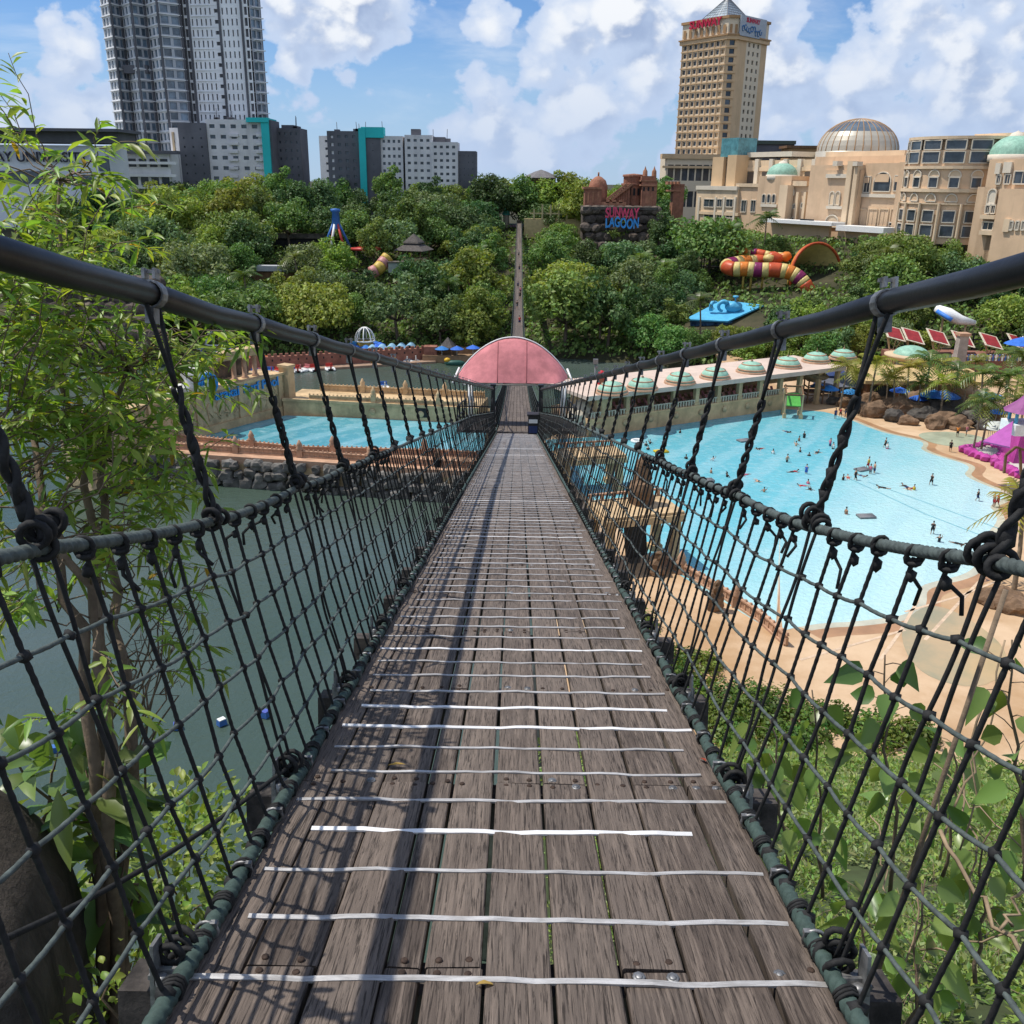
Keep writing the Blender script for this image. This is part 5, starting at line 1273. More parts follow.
# ---- ruins and sign on the rock cliff
m_ruin = M('red_ruin', (.30, .135, .085), .88, .3, .35, .7, 2.2, streak=.45, bdist=.3)
m_ruin2 = M('red_ruin_trim', (.36, .17, .10), .85, .3, .5, .5, 3, bdist=.2)
YR = 345
cl = thing('rock_cliff', 'dark stone cliff below the red ruins carrying the park lettering', 'cliff', at(620, 235, YR))
mb = MB(); a = at(620, 245, YR); t = at(620, 208, YR); wd = at(657, 225, YR).x-at(584, 225, YR).x
k = 0
for r_ in range(7):
    for c_ in range(9):
        z = a.z-6+(t.z-a.z+5)*r_/6; x = at(587, 225, YR).x+wd*(c_+.5*(r_ % 2))/8.6; mb.rock((x, YR+3-ru(0, 1)-(6-r_)*.7, z), (2.6, 3, 2.), k, 0, 2, .2, False, .9); k += 1
mb.build('rock_face', M('cliff_rock', (.085, .07, .06), .92, .4, .3, .8, 2, col2=(.16, .125, .10), island=.3, bdist=.3), cl)
mb = MB(); mb.box(((at(584, 208, YR).x+at(657, 208, YR).x)/2, YR+8, t.z-9), (wd, 12, 18)); mb.build('rock_core', MATS['cliff_rock'], cl)
mb = MB(); px_box(mb, 583, 658, 207, 209.5, YR-.5, 14); mb.build('ledge', m_rock_d, cl)
rn = thing('temple_ruins', 'reddish mock temple ruins with towers on top of the rock cliff', 'ruins', at(620, 207, YR+4))
Yq = YR+4
def pb2(x0, x1, y0, y1, Y=Yq, dpt=6, name='wall', m_=None, root=None):
    mb = MB(); px_box(mb, x0, x1, y0, y1, Y, dpt); return mb.build(name, m_ or m_ruin, root or rn)
pb2(584.5, 601, 188, 207.5, Yq, 7, 'gatehouse'); pb2(583.5, 602, 187, 189.2, Yq-.4, 8, 'cornice', m_ruin2)
mb = MB(); c = at(598, 190, Yq+5); mb.lathe([(3.4, -6), (3.4, 1.2), (2.7, 3.2), (1.2, 4.4), (0, 4.8)], c, 16); mb.tube([c+Vector((0, 0, 4.6)), c+Vector((0, 0, 6))], .3, 6); mb.build('dome', m_ruin, rn)
pb2(601, 626, 202, 208, Yq-.3, 3, 'low_wall', m_ruin2)
for i in range(3): pb2(606+i*6.5, 609.5+i*6.5, 200, 203, Yq-.3, 3, 'merlon', m_ruin2)
# stepped ramp
mb = MB()
for i in range(9):
    x0 = 609+i*2.2; px_box(mb, x0, x0+2.6, 199.5-i*1.9, 206, Yq+1.5, 3.2)
mb.build('stair', m_ruin, rn)
for yy in (0, 5):
    mb = MB(); mb.bar(at(606+yy, 200, Yq+.9), at(627+yy, 184, Yq+.9), .8); mb.build('rail', m_ruin2, rn)
c = at(633, 190, Yq+7); z0 = at(633, 207, Yq+7).z-c.z; mb = MB(); mb.lathe([(4., z0), (4., 1.5), (4.4, 1.6), (4.4, 2.2), (3.6, 2.3), (3.6, 4.4), (4.0, 4.6), (3.9, 5.2), (0, 5.6)], c, 18, sm=False); mb.build('drum_tower', m_ruin, rn)
for i in range(9):
    a = math.pi+i*math.pi/8; mb = MB(); mb.box(c+Vector((4.02*math.cos(a), 4.02*math.sin(a), -.6)), (.35, .7, 2.4), a); mb.build('opening', m_dark, rn)
pb2(641, 656, 181, 207.5, Yq, 7, 'tower'); pb2(640.5, 657, 184.5, 186, Yq-.4, 7.6, 'cornice', m_ruin2); pb2(641.5, 656, 176, 181, Yq+.3, 6, 'tower_top', m_ruin); pb2(640.8, 656.6, 180, 181.4, Yq-.3, 7.2, 'cornice', m_ruin2)
for x in (645, 654): mb = MB(); q = at(x, 176, Yq+2); mb.lathe([(.9, -.5), (.8, 1.6), (.4, 2.2), (0, 3.4)], q, 8); mb.build('horn', m_ruin2, rn)
for x0 in (643, 647.5, 652): pb2(x0, x0+1.8, 187, 191, Yq-.1, .3, 'opening', m_dark)
pb2(645, 652, 196, 206, Yq-.15, .3, 'door', m_ruin2)
for x0 in (587, 592, 597): pb2(x0, x0+2, 192, 203, Yq-.2, .4, 'pilaster', m_ruin2)
o = thing('ruin_tower', 'separate red crenellated ruin tower right of the cliff', 'tower', at(674, 200, YR+12))
pb2(669, 680, 184, 255, YR+12, 6, 'wall', m_ruin, o)
for i in range(4): pb2(668+i*3.4, 670+i*3.4, 181.5, 184.5, YR+11.5, 6.6, 'merlon', m_ruin2, o)
pb2(668.4, 680.6, 190, 191.5, YR+11.6, 6.6, 'cornice', m_ruin2, o)
ps = thing('park_sign', 'pink and blue SUNWAY LAGOON letters on the dark rock cliff', 'sign', at(621, 218, YR-4))
c1 = at(622, 218, YR-5.5); t = text_mb('SUNWAY', 4.7, .22, .12); 
t.v = [Vector((q.x*.58, q.y-.3*math.sin(q.x*.35), q.z)) for q in t.v]; place_mb(t, c1, (1, 0, 0), (0, 0, 1), (0, -1, 0)); t.build('pink_lettering', M('sign_pink', (.72, .07, .16), .45, .05, 1), ps)
c2 = at(622, 227.5, YR-5.5); t = text_mb('LAGOON', 4.7, .22, .12)
t.v = [Vector((q.x*.58, q.y-.3*math.sin(q.x*.35), q.z)) for q in t.v]; place_mb(t, c2, (1, 0, 0), (0, 0, 1), (0, -1, 0)); t.build('blue_lettering', M('sign_cyan', (.06, .34, .80), .45, .05, 1), ps)
mb = MB(); c3 = (c1+c2)/2
for z in (-2.4, -.6, 2.6, 4.4): mb.box(c3+Vector((0, .45, z)), (12, .2, .2))
for x in (-5, 5): mb.box(c3+Vector((x, 1.6, 1)), (.25, 2.6, 8))
mb.build('frame', m_dark, ps)
# stone retaining wall glimpsed through the leaves at far left
o = thing('quarry_wall', 'dark grey quarry rock wall behind the leafy tree', 'rock wall', at(70, 330, 230)); mb = MB(); k = 0
for r_ in range(6):
    for c_ in range(12): q = at(30+c_*11+5*(r_ % 2), 348-r_*13, 232+r_); mb.rock(q, (2.6, 2, 2.2), k, 0, 2, .2, False, .9); k += 1
mb.build('rock_face', MATS['cliff_rock'], o)
# buoys on the near lake
for i, (x, y, m_, l) in enumerate([(66, 749, 0, 'blue'), (178, 729, 0, 'blue'), (222, 725, 1, 'white topped'), (266, 717, 0, 'blue')]):
    q = on(x, y, 0); o = thing('lake_buoy', f"{l} float block on the near lake, {ORD[i]} from the left", 'buoy', q, .4*i, 'float line on the near lake')
    mb = MB(); mb.box((0, 0, .3), (.75, .62, .5), taper=.85); mb.build('float', m_bcol[0], o, False); mb = MB(); mb.box((0, 0, .58), (.62, .5, .12)); mb.build('top', m_white if m_ else M('buoy_blue', (.08, .11, .38), .5, .1, 1), o, False)
    if i == 0:
        mb = MB(); mb.box((-.75, -.35, .25), (.7, .6, .5), .3); mb.build('float', m_bcol[0], o, False)
drop(pu)
rank_labels(UMB, [('domed kiosk', 911, 356), ('purple play house', 1010, 440), ('arcade', 790, 400), ('pink canopy', 512, 360)], {'left': 'to the left of the', 'right': 'to the right of the', 'front': 'in front of the', 'behind': 'behind the'}, 'one')
# ================================================================== buildings on the plateau
m_win = M('window_glass', (.05, .062, .075), .1, .4, .25, spec=.6, island=.75)
m_win2 = M('blue_window_glass', (.13, .18, .23), .1, .5, .2, spec=.7, island=.5)
def facade(root, O, ux, W_, Hh, rects, wall, glass, depth=.35, wname='wall', limit=[100]):
    """wall sheet with real openings; every opening gets reveals and a pane set back in it"""
    O = Vector(O); ux = Vector(ux).normalized(); uz = Vector((0, 0, 1)); un = ux.cross(uz)
    P = lambda u, v, d=0: O+ux*u+uz*v-un*d
    us = sorted(set([0, W_]+[r[0] for r in rects]+[r[2] for r in rects])); vs_ = sorted(set([0, Hh]+[r[1] for r in rects]+[r[3] for r in rects]))
    hole = set()
    ui = {q: i for i, q in enumerate(us)}; vi = {q: i for i, q in enumerate(vs_)}
    for r in rects:
        for i in range(ui[r[0]], ui[r[2]]):
            for j in range(vi[r[1]], vi[r[3]]): hole.add((i, j))
    mb = MB()
    for j in range(len(vs_)-1):
        i = 0
        while i < len(us)-1:
            if (i, j) in hole: i += 1; continue
            k = i
            while k < len(us)-1 and (k, j) not in hole: k += 1
            mb.add([P(us[i], vs_[j]), P(us[k], vs_[j]), P(us[k], vs_[j+1]), P(us[i], vs_[j+1])], [(0, 1, 2, 3)]); i = k
    rest = MB()
    for r in rects:
        a, b_, c, d = r[:4]
        for (p, q) in (((a, b_), (c, b_)), ((c, b_), (c, d)), ((c, d), (a, d)), ((a, d), (a, b_))): mb.add([P(*p), P(*p, depth), P(*q, depth), P(*q)], [(0, 1, 2, 3)])
        g = MB() if limit[0] > 0 else rest
        g.add([P(a, b_, depth), P(c, b_, depth), P(c, d, depth), P(a, d, depth)], [(0, 1, 2, 3)])
        if g is not rest:
            limit[0] -= 1; g.build('window', r[4] if len(r) > 4 else glass, root)
    mb.build(wname, wall, root)
    if rest.v: tag(rest.build('far_windows', glass, root), kind='stuff')
def grid(u0, u1, v0, v1, nu, nv, fw, fh, skip=0):
    o = []; du = (u1-u0)/nu; dv = (v1-v0)/nv
    for j in range(nv):
        for i in range(nu):
            if skip and rnd() < skip: continue
            a = u0+du*i+du*(1-fw)/2; b_ = v0+dv*j+dv*(1-fh)/2; o.append((round(a, 3), round(b_, 3), round(a+du*fw, 3), round(b_+dv*fh, 3)))
    return o
def X(px, py, Y): return at(px, py, Y).x
def Zp(px, py, Y): return at(px, py, Y).z
GB = 26.
# ---- tall residential tower (left)
m_tw = M('tower_white', (.82, .82, .82), .7, .1, .05, streak=.12); m_td = M('tower_dark', (.10, .10, .11), .6, .3, .1); m_tg = M('tower_grey', (.42, .44, .47), .6, .15, .1)
tw = thing('tower_block', 'very tall grey and white apartment tower with saw tooth glass bays', 'tower block', at(190, 180, 430))
topz = 140.; fl = 4.05; nf = int((topz-GB)/fl)
def pt(px, dY): q = at(px, 185, 430+dY); return Vector((q.x, q.y, GB))
bays = [((122.5, 5), (132, -3), (141, 3)), ((141, 4), (151.5, -5), (164, 1)), ((164, 2), (176, -8), (197, -2))]
lim = [100]
slab = MB()
for (a, b_, c) in bays:
    for (p, q, nc, mw, gl) in ((a, b_, 3, m_tw, m_win2), (b_, c, 2, m_tg, m_win2)):
        A_, B_ = pt(*p), pt(*q); L = (B_-A_).length
        facade(tw, A_, B_-A_, L, topz-GB, grid(.3, L-.3, .4, (nf)*fl, nc, nf, .72, .68), mw, gl, .5, 'bay_wall', lim)
        dd = (B_-A_).normalized(); nn = dd.cross(Vector((0, 0, 1)))
        for k in range(nf+1):
            z = GB+.2+k*fl; m_ = (A_+B_)/2; slab.box((m_.x+nn.x*.1, m_.y+nn.y*.1, z), (L+.5, .9, .3), math.atan2(dd.y, dd.x))
        mb = MB(); q = B_ if gl else A_; mb.box((B_.x, B_.y-.3, (GB+topz)/2), (.8, .8, topz-GB)); mb.build('fin', m_td, tw)
A_, B_ = pt(199, 0), pt(261, -3); L = (B_-A_).length
rc = []
for k in range(nf):
    z = .6+k*fl
    for f in (.02, .94): rc.append((L*f, z, L*(f+.045), z+3.))
    for f in (.13, .20, .27, .34, .41, .60, .67, .74, .81): rc.append((L*f, z+.2, L*(f+.022), z+2.7))
    rc.append((L*.485, z+.9, L*.545, z+2.3))
rc = [tuple(round(t, 3) for t in r) for r in rc]
facade(tw, A_, B_-A_, L, topz-GB, rc, m_tw, m_td, .6, 'front_wall', lim)
for f in (.0, .09, .56, .90):
    mb = MB(); q = A_.lerp(B_, f); mb.box((q.x, q.y-.2, (GB+topz)/2), (.9, .7, topz-GB)); mb.build('fin', m_td, tw)
A2, B2 = pt(262.5, 0), pt(272.5, 5); L2_ = (B2-A2).length
facade(tw, A2, B2-A2, L2_, topz-GB, grid(.2, L2_-.2, .4, nf*fl, 2, nf, .75, .68), m_tg, m_win2, .5, 'side_wall', lim)
for k in range(nf+1):
    m_ = (A2+B2)/2; slab.box((m_.x, m_.y-.2, GB+.2+k*fl), (L2_+.8, 1.2, .3), .5)
    m_ = A_.lerp(B_, .325); slab.box((m_.x, m_.y-.15, GB+.2+k*fl), (L*.40, .6, .22), -.04)
mb = MB(); q = A_.lerp(B_, .545); 
slab.build('floor_slabs', m_tw, tw)
mb = MB(); a, b_ = pt(127, 6), pt(266, 6); mb.box(((a.x+b_.x)/2, 444, (GB+topz)/2), (b_.x-a.x-1, 14, topz-GB-1)); mb.build('core', m_td, tw)
# dark refuge floors
for (p, q, z) in ((( 141, 4), (164, 1), 87), ((176, -8), (197, -2), 130)):
    mb = MB(); a, b_ = pt(*p), pt(*q); mb.box(((a.x+b_.x)/2, min(a.y, b_.y)-.6, z), (abs(b_.x-a.x)*.9, 5, 3.2)); mb.build('refuge_floor', m_td, tw)
# ---- grey flats with turquoise frame (two blocks)
m_lg = M('light_grey_render', (.66, .64, .64), .8, .12, .08, streak=.3); m_dg = M('dark_grey_render', (.125, .125, .14), .8, .2, .08, streak=.2); m_tq = M('turquoise_render', (.03, .50, .50), .7, .08, .1)
def block(root, x0, x1, ytop, Y, wall, rows, cols, fw=.55, fh=.5, dpt=14, dy=0, name='wall', glass=None, lim=None, yb=196):
    a = at(x0, yb, Y); b_ = at(x1, yb, Y+dy); z1 = at((x0+x1)/2, ytop, Y).z; O = Vector((a.x, a.y, GB)); L = (Vector((b_.x, b_.y, GB))-O).length
    zb = a.z-3
    facade(root, O, Vector((b_.x-a.x, b_.y-a.y, 0)), L, z1-GB, grid(.4, L-.4, max(2, zb-GB), z1-GB-.6, cols, rows, fw, fh, .04), wall, glass or m_win, .5, name, lim or [100])
    mb = MB(); mb.add([Vector((a.x+.0, a.y+.62, GB)), Vector((b_.x, b_.y+.62, GB)), Vector((b_.x+.0, b_.y+dpt, GB)), Vector((a.x, a.y+dpt, GB)), Vector((a.x, a.y+.0, z1)), Vector((b_.x, b_.y+.0, z1)), Vector((b_.x, b_.y+dpt, z1)), Vector((a.x, a.y+dpt, z1))], [(1, 2, 6, 5), (2, 3, 7, 6), (3, 0, 4, 7), (4, 5, 6, 7)])
    mb.build('roof', wall, root); return z1
def clutter(root, x0, x1, y, Y, n, m_=None):
    for i in range(n):
        mb = MB(); x = ru(x0, x1); a = at(x, y+3.5, Y+3); w = ru(1.2, 3); mb.box(a+Vector((0, 0, -.6)), (w, 3, ru(3.2, 4.4))); 
        mb.tube([a, a+Vector((ru(-.3, .3), 0, ru(3, 6)))], .12, 4); mb.build('roof_plant', m_ or m_dg, root)
f1 = thing('apartment_block', 'grey flats with turquoise edge in front of the tall tower', 'flats', at(230, 180, 408)); l1 = [100]
block(f1, 176, 184.5, 128, 409, m_lg, 9, 1, .15, .3, lim=l1, dy=-2); block(f1, 184.5, 212, 123, 407, m_dg, 9, 3, .18, .22, lim=l1)
block(f1, 212, 266, 119.5, 408, m_lg, 8, 5, .5, .36, lim=l1); block(f1, 266, 273.5, 118, 406, m_tq, 1, 1, .0, .0, lim=l1); block(f1, 273.5, 276, 120, 407, m_dg, 1, 1, .05, .05, lim=l1)
mb = MB(); px_box(mb, 246, 268, 117.5, 122, 405.5, 3); mb.build('turquoise_cap', m_tq, f1)
for j in range(8):      # balconies
    for x in (229, 256): mb = MB(); px_box(mb, x, x+9, 134+j*8.2, 136.6+j*8.2, 407, 1.2); mb.build('balcony', m_lg, f1)
mb = MB(); px_box(mb, 177.5, 179.5, 132, 192, 407.5, .5); mb.build('cream_strip', m_cream, f1)
clutter(f1, 200, 250, 118, 410, 4)
f2 = thing('apartment_block', 'dark grey flats standing right of the turquoise edged block', 'flats', at(290, 180, 415)); block(f2, 274.5, 304, 128, 416, m_dg, 9, 5, .3, .32); block(f2, 286, 298, 125, 420, m_dg, 1, 2, .2, .2); clutter(f2, 284, 300, 126, 418, 2)
f3 = thing('apartment_block', 'wide dark and light grey flats with a turquoise corner frame, standing alone', 'flats', at(400, 180, 410)); l3 = [100]
block(f3, 322, 336, 136, 412, m_lg, 9, 1, .2, .3, lim=l3, dy=-3); block(f3, 330, 361, 131, 409, m_dg, 9, 4, .42, .4, lim=l3); block(f3, 361, 367.5, 128, 407, m_tq, 1, 1, .0, .0, lim=l3); block(f3, 367.5, 382, 138, 408, m_dg, 9, 1, .1, .1, lim=l3)
mb = MB(); px_box(mb, 361, 383.5, 127, 137.5, 407.4, 6); mb.build('turquoise_frame', m_tq, f3)
block(f3, 382, 404, 136, 409, m_lg, 9, 4, .5, .4, lim=l3); block(f3, 403, 408, 138, 412, m_dg, 9, 1, .5, .5, lim=l3); block(f3, 406, 433, 135, 408, m_lg, 9, 4, .5, .36, lim=l3); block(f3, 432, 458, 142, 407, m_lg, 9, 4, .5, .4, lim=l3); block(f3, 457, 476, 151, 410, m_dg, 8, 4, .15, .2, lim=l3)
mb = MB(); px_box(mb, 411, 420, 129, 137, 411, 5); mb.build('lift_house', m_dg, f3); mb = MB(); px_box(mb, 431, 445, 137, 143, 413, 5); mb.build('lift_house', m_dg, f3); clutter(f3, 336, 390, 129, 412, 5); clutter(f3, 424, 448, 138, 412, 2)
# ---- white villa block below the tower
f4 = thing('white_building', 'low white building with open balconies at the foot of the tall tower', 'building', at(148, 180, 395)); block(f4, 120, 174, 152, 397, M('white_render', (.78, .78, .76), .8, .08, .1, streak=.25), 3, 5, .75, .45, yb=200)
for y in (161.5, 174, 186): mb = MB(); px_box(mb, 120, 176, y, y+2.4, 395, 1.6); mb.build('balcony', MATS['white_render'], f4)
mb = MB(); px_box(mb, 118.5, 177, 150.5, 153.5, 394.5, 4); mb.build('cornice', m_dg, f4)
# ---- university hall
uh = thing('university_hall', 'pale university hall with dark overhanging roof and black lettering', 'building', at(60, 180, 360))
block(uh, -40, 112, 145, 362, M('pale_panel', (.74, .77, .80), .6, .05, .1), 1, 1, 0, 0, 20, yb=205); 
mb = MB(); a, b_ = at(-45, 141, 362), at(118, 141, 360); mb.box(((a.x+b_.x)/2, 366, at(60, 136, 360).z), (b_.x-a.x+2, 16, 4.6)); mb.box(((a.x+b_.x)/2, 364, at(60, 130.5, 360).z), (b_.x-a.x+6, 22, 1.)); mb.build('roof', m_dg, uh)
for x0, x1, y0, y1 in ((99, 110, 156, 171), (-10, 60, 171, 183), (64, 92, 176, 184)): mb = MB(); px_box(mb, x0, x1, y0, y1, 361.4, .4); mb.build('window', m_win, uh)
t = text_mb('SUNWAY UNIVERSITY', 4.9, .12, .07); place_mb(t, at(22, 161.5, 361), (1, .0, 0), (0, 0, 1), (0, -1, 0)); t.build('lettering', M('black_lettering', (.03, .03, .05), .5, .1, 1), uh)
# ---- round roofed house on the skyline
o = thing('hilltop_pavilion', 'pale house with grey tiled pyramid roof on the skyline', 'house', at(541, 182, 400)); mb = MB(); c = at(541, 178, 400); mb.lathe([(7.6, 0), (7.3, .3), (2.6, 2.4), (0, 3.2)], c, 6, sm=False); mb.build('roof', M('grey_tiles', (.16, .15, .15), .85, .2, 1), o); mb = MB(); mb.lathe([(6, -20), (6, 0)], c, 6, sm=False); mb.build('wall', m_wood_b, o)
# ---- cream hotel tower with glass pyramid
m_hc = M('hotel_cream', (.66, .46, .27), .8, .1, .08, streak=.25); m_hl = M('hotel_light', (.72, .60, .44), .8, .06, .06); m_hb = M('hotel_bronze', (.40, .24, .12), .8, .1, .1)
ht = thing('hotel_tower', 'tall cream and tan hotel tower with cornice and glass pyramid top', 'hotel tower', at(715, 160, 470)); lh = [100]
YH = 470; zb_ = GB; zt = at(722, 40, YH).z
pA = at(674, 170, YH+13); pB = at(717, 170, YH-10); pC = at(727, 170, YH-9.5); pD = at(755.5, 170, YH+8)
pts = [Vector((q.x, q.y, zb_)) for q in (pA, pB, pC, pD)]
def fcol(p, q, nc, nr, fw, fh, wall, z1=None, zz=zb_, glass=m_win): 
    L = (q-p).length; facade(ht, Vector((p.x, p.y, zz)), q-p, L, (z1 or zt)-zz, grid(.5, L-.5, max(.5, 36-zz), (z1 or zt)-zz-.5, nc, nr, fw, fh), wall, glass, .55, 'wall', lh)
NR = 20
fcol(pts[0], pts[1], 8, NR, .56, .52, m_hl); fcol(pts[1], pts[2], 1, NR, .62, .6, m_hc); 
pE = pts[2].lerp(pts[3], .30); pF = pts[2].lerp(pts[3], .80)
fcol(pts[2], pE, 1, 1, .02, .02, m_hc); fcol(pE, pF, 3, NR, .4, .5, m_hl); fcol(pF, pts[3], 1, 1, .02, .02, m_hc)
bkA = pts[0]+Vector((22, 20, 0)); bkD = pts[3]+Vector((-14, 22, 0))
mb = MB(); mb.prism([tuple(q)[:2] for q in (pts[0]+Vector((.6, .7, 0)), pts[1]+Vector((0, .9, 0)), pts[2]+Vector((0, .9, 0)), pts[3]+Vector((-.7, .5, 0)), bkD, bkA)], zb_, zt-.1); mb.build('core', m_hc, ht)
sl_ = MB(); dv = (zt-.5-36)/NR
for (p, q) in ((pts[0], pts[1]), (pts[1], pts[2])):
    dd = (q-p); an = math.atan2(dd.y, dd.x); m_ = (p+q)/2; nn = dd.normalized().cross(Vector((0, 0, 1)))
    for k in range(NR+1): sl_.box((m_.x+nn.x*.15, m_.y+nn.y*.15, 36+dv*k), (dd.length+.2, .5, .55), an)
for i in range(9):
    q = pts[0].lerp(pts[1], (.5+i*((pts[1]-pts[0]).length-1)/8)/(pts[1]-pts[0]).length); sl_.box((q.x-.1, q.y-.2, (36+zt)/2), (.45, .5, zt-36))
sl_.build('facade_grid', m_hc, ht)
def ring(z0, z1, out, m_, nm):
    mb = MB(); c = (pts[0]+pts[1]+pts[2]+pts[3]+bkA+bkD)/6; P = []
    for q in (pts[0], pts[1], pts[2], pts[3], bkD, bkA): v = q-c; v.z = 0; P.append(tuple(c+v*(1+out/v.length))[:2])
    mb.prism(P, z0, z1); mb.build(nm, m_, ht); return P
ring(zt-1, zt+.6, 1.2, m_hc, 'cornice'); ring(zt+.6, zt+1.2, 1.8, m_hb, 'cornice'); PU = ring(zt+1.2, zt+7.5, .2, m_hl, 'crown'); ring(zt+7.5, zt+8.6, 1., m_hb, 'cornice')
fcz = zt+1.6
for (p, q, n) in ((pts[0], pts[1], 8), (pts[1], pts[2], 2)):
    for i in range(n):
        a = p.lerp(q, (i+.25)/n); b_ = p.lerp(q, (i+.75)/n); nn = (q-p).normalized().cross(Vector((0, 0, 1))); mb = MB(); o_ = nn*.45; mb.add([Vector((a.x, a.y, fcz))+o_, Vector((b_.x, b_.y, fcz))+o_, Vector((b_.x, b_.y, fcz+3.5))+o_, Vector((a.x, a.y, fcz+3.5))+o_], [(0, 1, 2, 3)]); mb.build('crown_window', m_hb, ht)
c = (pts[0]+pts[3])/2+Vector((1, 3, 0)); apex = at(728, -3, YH+6)
mb = MB(); bq = []
for (x, y, Y) in ((700, 24, YH+6), (727, 17, YH-5), (752, 22, YH+8), (727, 20, YH+22)): q = at(x, y, Y); bq.append(Vector((q.x, q.y, zt+8.3)))
for i in range(4): mb.add([bq[i], bq[(i+1) % 4], apex], [(0, 1, 2)])
mb.build('glass_pyramid', M('pale_glass', (.30, .36, .40), .2, .2, .3, spec=.6), ht)
mb = MB()
for i in range(4):
    mb.bar(bq[i], apex, .35)
    for k in range(1, 9): t = k/9; mb.bar(bq[i].lerp(apex, t), bq[(i+1) % 4].lerp(apex, t), .18); 
    for k in range(1, 8): t = k/8; q = bq[i].lerp(bq[(i+1) % 4], t); mb.bar(q, apex.lerp(q, .06), .14)
mb.tube([apex+Vector((0, 0, -1)), apex+Vector((0, 0, 6))], .3, 5)
mb.build('pyramid_frame', m_metal, ht)
dd = (pts[1]-pts[0]).normalized(); q = pts[0].lerp(pts[1], .53); t = text_mb('SUNWAY', 4.6, .2, .12); place_mb(t, Vector((q.x, q.y, zt+5.2))+dd.cross(Vector((0, 0, 1)))*1.1, dd, (0, 0, 1), dd.cross(Vector((0, 0, 1)))); t.build('red_lettering', M('sign_red', (.50, .02, .06), .5, .08, 1), ht)
dd = (pts[3]-pts[2]).normalized(); nn = dd.cross(Vector((0, 0, 1))); q0 = pts[2].lerp(pts[3], -.03)+nn*1.4
mb = MB(); LL = (pts[3]-pts[2]).length*.86; q1 = q0+dd*LL; mb.add([Vector((*q0[:2], zt+.6)), Vector((*q1[:2], zt+.6)), Vector((*q1[:2], zt+8.8)), Vector((*q0[:2], zt+8.8))]+[Vector((*(w-nn*.5)[:2], z)) for w, z in ((q0, zt+.6), (q1, zt+.6), (q1, zt+8.8), (q0, zt+8.8))], [(0, 1, 2, 3), (7, 6, 5, 4), (0, 3, 7, 4), (1, 5, 6, 2), (3, 2, 6, 7), (0, 4, 5, 1)]); mb.build('sign_panel', M('silver_panel', (.40, .43, .46), .5, .08, 1), ht)
for k, (f, z, s) in enumerate([(.5, 6.6, 1.), ]):
    mb = MB(); a = q0+dd*LL*.25+nn*.05; b_ = q0+dd*LL*.68+nn*.05; t = text_mb('SUNWAY', 2.6, .1, .08); place_mb(t, (a+b_)/2+Vector((0, 0, zt-zb_+6.3)), dd, (0, 0, 1), nn); t.build('red_lettering', MATS['sign_red'], ht)
mb = MB()
for i in range(9):
    a = q0+dd*LL*(.10+.085*i)+nn*.1; a.z = zt+3.6+.5*math.sin(i*1.7); mb.tube([a+dd*(.9*math.cos(w))+Vector((0, 0, 1.1*math.sin(w)-(i > 5)*.8)) for w in [j*.7+i for j in range(8)]], .24, 5)
mb.build('blue_script', M('script_blue', (.06, .17, .36), .5, .1, 1), ht)
# podium
pd = thing('hotel_podium', 'cream podium block with dark window bands at the foot of the hotel tower', 'building', at(690, 190, 440)); block(pd, 664, 722, 158, 445, m_hl, 2, 8, .8, .6, 20, yb=205); mb = MB(); px_box(mb, 662, 723, 154, 158.5, 444, 6); px_box(mb, 662.5, 722, 166, 168, 444, 2); mb.build('cornice', m_hc, pd)
# ---- resort complex on the right
m_rs = M('resort_plaster', (.68, .48, .31), .85, .1, .12, streak=.3); m_rl = M('resort_light', (.72, .55, .37), .85, .1, .12, streak=.3); m_rw = M('resort_white', (.70, .62, .50), .8, .06, .2)
EA = at(697, 220, 380); EB = at(1024, 235, 262); ud = EB-EA; ud.z = 0; ud.normalize(); nd = ud.cross(Vector((0, 0, 1)))
def RP(px, py, d=0):
    """point where the sight line meets the facade line moved d metres towards the lake"""
    O = EA+nd*d; r = ray(px, py); t = (O-CAMP).dot(nd)/r.dot(nd); return CAMP+r*t
def rbox(root, x0, x1, y0, d0, d1, name, m_, zb=GB-14, y1=None):
    a = RP(x0, y0, d1); b_ = RP(x1, y0, d1); yt = RP((x0+x1)/2, y0, d1).z; z0 = zb if y1 is None else RP((x0+x1)/2, y1, d1).z
    mb = MB(); vs = []
    for z in (z0, yt):
        for q in (a, b_): vs.append(Vector((q.x, q.y, z)))
        for q in (a, b_): w = q-nd*(d1-d0); vs.append(Vector((w.x, w.y, z)))
    mb.add(vs, [(0, 2, 3, 1), (4, 5, 7, 6), (0, 1, 5, 4), (2, 6, 7, 3), (0, 4, 6, 2), (1, 3, 7, 5)]); return mb.build(name, m_, root)
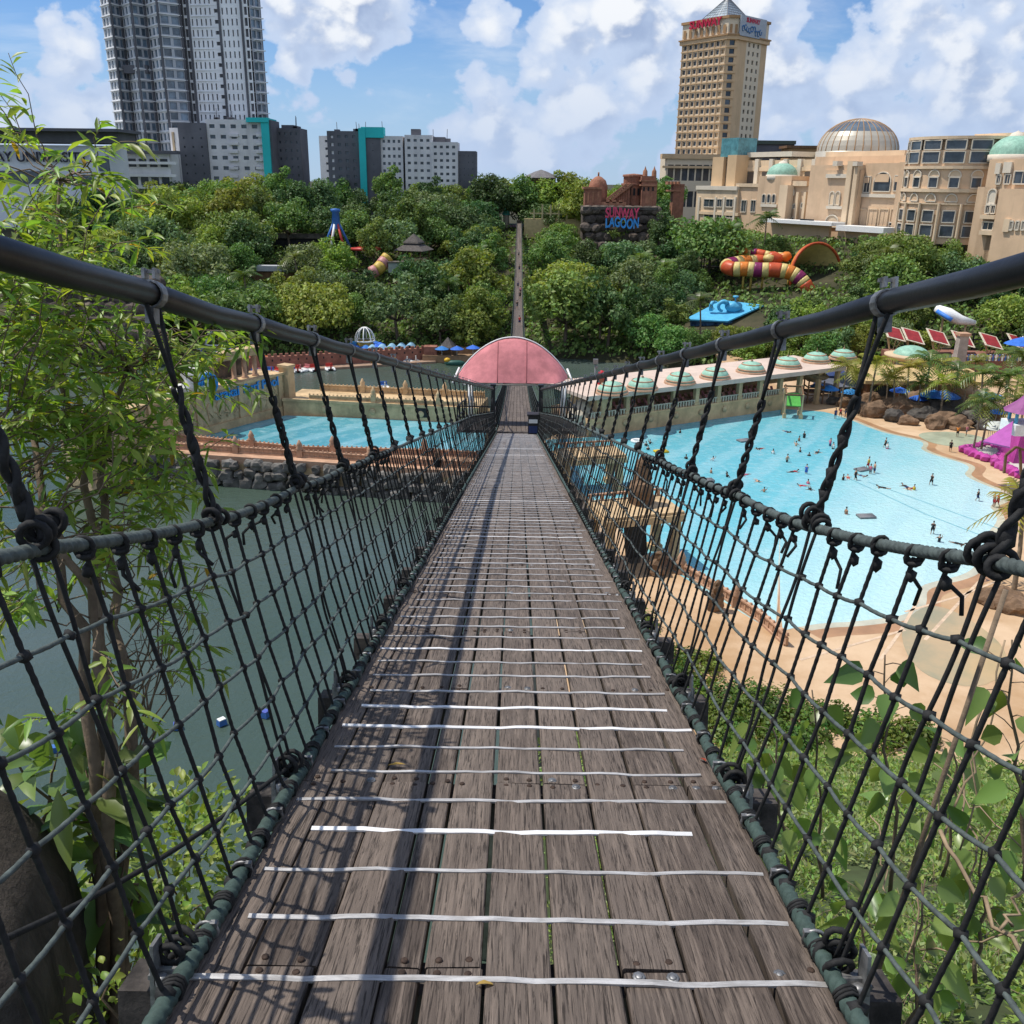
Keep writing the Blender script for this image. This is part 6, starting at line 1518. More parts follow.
def rwin(root, x0, x1, y0, y1, d, arch=False, m_=None, frame=True, surround=None):
    a, b_, t = RP(x0, y1, d), RP(x1, y1, d), RP((x0+x1)/2, y0, d); z0, z1 = RP((x0+x1)/2, y1, d).z, t.z
    p0 = Vector((a.x, a.y, 0)); p1 = Vector((b_.x, b_.y, 0)); w = p1-p0; o_ = nd*.06; mb = MB()
    if arch:
        r = w.length/2; k = 10; zs = z1-r*.9; pts = [(0, z0), (1, z0)]+[(.5+.5*math.cos(math.pi*i/k), zs+r*.9*math.sin(math.pi*i/k)) for i in range(k+1)]
    else: pts = [(0, z0), (1, z0), (1, z1), (0, z1)]
    vs = [p0+w*u_+Vector((0, 0, z))+o_ for (u_, z) in pts]; mb.add(vs, [tuple(range(len(vs)))]); wn = mb.build('window', m_ or m_win, root)
    if frame:
        mb = MB(); n = len(vs)
        for i in range(n): mb.bar(vs[i]+nd*.1, vs[(i+1) % n]+nd*.1, .3)
        if not arch: mb.bar((vs[0]+vs[1])/2+nd*.05, (vs[2]+vs[3])/2+nd*.05, .14)
        mb.build('frame', surround or m_rw, wn)
rs = thing('resort_building', 'sprawling sandy pink resort building with arches and green domes above the trees', 'resort', at(850, 210, 310))
# back volumes
rbox(rs, 738, 816, 160, -26, -9, 'colonnade_block', m_rl); rbox(rs, 735, 792, 152, -24, -8.6, 'parapet', m_rw, y1=157); rbox(rs, 736, 818, 167, -22, -8.6, 'parapet', m_rl, y1=171)
for i in range(6): rbox(rs, 741+i*14.2, 744.5+i*14.2, 159, -10, -8.2, 'column', m_rw)
for i in range(5): rwin(rs, 746+i*14.2, 754+i*14.2, 172, 192, -8.8, False, M('bronze_glass', (.10, .085, .075), .3, .2, .3), False)
rbox(rs, 713, 724, 157, -14, -3, 'pylon', m_hc); rbox(rs, 728, 737, 155, -14, -3, 'pylon', m_hc); rbox(rs, 722, 730, 160, -12, -4.5, 'glass_slot', m_win)
rbox(rs, 722, 739, 138, -13, -4, 'glass_lantern', M('teal_glass', (.10, .27, .30), .15, .3, .5, spec=.6), y1=157)
# low left wing
rbox(rs, 697, 738, 189, -8, 0, 'wing', m_rl); rbox(rs, 696, 737, 186, -8, .5, 'cornice', m_rw, y1=190); rbox(rs, 697, 738, 212, -1, .4, 'string_course', m_rl, y1=215); rbox(rs, 737, 764, 186, -9, -1, 'wing', m_rs); rbox(rs, 736, 766, 183.5, -9, -.5, 'cornice', m_rl, y1=187)
for i, (x0, x1) in enumerate(((704, 714), (717, 722), (726, 733))):
    rwin(rs, x0, x1, 199, 207, 0); rwin(rs, x0, x1, 212, 218, 0)
for x0 in (741, 750.5): rwin(rs, x0, x0+5, 200, 212, -1)
for x in (699, 715.5, 724, 735): rbox(rs, x-.8, x+.8, 197, -.5, .5, 'pilaster', m_rw)
# domed wing
rbox(rs, 759, 792, 176, -10, 2, 'wing', m_rs); rbox(rs, 790, 818, 186, -10, .5, 'wing', m_rs)
for x0 in (762, 767, 772): rwin(rs, x0, x0+3.2, 194, 203, 2, True)
rbox(rs, 760.5, 776.5, 204, 1.5, 2.5, 'panel', m_rw, y1=207); rwin(rs, 760.5, 774.5, 214.5, 221, 2, True)
rbox(rs, 780, 788, 185, 1, 4, 'buttress', m_rl); rwin(rs, 788, 794, 188, 195, 1.0, True, m_dark); rwin(rs, 793, 797, 204, 208.5, .5); rwin(rs, 786, 789, 204, 209, 2.2); rwin(rs, 801, 804, 203, 208, .5); rwin(rs, 785, 788, 218, 223, 2.2); rwin(rs, 791, 797, 217, 221, .5, True)
for x in (797.5, 805, 812): rbox(rs, x-1.2, x+1.2, 192, -1, 1.6, 'buttress', m_rl)
rbox(rs, 790, 807, 181, -4, 1.6, 'cornice', m_rl, y1=186)
# main block
rbox(rs, 811, 862, 165, -14, 3.5, 'main_block', m_rs); rbox(rs, 860, 926, 163, -14, 2, 'main_block', m_rs); rbox(rs, 816, 914, 156, -26, -4, 'upper_block', m_rs); rbox(rs, 826, 905, 151, -30, -10, 'upper_block', m_rl)
rbox(rs, 824, 861, 170, 2.5, 4.2, 'bay_block', m_rs); rbox(rs, 826, 852, 174, 3.6, 5, 'cornice', m_rw, y1=178)
rwin(rs, 829, 833.5, 191.5, 205, 4.3, True, m_rl); rwin(rs, 834.8, 839.3, 191.5, 205, 4.3, True, m_rl); rbox(rs, 826, 842, 206, 4, 5, 'panel', m_rw, y1=209); rwin(rs, 825, 838, 215, 227, 4.3, True, m_rl)
rbox(rs, 848, 853, 161, 3, 5.6, 'buttress', m_rl); rbox(rs, 854.5, 858.5, 165, 3, 5.2, 'buttress', m_rl)
rbox(rs, 833, 837.5, 161, 3.5, 6, 'bracket', m_rw, y1=166); rbox(rs, 853, 857.5, 161.5, 3.5, 6, 'bracket', m_rw, y1=166)
rwin(rs, 863, 869.5, 176.5, 192.5, 2); rwin(rs, 873, 890, 172, 191.5, 2, True); rwin(rs, 893.5, 900.5, 175.5, 191, 2)
for (x0, x1, y0, y1) in ((864, 869, 177.5, 183), (874.5, 888.5, 174, 182), (894.5, 899.5, 176.5, 182)): rwin(rs, x0, x1, y0, y1, 2.25, False, m_rs, False)
rbox(rs, 855, 906, 194, 1.6, 2.7, 'string_course', m_rw, y1=197.5)
for i in range(4): rwin(rs, 856+i*11.2, 864.5+i*11.2, 209, 226, 2, False, m_rs, True, m_rl)
rwin(rs, 888, 895.5, 222.5, 233, 2.2); rbox(rs, 900, 906, 162, 1, 3.6, 'pilaster', m_rs); rbox(rs, 912, 920, 150, -10, -1, 'upper_block', m_hc)
rwin(rs, 914, 918, 157, 160, -.6, False, m_dark, False); rwin(rs, 917.5, 923, 179, 189, 2.1)
# white terrace roofs in front
o = thing('terrace_roof', 'long white terrace roof in front of the resort, lower left', 'roof', RP(790, 226, 9)); rbox(o, 762, 832, 220.5, 6, 12, 'roof', m_white, y1=224); rbox(o, 765, 830, 224, 7, 8, 'shade_wall', m_rs, y1=240); rbox(o, 800, 812, 219, 8, 9, 'clerestory', m_glass, y1=221)
o = thing('terrace_roof', 'short white terrace roof in front of the resort bay windows', 'roof', RP(860, 230, 8)); rbox(o, 836, 884, 226.5, 5, 11, 'roof', m_white, y1=232); rbox(o, 838, 882, 232, 6, 7, 'shade_wall', m_rs, y1=250)
# curved bay
cb = RP(960, 190, -6); rad = 15.5
def cyl(r, y0, y1, name, m_, a0=math.pi*.82, a1=math.pi*2.02, dz=0):
    z0, z1 = RP(960, y1, 6).z, RP(960, y0, 6).z; mb = MB(); mb.lathe([(0, z1), (r, z1), (r, z0), (r-.6, z0)], (cb.x, cb.y, 0), 30, sm=False, a0=a0-1.0, a1=a1-.0); return mb.build(name, m_, rs)
an0 = math.atan2(nd.y, nd.x)
cyl(rad, 150, 245, 'round_bay', m_rs); cyl(rad-1.2, 137, 151, 'round_bay', m_rs); cyl(rad+.6, 166, 169, 'cornice', m_rl); cyl(rad+.7, 189, 192.5, 'cornice', m_rl); cyl(rad+.4, 203.5, 205, 'string_course', m_rl); cyl(rad+.3, 136, 139, 'cornice', m_rl)
def cwin(a, hw, y0, y1, r, arch=False, m_=None):
    z0, z1 = RP(960, y1, 6).z, RP(960, y0, 6).z; P = []
    k = 8
    pts = [(-1, z0), (1, z0), (1, z1), (-1, z1)] if not arch else [(-1, z0), (1, z0)]+[(math.cos(math.pi*i/k), z1-(z1-z0)*.9*(1-math.sin(math.pi*i/k))) for i in range(k+1)]
    for (u_, z) in pts: P.append(Vector((cb.x+(r+.08)*math.cos(a+u_*hw), cb.y+(r+.08)*math.sin(a+u_*hw), z)))
    if m_ is None and not arch: pass
    mb = MB(); mb.add(P, [tuple(range(len(P)))]); w = mb.build('window', m_ or m_win, rs); mb = MB(); n = len(P)
    for i in range(n): q = P[i]+Vector((math.cos(a), math.sin(a), 0))*.1; q2 = P[(i+1) % n]+Vector((math.cos(a), math.sin(a), 0))*.1; mb.bar(q, q2, .26)
    mb.build('frame', m_rw, w)
for i in range(6):
    a = an0-.92+i*.36
    cwin(a, .105, 211, 223, rad+.25); cwin(a, .115, 226, 237.5, rad+.25); cwin(a, .1, 194, 202, rad+.1, True, m_rs); cwin(a, .085, 177.5, 188, rad+.1); cwin(a, .1, 170, 177, rad+.1, True, m_rl)
    mb = MB(); aa = a+.18; z0, z1 = RP(960, 246, 6).z, RP(960, 204, 6).z; mb.lathe([(.5, z0), (.42, z1)], (cb.x+(rad+.6)*math.cos(aa), cb.y+(rad+.6)*math.sin(aa), 0), 8); mb.build('column', m_rl, rs)
for i in range(5):
    a = an0-.8+i*.42; cwin(a, .17, 140, 149.5, rad+.05); cwin(a, .17, 151.5, 163, rad+.2)
# right hand block with small dome
rbox(rs, 984, 1060, 135, -16, -2, 'upper_block', m_rs); rbox(rs, 975, 1060, 132.5, -16, -1.2, 'cornice', m_rl, y1=136); rbox(rs, 990, 1060, 159, -10, 6, 'right_block', m_rs); rbox(rs, 1000, 1060, 189, -4, 8.5, 'right_block', m_rs)
rwin(rs, 996, 1000.5, 175, 184, 6.1); rwin(rs, 1004, 1010, 174.5, 184, 6.1); rbox(rs, 996, 1001, 163, 5.5, 6.6, 'panel', m_rw, y1=174); rbox(rs, 1004, 1012, 162, 5.5, 6.6, 'panel', m_rw, y1=173); rwin(rs, 1013, 1030, 171, 184, 6.4)
rwin(rs, 985, 989.5, 205, 213.5, 6.4); rwin(rs, 990.5, 995, 205, 213.5, 6.4); rwin(rs, 987, 995, 189, 204, 6.2, True, m_rw); rwin(rs, 982, 993, 222, 230, 6.4); rbox(rs, 980, 995, 215, 5, 7.4, 'balcony', m_rl, y1=219); rbox(rs, 979, 994, 231, 5, 7.4, 'balcony', m_rl, y1=235)
rbox(rs, 978, 1000, 187, 0, 6, 'block', m_rs)
for x in (1009, 1015, 1021): rwin(rs, x, x+3.4, 221, 230, 8.6)
rbox(rs, 1004, 1010, 219, 8, 9, 'panel', m_rl, y1=232)
def rdome(px, py, d, r, h, m_, lab=None):
    c = RP(px, py, d); mb = MB(); dome(mb, c, r, h, 24); mb.build('dome', m_, rs); mb = MB(); mb.lathe([(r-.1, -1.8), (r+.25, -1.6), (r+.25, 0), (r-.1, .1)], c, 24); mb.build('dome_drum', m_rw, rs); mb = MB(); mb.lathe([(r*.32, h*.93), (r*.25, h*1.08), (.1, h*1.2), (0, h*1.25)], c, 12); mb.build('lantern', m_rw, rs)
rdome(782, 175, -3, 5.2, 4.0, m_copper); rdome(1014, 155, -1, 6.2, 5., m_copper)
c = RP(857, 152, -28); mb = MB(); R0_ = 39/FPX*(c-CAMP).dot(FW); hd = RP(857, 119, -28).z-c.z
m_dm = M('dome_panels', (.50, .46, .38), .4, .1, .1, metal=.2)
prof = [(R0_*math.cos(t), hd*math.sin(t)) for t in [math.pi/2*k/10 for k in range(11)]]
for k in range(10): mb.lathe([prof[k], prof[k+1]], c, 32, 1 if k in (4, 5, 6) else 0)
mb.lathe([(R0_, -9), (R0_+.3, -9), (R0_+.3, 0), (R0_, 0)], c, 32, 0); mb.build('great_dome', [m_dm, M('dome_glass', (.12, .15, .18), .15, .2, .3, spec=.6)], rs)
mb = MB()
for i in range(32):
    a = 2*math.pi*i/32; mb.tube([c+Vector((q*math.cos(a), q*math.sin(a), z)) for (q, z) in prof], .16, 4)
mb.build('dome_ribs', m_hb, rs)
o = thing('green_roofed_hall', 'dark green barrel roofed hall behind the resort colonnade', 'hall', at(785, 165, 440)); mb = MB(); px_box(mb, 757, 793, 143, 160, 430, 14); mb.build('wall', m_dg, o); mb = MB(); px_box(mb, 755, 796, 140.5, 144, 429, 16); mb.build('roof', M('green_roof', (.07, .09, .07), .7, .1, 1), o)
o = thing('tan_hall', 'tan roofed block just left of the great dome', 'hall', at(805, 150, 420)); mb = MB(); px_box(mb, 788, 818, 147, 160, 415, 12); mb.build('wall', m_hb, o); mb = MB(); px_box(mb, 787, 819, 145.5, 148, 414, 13); mb.build('roof', m_wood_b, o)
# ================================================================== trees on the slope, palms
LEAF_T = [leafmat('foliage_mid', (.135, .225, .058), .25, .35, .25, .55, spec=.25), leafmat('foliage_bright', (.21, .28, .06), .3, .35, .25, .55, spec=.25),
          leafmat('foliage_dark', (.080, .145, .048), .2, .35, .25, .55, spec=.25), leafmat('foliage_grey', (.14, .215, .09), .25, .3, .2, .55, spec=.25)]
m_trunk = M('bark', (.13, .10, .075), .9, .35, 1.2, .5, 6, stretch=(1, 1, .3))
def crown(seed, rx, rz, zc, nl, per, ls, flat=.0, low=.15):
    rg = random.Random(seed); mb = MB(); lobes = []
    for i in range(nl):
        for _ in range(20):
            d = Vector((rg.gauss(0, 1), rg.gauss(0, 1), rg.gauss(.25, .9))).normalized()
            if d.z > -.55: break
        k = rg.uniform(.45, 1.08); r = rx*rg.uniform(.16, .42)
        c = Vector((d.x*rx*k, d.y*rx*k, d.z*rz*k)); lobes.append((c, r))
    for (c, r) in lobes:
        n = int(per*(r/(rx*.3))**2)
        for q in range(n):
            d = Vector((rg.gauss(0, 1), rg.gauss(0, 1), rg.gauss(.2, 1))).normalized()
            p = c+Vector((d.x*r, d.y*r, d.z*r*.8))*(rg.uniform(.72, 1.08) if rg.random() < .85 else rg.uniform(1.0, 1.35))
            if p.z < -rz*.75: continue
            nn = (d*.8+Vector((rg.gauss(0, .6), rg.gauss(0, .6), rg.gauss(.3, .6)))).normalized()
            s = ls*rg.uniform(.6, 1.35); u = nn.orthogonal().normalized(); u = Matrix.Rotation(rg.uniform(0, 6.28), 3, nn) @ u; w = nn.cross(u)
            p = p+Vector((0, 0, zc)); mb.quadleaf(p, u*s, w*s*.55)
    return mb, lobes
def tree_proto(seed, kind, H_, rx, rz, nl, per, ls):
    o = thing(kind, '', 'tree'); zc = H_-rz*.95
    mb, lobes = crown(seed, rx, rz, zc, nl, per, ls); rg = random.Random(seed+50)
    cw = mb.build('crown', LEAF_T[0], o, False); mb = MB(); r0 = .03*H_
    mb.tube([(0, 0, -3), (0, 0, 0), (rg.uniform(-.4, .4), rg.uniform(-.4, .4), zc*.6), (0, 0, zc)], [r0*1.3, r0, r0*.75, r0*.5], 7)
    for (c, r) in lobes[:7]: mb.tube([(0, 0, zc*.6), (c.x*.5, c.y*.5, zc*.75+(c.z)*.3), (c.x*.9, c.y*.9, zc+c.z*.9)], [r0*.5, r0*.35, r0*.12], 5)
    mb.build('trunk', m_trunk, o, False); return o
PROTO = [tree_proto(1, 'broadleaf_tree', 15, 8.2, 6.2, 38, 120, .52), tree_proto(2, 'broadleaf_tree', 17, 7.0, 7.5, 38, 115, .50), tree_proto(3, 'broadleaf_tree', 12, 7.4, 4.8, 32, 115, .48),
         tree_proto(4, 'broadleaf_tree', 14, 6.4, 5.8, 30, 110, .46), tree_proto(5, 'slender_tree', 18, 5.0, 8.0, 30, 105, .46), tree_proto(6, 'broadleaf_tree', 13, 9.0, 4.6, 44, 105, .52), tree_proto(7, 'low_tree', 8, 4.6, 3.8, 24, 100, .40)]
NOB = [(520, 0, 9.5)]
def bridge_clear(x, y, r): return abs(x-.0) < r*.62+2.2 and y > 235 and y < 385
KEEP = []      # (px0, px1, py0, py1, minimum Y): sight lines that must stay open
KEEP += [(584, 650, 172, 240, 345), (660, 766, 150, 185, 400), (690, 1024, 100, 220, 385), (697, 1024, 100, 236, 300), (324, 350, 205, 243, 331), (388, 436, 234, 258, 328), (370, 390, 254, 272, 314), (714, 848, 243, 298, 299), (688, 764, 297, 328, 274), (700, 722, 236, 270, 298),
         (505, 524, 215, 345, 390), (530, 592, 203, 222, 368), (240, 300, 265, 272, 298), (270, 330, 233, 239, 332), (120, 178, 152, 186, 380), (176, 305, 120, 182, 380), (322, 478, 128, 183, 380), (0, 118, 125, 178, 350), (525, 557, 168, 176, 395), (440, 456, 334, 362, 243), (350, 382, 324, 352, 246), (205, 232, 332, 345, 246), (933, 978, 302, 325, 246), (690, 702, 288, 304, 276), (880, 1030, 328, 372, 226), (664, 683, 180, 204, 355)]
spots = []; tries = 0
rgt = random.Random(11)
def blocked(x, y, z, H_, rx, k):
    tx, ty = topx((x, y, z+H_)); bx, by = topx((x, y, z+H_*.35)); r = rx*FPX/y*.9
    for (a, b_, c, d, Y) in KEEP:
        if y < Y and tx+r > a and tx-r < b_ and ty < d-1.5 and by > c: return True
    return False
TREES = []
def try_tree(x, y, k, sc):
    pr = PROTO[k]; H_ = [15, 17, 12, 14, 18, 13, 8][k]*sc; rx = [8.2, 7, 7.4, 6.4, 5, 9, 4.6][k]*sc
    z = max(hillz(x, y), 1.2)
    if bridge_clear(x, y, rx):
        if z+H_ > zd(y)-1.5: return False
    for (a, b_, r) in spots:
        if (a-x)**2+(b_-y)**2 < ((r+rx)*.62)**2: return False
    if blocked(x, y, z, H_, rx, k): return False
    spots.append((x, y, rx)); TREES.append((x, y, z-.3, k, sc)); return True
for i in range(40000):
    y = 244+(rgt.random()**1.1)*166; x = rgt.uniform(-.46*y-8, .60*y)
    if y < shore(x)+2.5 or len(TREES) >= (205 if i <= 20000 else 286): continue
    if x > 62 and y > 395: continue
    if EA.x-8 < x and y > 366-(x-66)*1.74-4: continue          # resort ground
    if i > 20000: x = rgt.uniform(.1*y, .62*y); y = rgt.uniform(shore(x)+2, 300)
    if i > 20000 and EA.x-8 < x and y > 366-(x-66)*1.74-4: continue
    k = rgt.choice([0, 0, 1, 2, 2, 3, 3, 4, 5, 5, 6] if i < 9000 else [2, 3, 3, 4, 6, 6, 6] if i < 14000 else [6, 6, 3, 2] if i < 20000 else [0, 2, 3, 3, 6]); try_tree(x, y, k, rgt.uniform(.7, 1.3) if i < 14000 else rgt.uniform(.55, .95))
for i, px_ in enumerate((480, 494, 506, 527, 536, 545, 554, 566, 577, 660, 672)):
    q = at(px_, 184, 393+(i % 3)*5); TREES.append((q.x, q.y, hillz(q.x, q.y)-.3, 1 if 520 < px_ < 560 else (1, 4, 0)[i % 3], (.98 if 520 < px_ < 560 else .95)+.05*(i % 4)))
KIDS.clear(); items = []; tone_n = ['green', 'bright yellow-green', 'dark green', 'grey-green']
form_n = ['rounded', 'tall domed', 'spreading', 'bushy', 'slender', 'wide flat', 'small low']
for (x, y, z, k, sc) in TREES:
    n_ = mnoise.noise((x*.02, y*.02, 7))+rgt.uniform(-.5, .5); t = 1 if n_ > .28 else (2 if n_ < -.22 else (3 if rgt.random() < .25 else 0))
    o = dup(PROTO[k], (x, y, z), rgt.uniform(0, 6.28), (sc*rgt.uniform(.92, 1.1), sc*rgt.uniform(.92, 1.1), sc), None, 'trees on the wooded slope', {'crown': LEAF_T[t]})
    tx, ty = topx((x, y, z+9*sc)); items.append((o, tx, ty, f"{tone_n[t]} {form_n[k]} tree"))
MK = [('pink canopy', 512, 362), ('blue tower ride', 337, 230), ('pagoda hut', 412, 250), ('bridge end', 515, 225), ('park lettering', 621, 218), ('sky blue roof', 726, 315), ('tube slide', 775, 265), ('castle wall', 320, 355), ('grey shed roof', 270, 268), ('tall tower', 190, 185), ('wide grey flats', 400, 190), ('resort bay', 960, 235), ('red canopies', 960, 335), ('arcade roof', 680, 375), ('university hall', 60, 190), ('quarry wall', 70, 310), ('pole fence', 560, 220)]
rank_labels(items, MK, {'left': 'left of the', 'right': 'right of the', 'front': 'downhill of the', 'behind': 'uphill of the'}, 'crown')
# leafy undergrowth covering the slope between the trees
mb = MB(); rg = random.Random(3)
for i in range(15000):
    y = 218+rg.random()**1.1*176; x = rg.uniform(-.45*y, .62*y)
    if y < shore(x)+1: continue
    tx, ty = topx((x, y, hillz(x, y)+1.2))
    if (682 < tx < 768 and 304 < ty < 338 and y < 264) or (735 < tx < 838 and 250 < ty < 284 and y < 284): continue
    if abs(x) < 3.5 and hillz(x, y)+3 > zd(y): continue
    z = hillz(x, y); r = rg.uniform(.8, 2.0)
    for q in range(7):
        d = Vector((rg.gauss(0, 1), rg.gauss(0, 1), rg.gauss(.5, .7))).normalized(); p = Vector((x, y, z+.3))+d*r; u = d.orthogonal().normalized()*rg.uniform(.35, .7); mb.quadleaf(p, u, d.cross(u).normalized()*rg.uniform(.25, .5)*1.)
tag(mb.build('undergrowth', LEAF_T[0]), kind='stuff')
# ---- palms
m_palm = leafmat('palm_leaf', (.115, .16, .03), .3, .3, .3, .4, spec=.4); m_palm_y = leafmat('palm_leaf_yellow', (.25, .26, .04), .35, .25, .2, .4, spec=.4)
m_ptrunk = M('palm_trunk', (.22, .17, .12), .9, .3, 3, .4, 10)
def palm_proto(seed, h, L, nf):
    rg = random.Random(seed); o = thing('palm_tree', '', 'palm tree'); mb = MB(); lean = Vector((rg.uniform(-.5, .5), rg.uniform(-.5, .5), 0))
    tp = lean+Vector((0, 0, h)); mb.tube([(0, 0, -1), (0, 0, 0), lean*.3+Vector((0, 0, h*.5)), tp], [.2, .17, .13, .12], 7); mb.build('trunk', m_ptrunk, o, False); mb = MB()
    for i in range(nf):
        a = 6.283*i/nf*1.618*2+rg.uniform(-.2, .2); el = rg.uniform(-.1, 1.15); L_ = L*rg.uniform(.8, 1.1); d = Vector((math.cos(a)*math.cos(el), math.sin(a)*math.cos(el), math.sin(el))); sd = Vector((-math.sin(a), math.cos(a), 0)); P = []
        for k in range(10): t = k/9; P.append(tp+d*(L_*t)-Vector((0, 0, L_*.62*t*t*(1-.3*el))))
        for k in range(9):
            for s in (-1, 1):
                f = (P[k+1]-P[k]).normalized(); w = L_*.30*math.sin(math.pi*(.15+.8*k/9)); b0 = P[k].lerp(P[k+1], .5); tipv = b0+sd*s*w+f*w*.65-Vector((0, 0, w*.45)); h_ = f*(L_*.035)
                mb.add([b0-h_, tipv, b0+h_*1.1], [(0, 1, 2)] if s > 0 else [(2, 1, 0)])
        mb.tube(P, [.05-.004*k for k in range(10)], 3, cap=False)
    mb.build('fronds', m_palm, o, False); return o
PP = [palm_proto(1, 6.5, 3.3, 17), palm_proto(2, 5.2, 3.0, 15), palm_proto(3, 8, 3.4, 18)]; KIDS.clear(); items = []
for i, (x, y, k, t, s) in enumerate([(840, 409, 0, 1, 1.), (856, 408, 1, 1, 1.), (868, 410, 0, 1, 1.1), (893, 412, 1, 1, .95), (905, 414, 0, 1, 1.05), (922, 410, 0, 0, 1.15), (917, 414, 1, 0, .9), (940, 418, 1, 1, 1.), (950, 414, 0, 0, 1.), (961, 418, 1, 1, 1.), (978, 424, 0, 0, 1.1), (990, 422, 1, 0, 1.), (1002, 424, 0, 0, 1.05), (1012, 410, 2, 0, 1.), (1020, 430, 1, 1, 1.1), (886, 405, 1, 0, .8), (934, 405, 0, 1, 1.), (972, 404, 0, 0, 1.), (1006, 395, 0, 0, 1.), (973, 451, 2, 0, .82), (981, 450, 0, 0, .95), (1010, 452, 0, 0, 1.)]):
    o = dup(PP[k], on(x, y, 4.3), ru(0, 6.28), s*1.28, None, 'palms behind the beach', {'fronds': m_palm_y if t else m_palm}); items.append((o, x, y-28, ('yellow-green' if t else 'green')+' palm'))
o = dup(PP[1], on(1014, 590, 4), 1., 1.75, 'bright yellow-green palm by the near beach at the right edge', None, {'fronds': m_palm_y})
for (x, y, Y, k, l) in [(300, 300, 285, 0, 'palm in the slope trees right of the grey shed roof'), (478, 300, 292, 2, 'palm high on the slope left of the far bridge'), (560, 300, 290, 0, 'palm on the slope just right of the far bridge'), (250, 330, 262, 2, 'palm near the shore above the castle wall'), (600, 345, 256, 0, 'palm at the shore right of the pink canopy'), (880, 300, 255, 2, 'palm on the scrub slope above the kiosk'), (700, 340, 250, 0, 'palm behind the arcade domes under the blue roof'), (728, 262, 296, 2, 'palm right of the dark slide tower in the tree slope'), (763, 262, 300, 2, 'palm behind the upper striped slide tube'), (665, 300, 285, 0, 'drooping palm on the slope under the rock cliff'), (640, 290, 287, 2, 'drooping palm in front of the rock cliff'), (450, 325, 262, 2, 'palm rising behind the lakeside hut')]:
    q = at(x, y, Y); o = dup(PP[k], (q.x, q.y, hillz(q.x, q.y)), 1., 1.7, l, None, {'fronds': m_palm})
rank_labels(items, [('domed kiosk', 911, 352), ('purple play house', 1005, 430), ('stone pillar', 957, 352), ('glass shop', 880, 392)], {'left': 'left of the', 'right': 'right of the', 'front': 'in front of the', 'behind': 'behind the'}, 'palm')
for q in PROTO+PP: drop(q)
KIDS.clear()
# ================================================================== plants and stone beside the near end of the bridge
def pat(px, py, Y): return at(px, py, Y)
m_lf = leafmat('willow_leaf', (.22, .335, .055), .44, .38, 0, .42, .07, .45, warm=.02)
m_lf2 = leafmat('bush_leaf', (.19, .28, .05), .35, .35, 0, .45, .06, .4)
m_broad = leafmat('broad_leaf', (.15, .25, .065), .4, .35, 0, .35, .06, .55)
m_slope = leafmat('slope_leaf', (.19, .30, .07), .38, .45, 0, .5, .08, .35)
m_twig = M('grey_twig', (.17, .125, .085), .85, .3, 8, .4, 40)
m_twig_d = M('dry_twig', (.30, .22, .14), .85, .3, 8)
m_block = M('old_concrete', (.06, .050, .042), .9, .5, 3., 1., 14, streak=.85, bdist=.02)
rg = random.Random(21)
def wander(a, b_, n, w):
    a, b_ = Vector(a), Vector(b_); return [a.lerp(b_, i/n)+Vector((rg.gauss(0, w), rg.gauss(0, w), rg.gauss(0, w)))*(math.sin(math.pi*i/n)) for i in range(n+1)]
# --- slender leafy tree left of the bridge
st = thing('slender_tree', 'leafy slender tree with narrow bright leaves beside the left net', 'tree', pat(95, 960, 3.2)-Vector((0, 0, .9)))
root = Vector(st.location); wd = MB(); tips = []
mains = [((95, 760, 3.3), (60, 560, 3.6), (30, 420, 4.0), (10, 260, 4.3)), ((105, 700, 3.4), (96, 560, 3.7), (110, 430, 4.1), (150, 340, 4.4)), ((110, 780, 3.2), (100, 640, 3.4), (50, 520, 3.4), (-60, 420, 3.5)), ((130, 700, 3.5), (92, 520, 4.2), (60, 380, 4.4), (60, 180, 4.5))]
for m_ in mains:
    P = [root+Vector((rg.uniform(-.06, .06), rg.uniform(-.06, .06), 0))]+[pat(*q) for q in m_]; Q = []
    for i in range(len(P)-1): Q += wander(P[i], P[i+1], 5, .025)[:-1]
    Q.append(P[-1]); wd.tube(Q, [.034*(1-.8*i/(len(Q)-1)) for i in range(len(Q))], 7)
    for i in range(6, len(Q)): tips.append(Q[i])
CL = [(50, 190, 4.4, 50, 45, 8), (12, 150, 4.3, 25, 28, 6), (75, 165, 4.5, 40, 30, 4), (30, 225, 4.3, 50, 35, 9), (60, 260, 4.3, 40, 30, 4), (90, 215, 4.6, 35, 35, 4), (25, 330, 4.0, 70, 60, 26), (85, 370, 4.2, 65, 50, 24), (150, 345, 4.5, 40, 35, 9), (180, 375, 4.5, 26, 30, 4), (125, 400, 4.4, 40, 45, 12),
      (30, 420, 4.0, 70, 60, 28), (90, 450, 4.0, 70, 55, 28), (125, 460, 4.2, 35, 40, 6), (40, 500, 3.9, 70, 50, 22), (110, 515, 4.0, 50, 45, 14), (60, 290, 4.2, 55, 45, 14), (15, 380, 3.9, 45, 60, 16), (-40, 330, 3.8, 60, 100, 20), (70, 560, 3.8, 70, 45, 10), (130, 580, 3.8, 40, 40, 6), (40, 620, 3.7, 50, 50, 6), (150, 640, 3.7, 40, 40, 4), (115, 690, 3.5, 40, 50, 5), (210, 345, 4.7, 16, 16, 3), (200, 365, 4.6, 20, 20, 4)]
lf = MB()
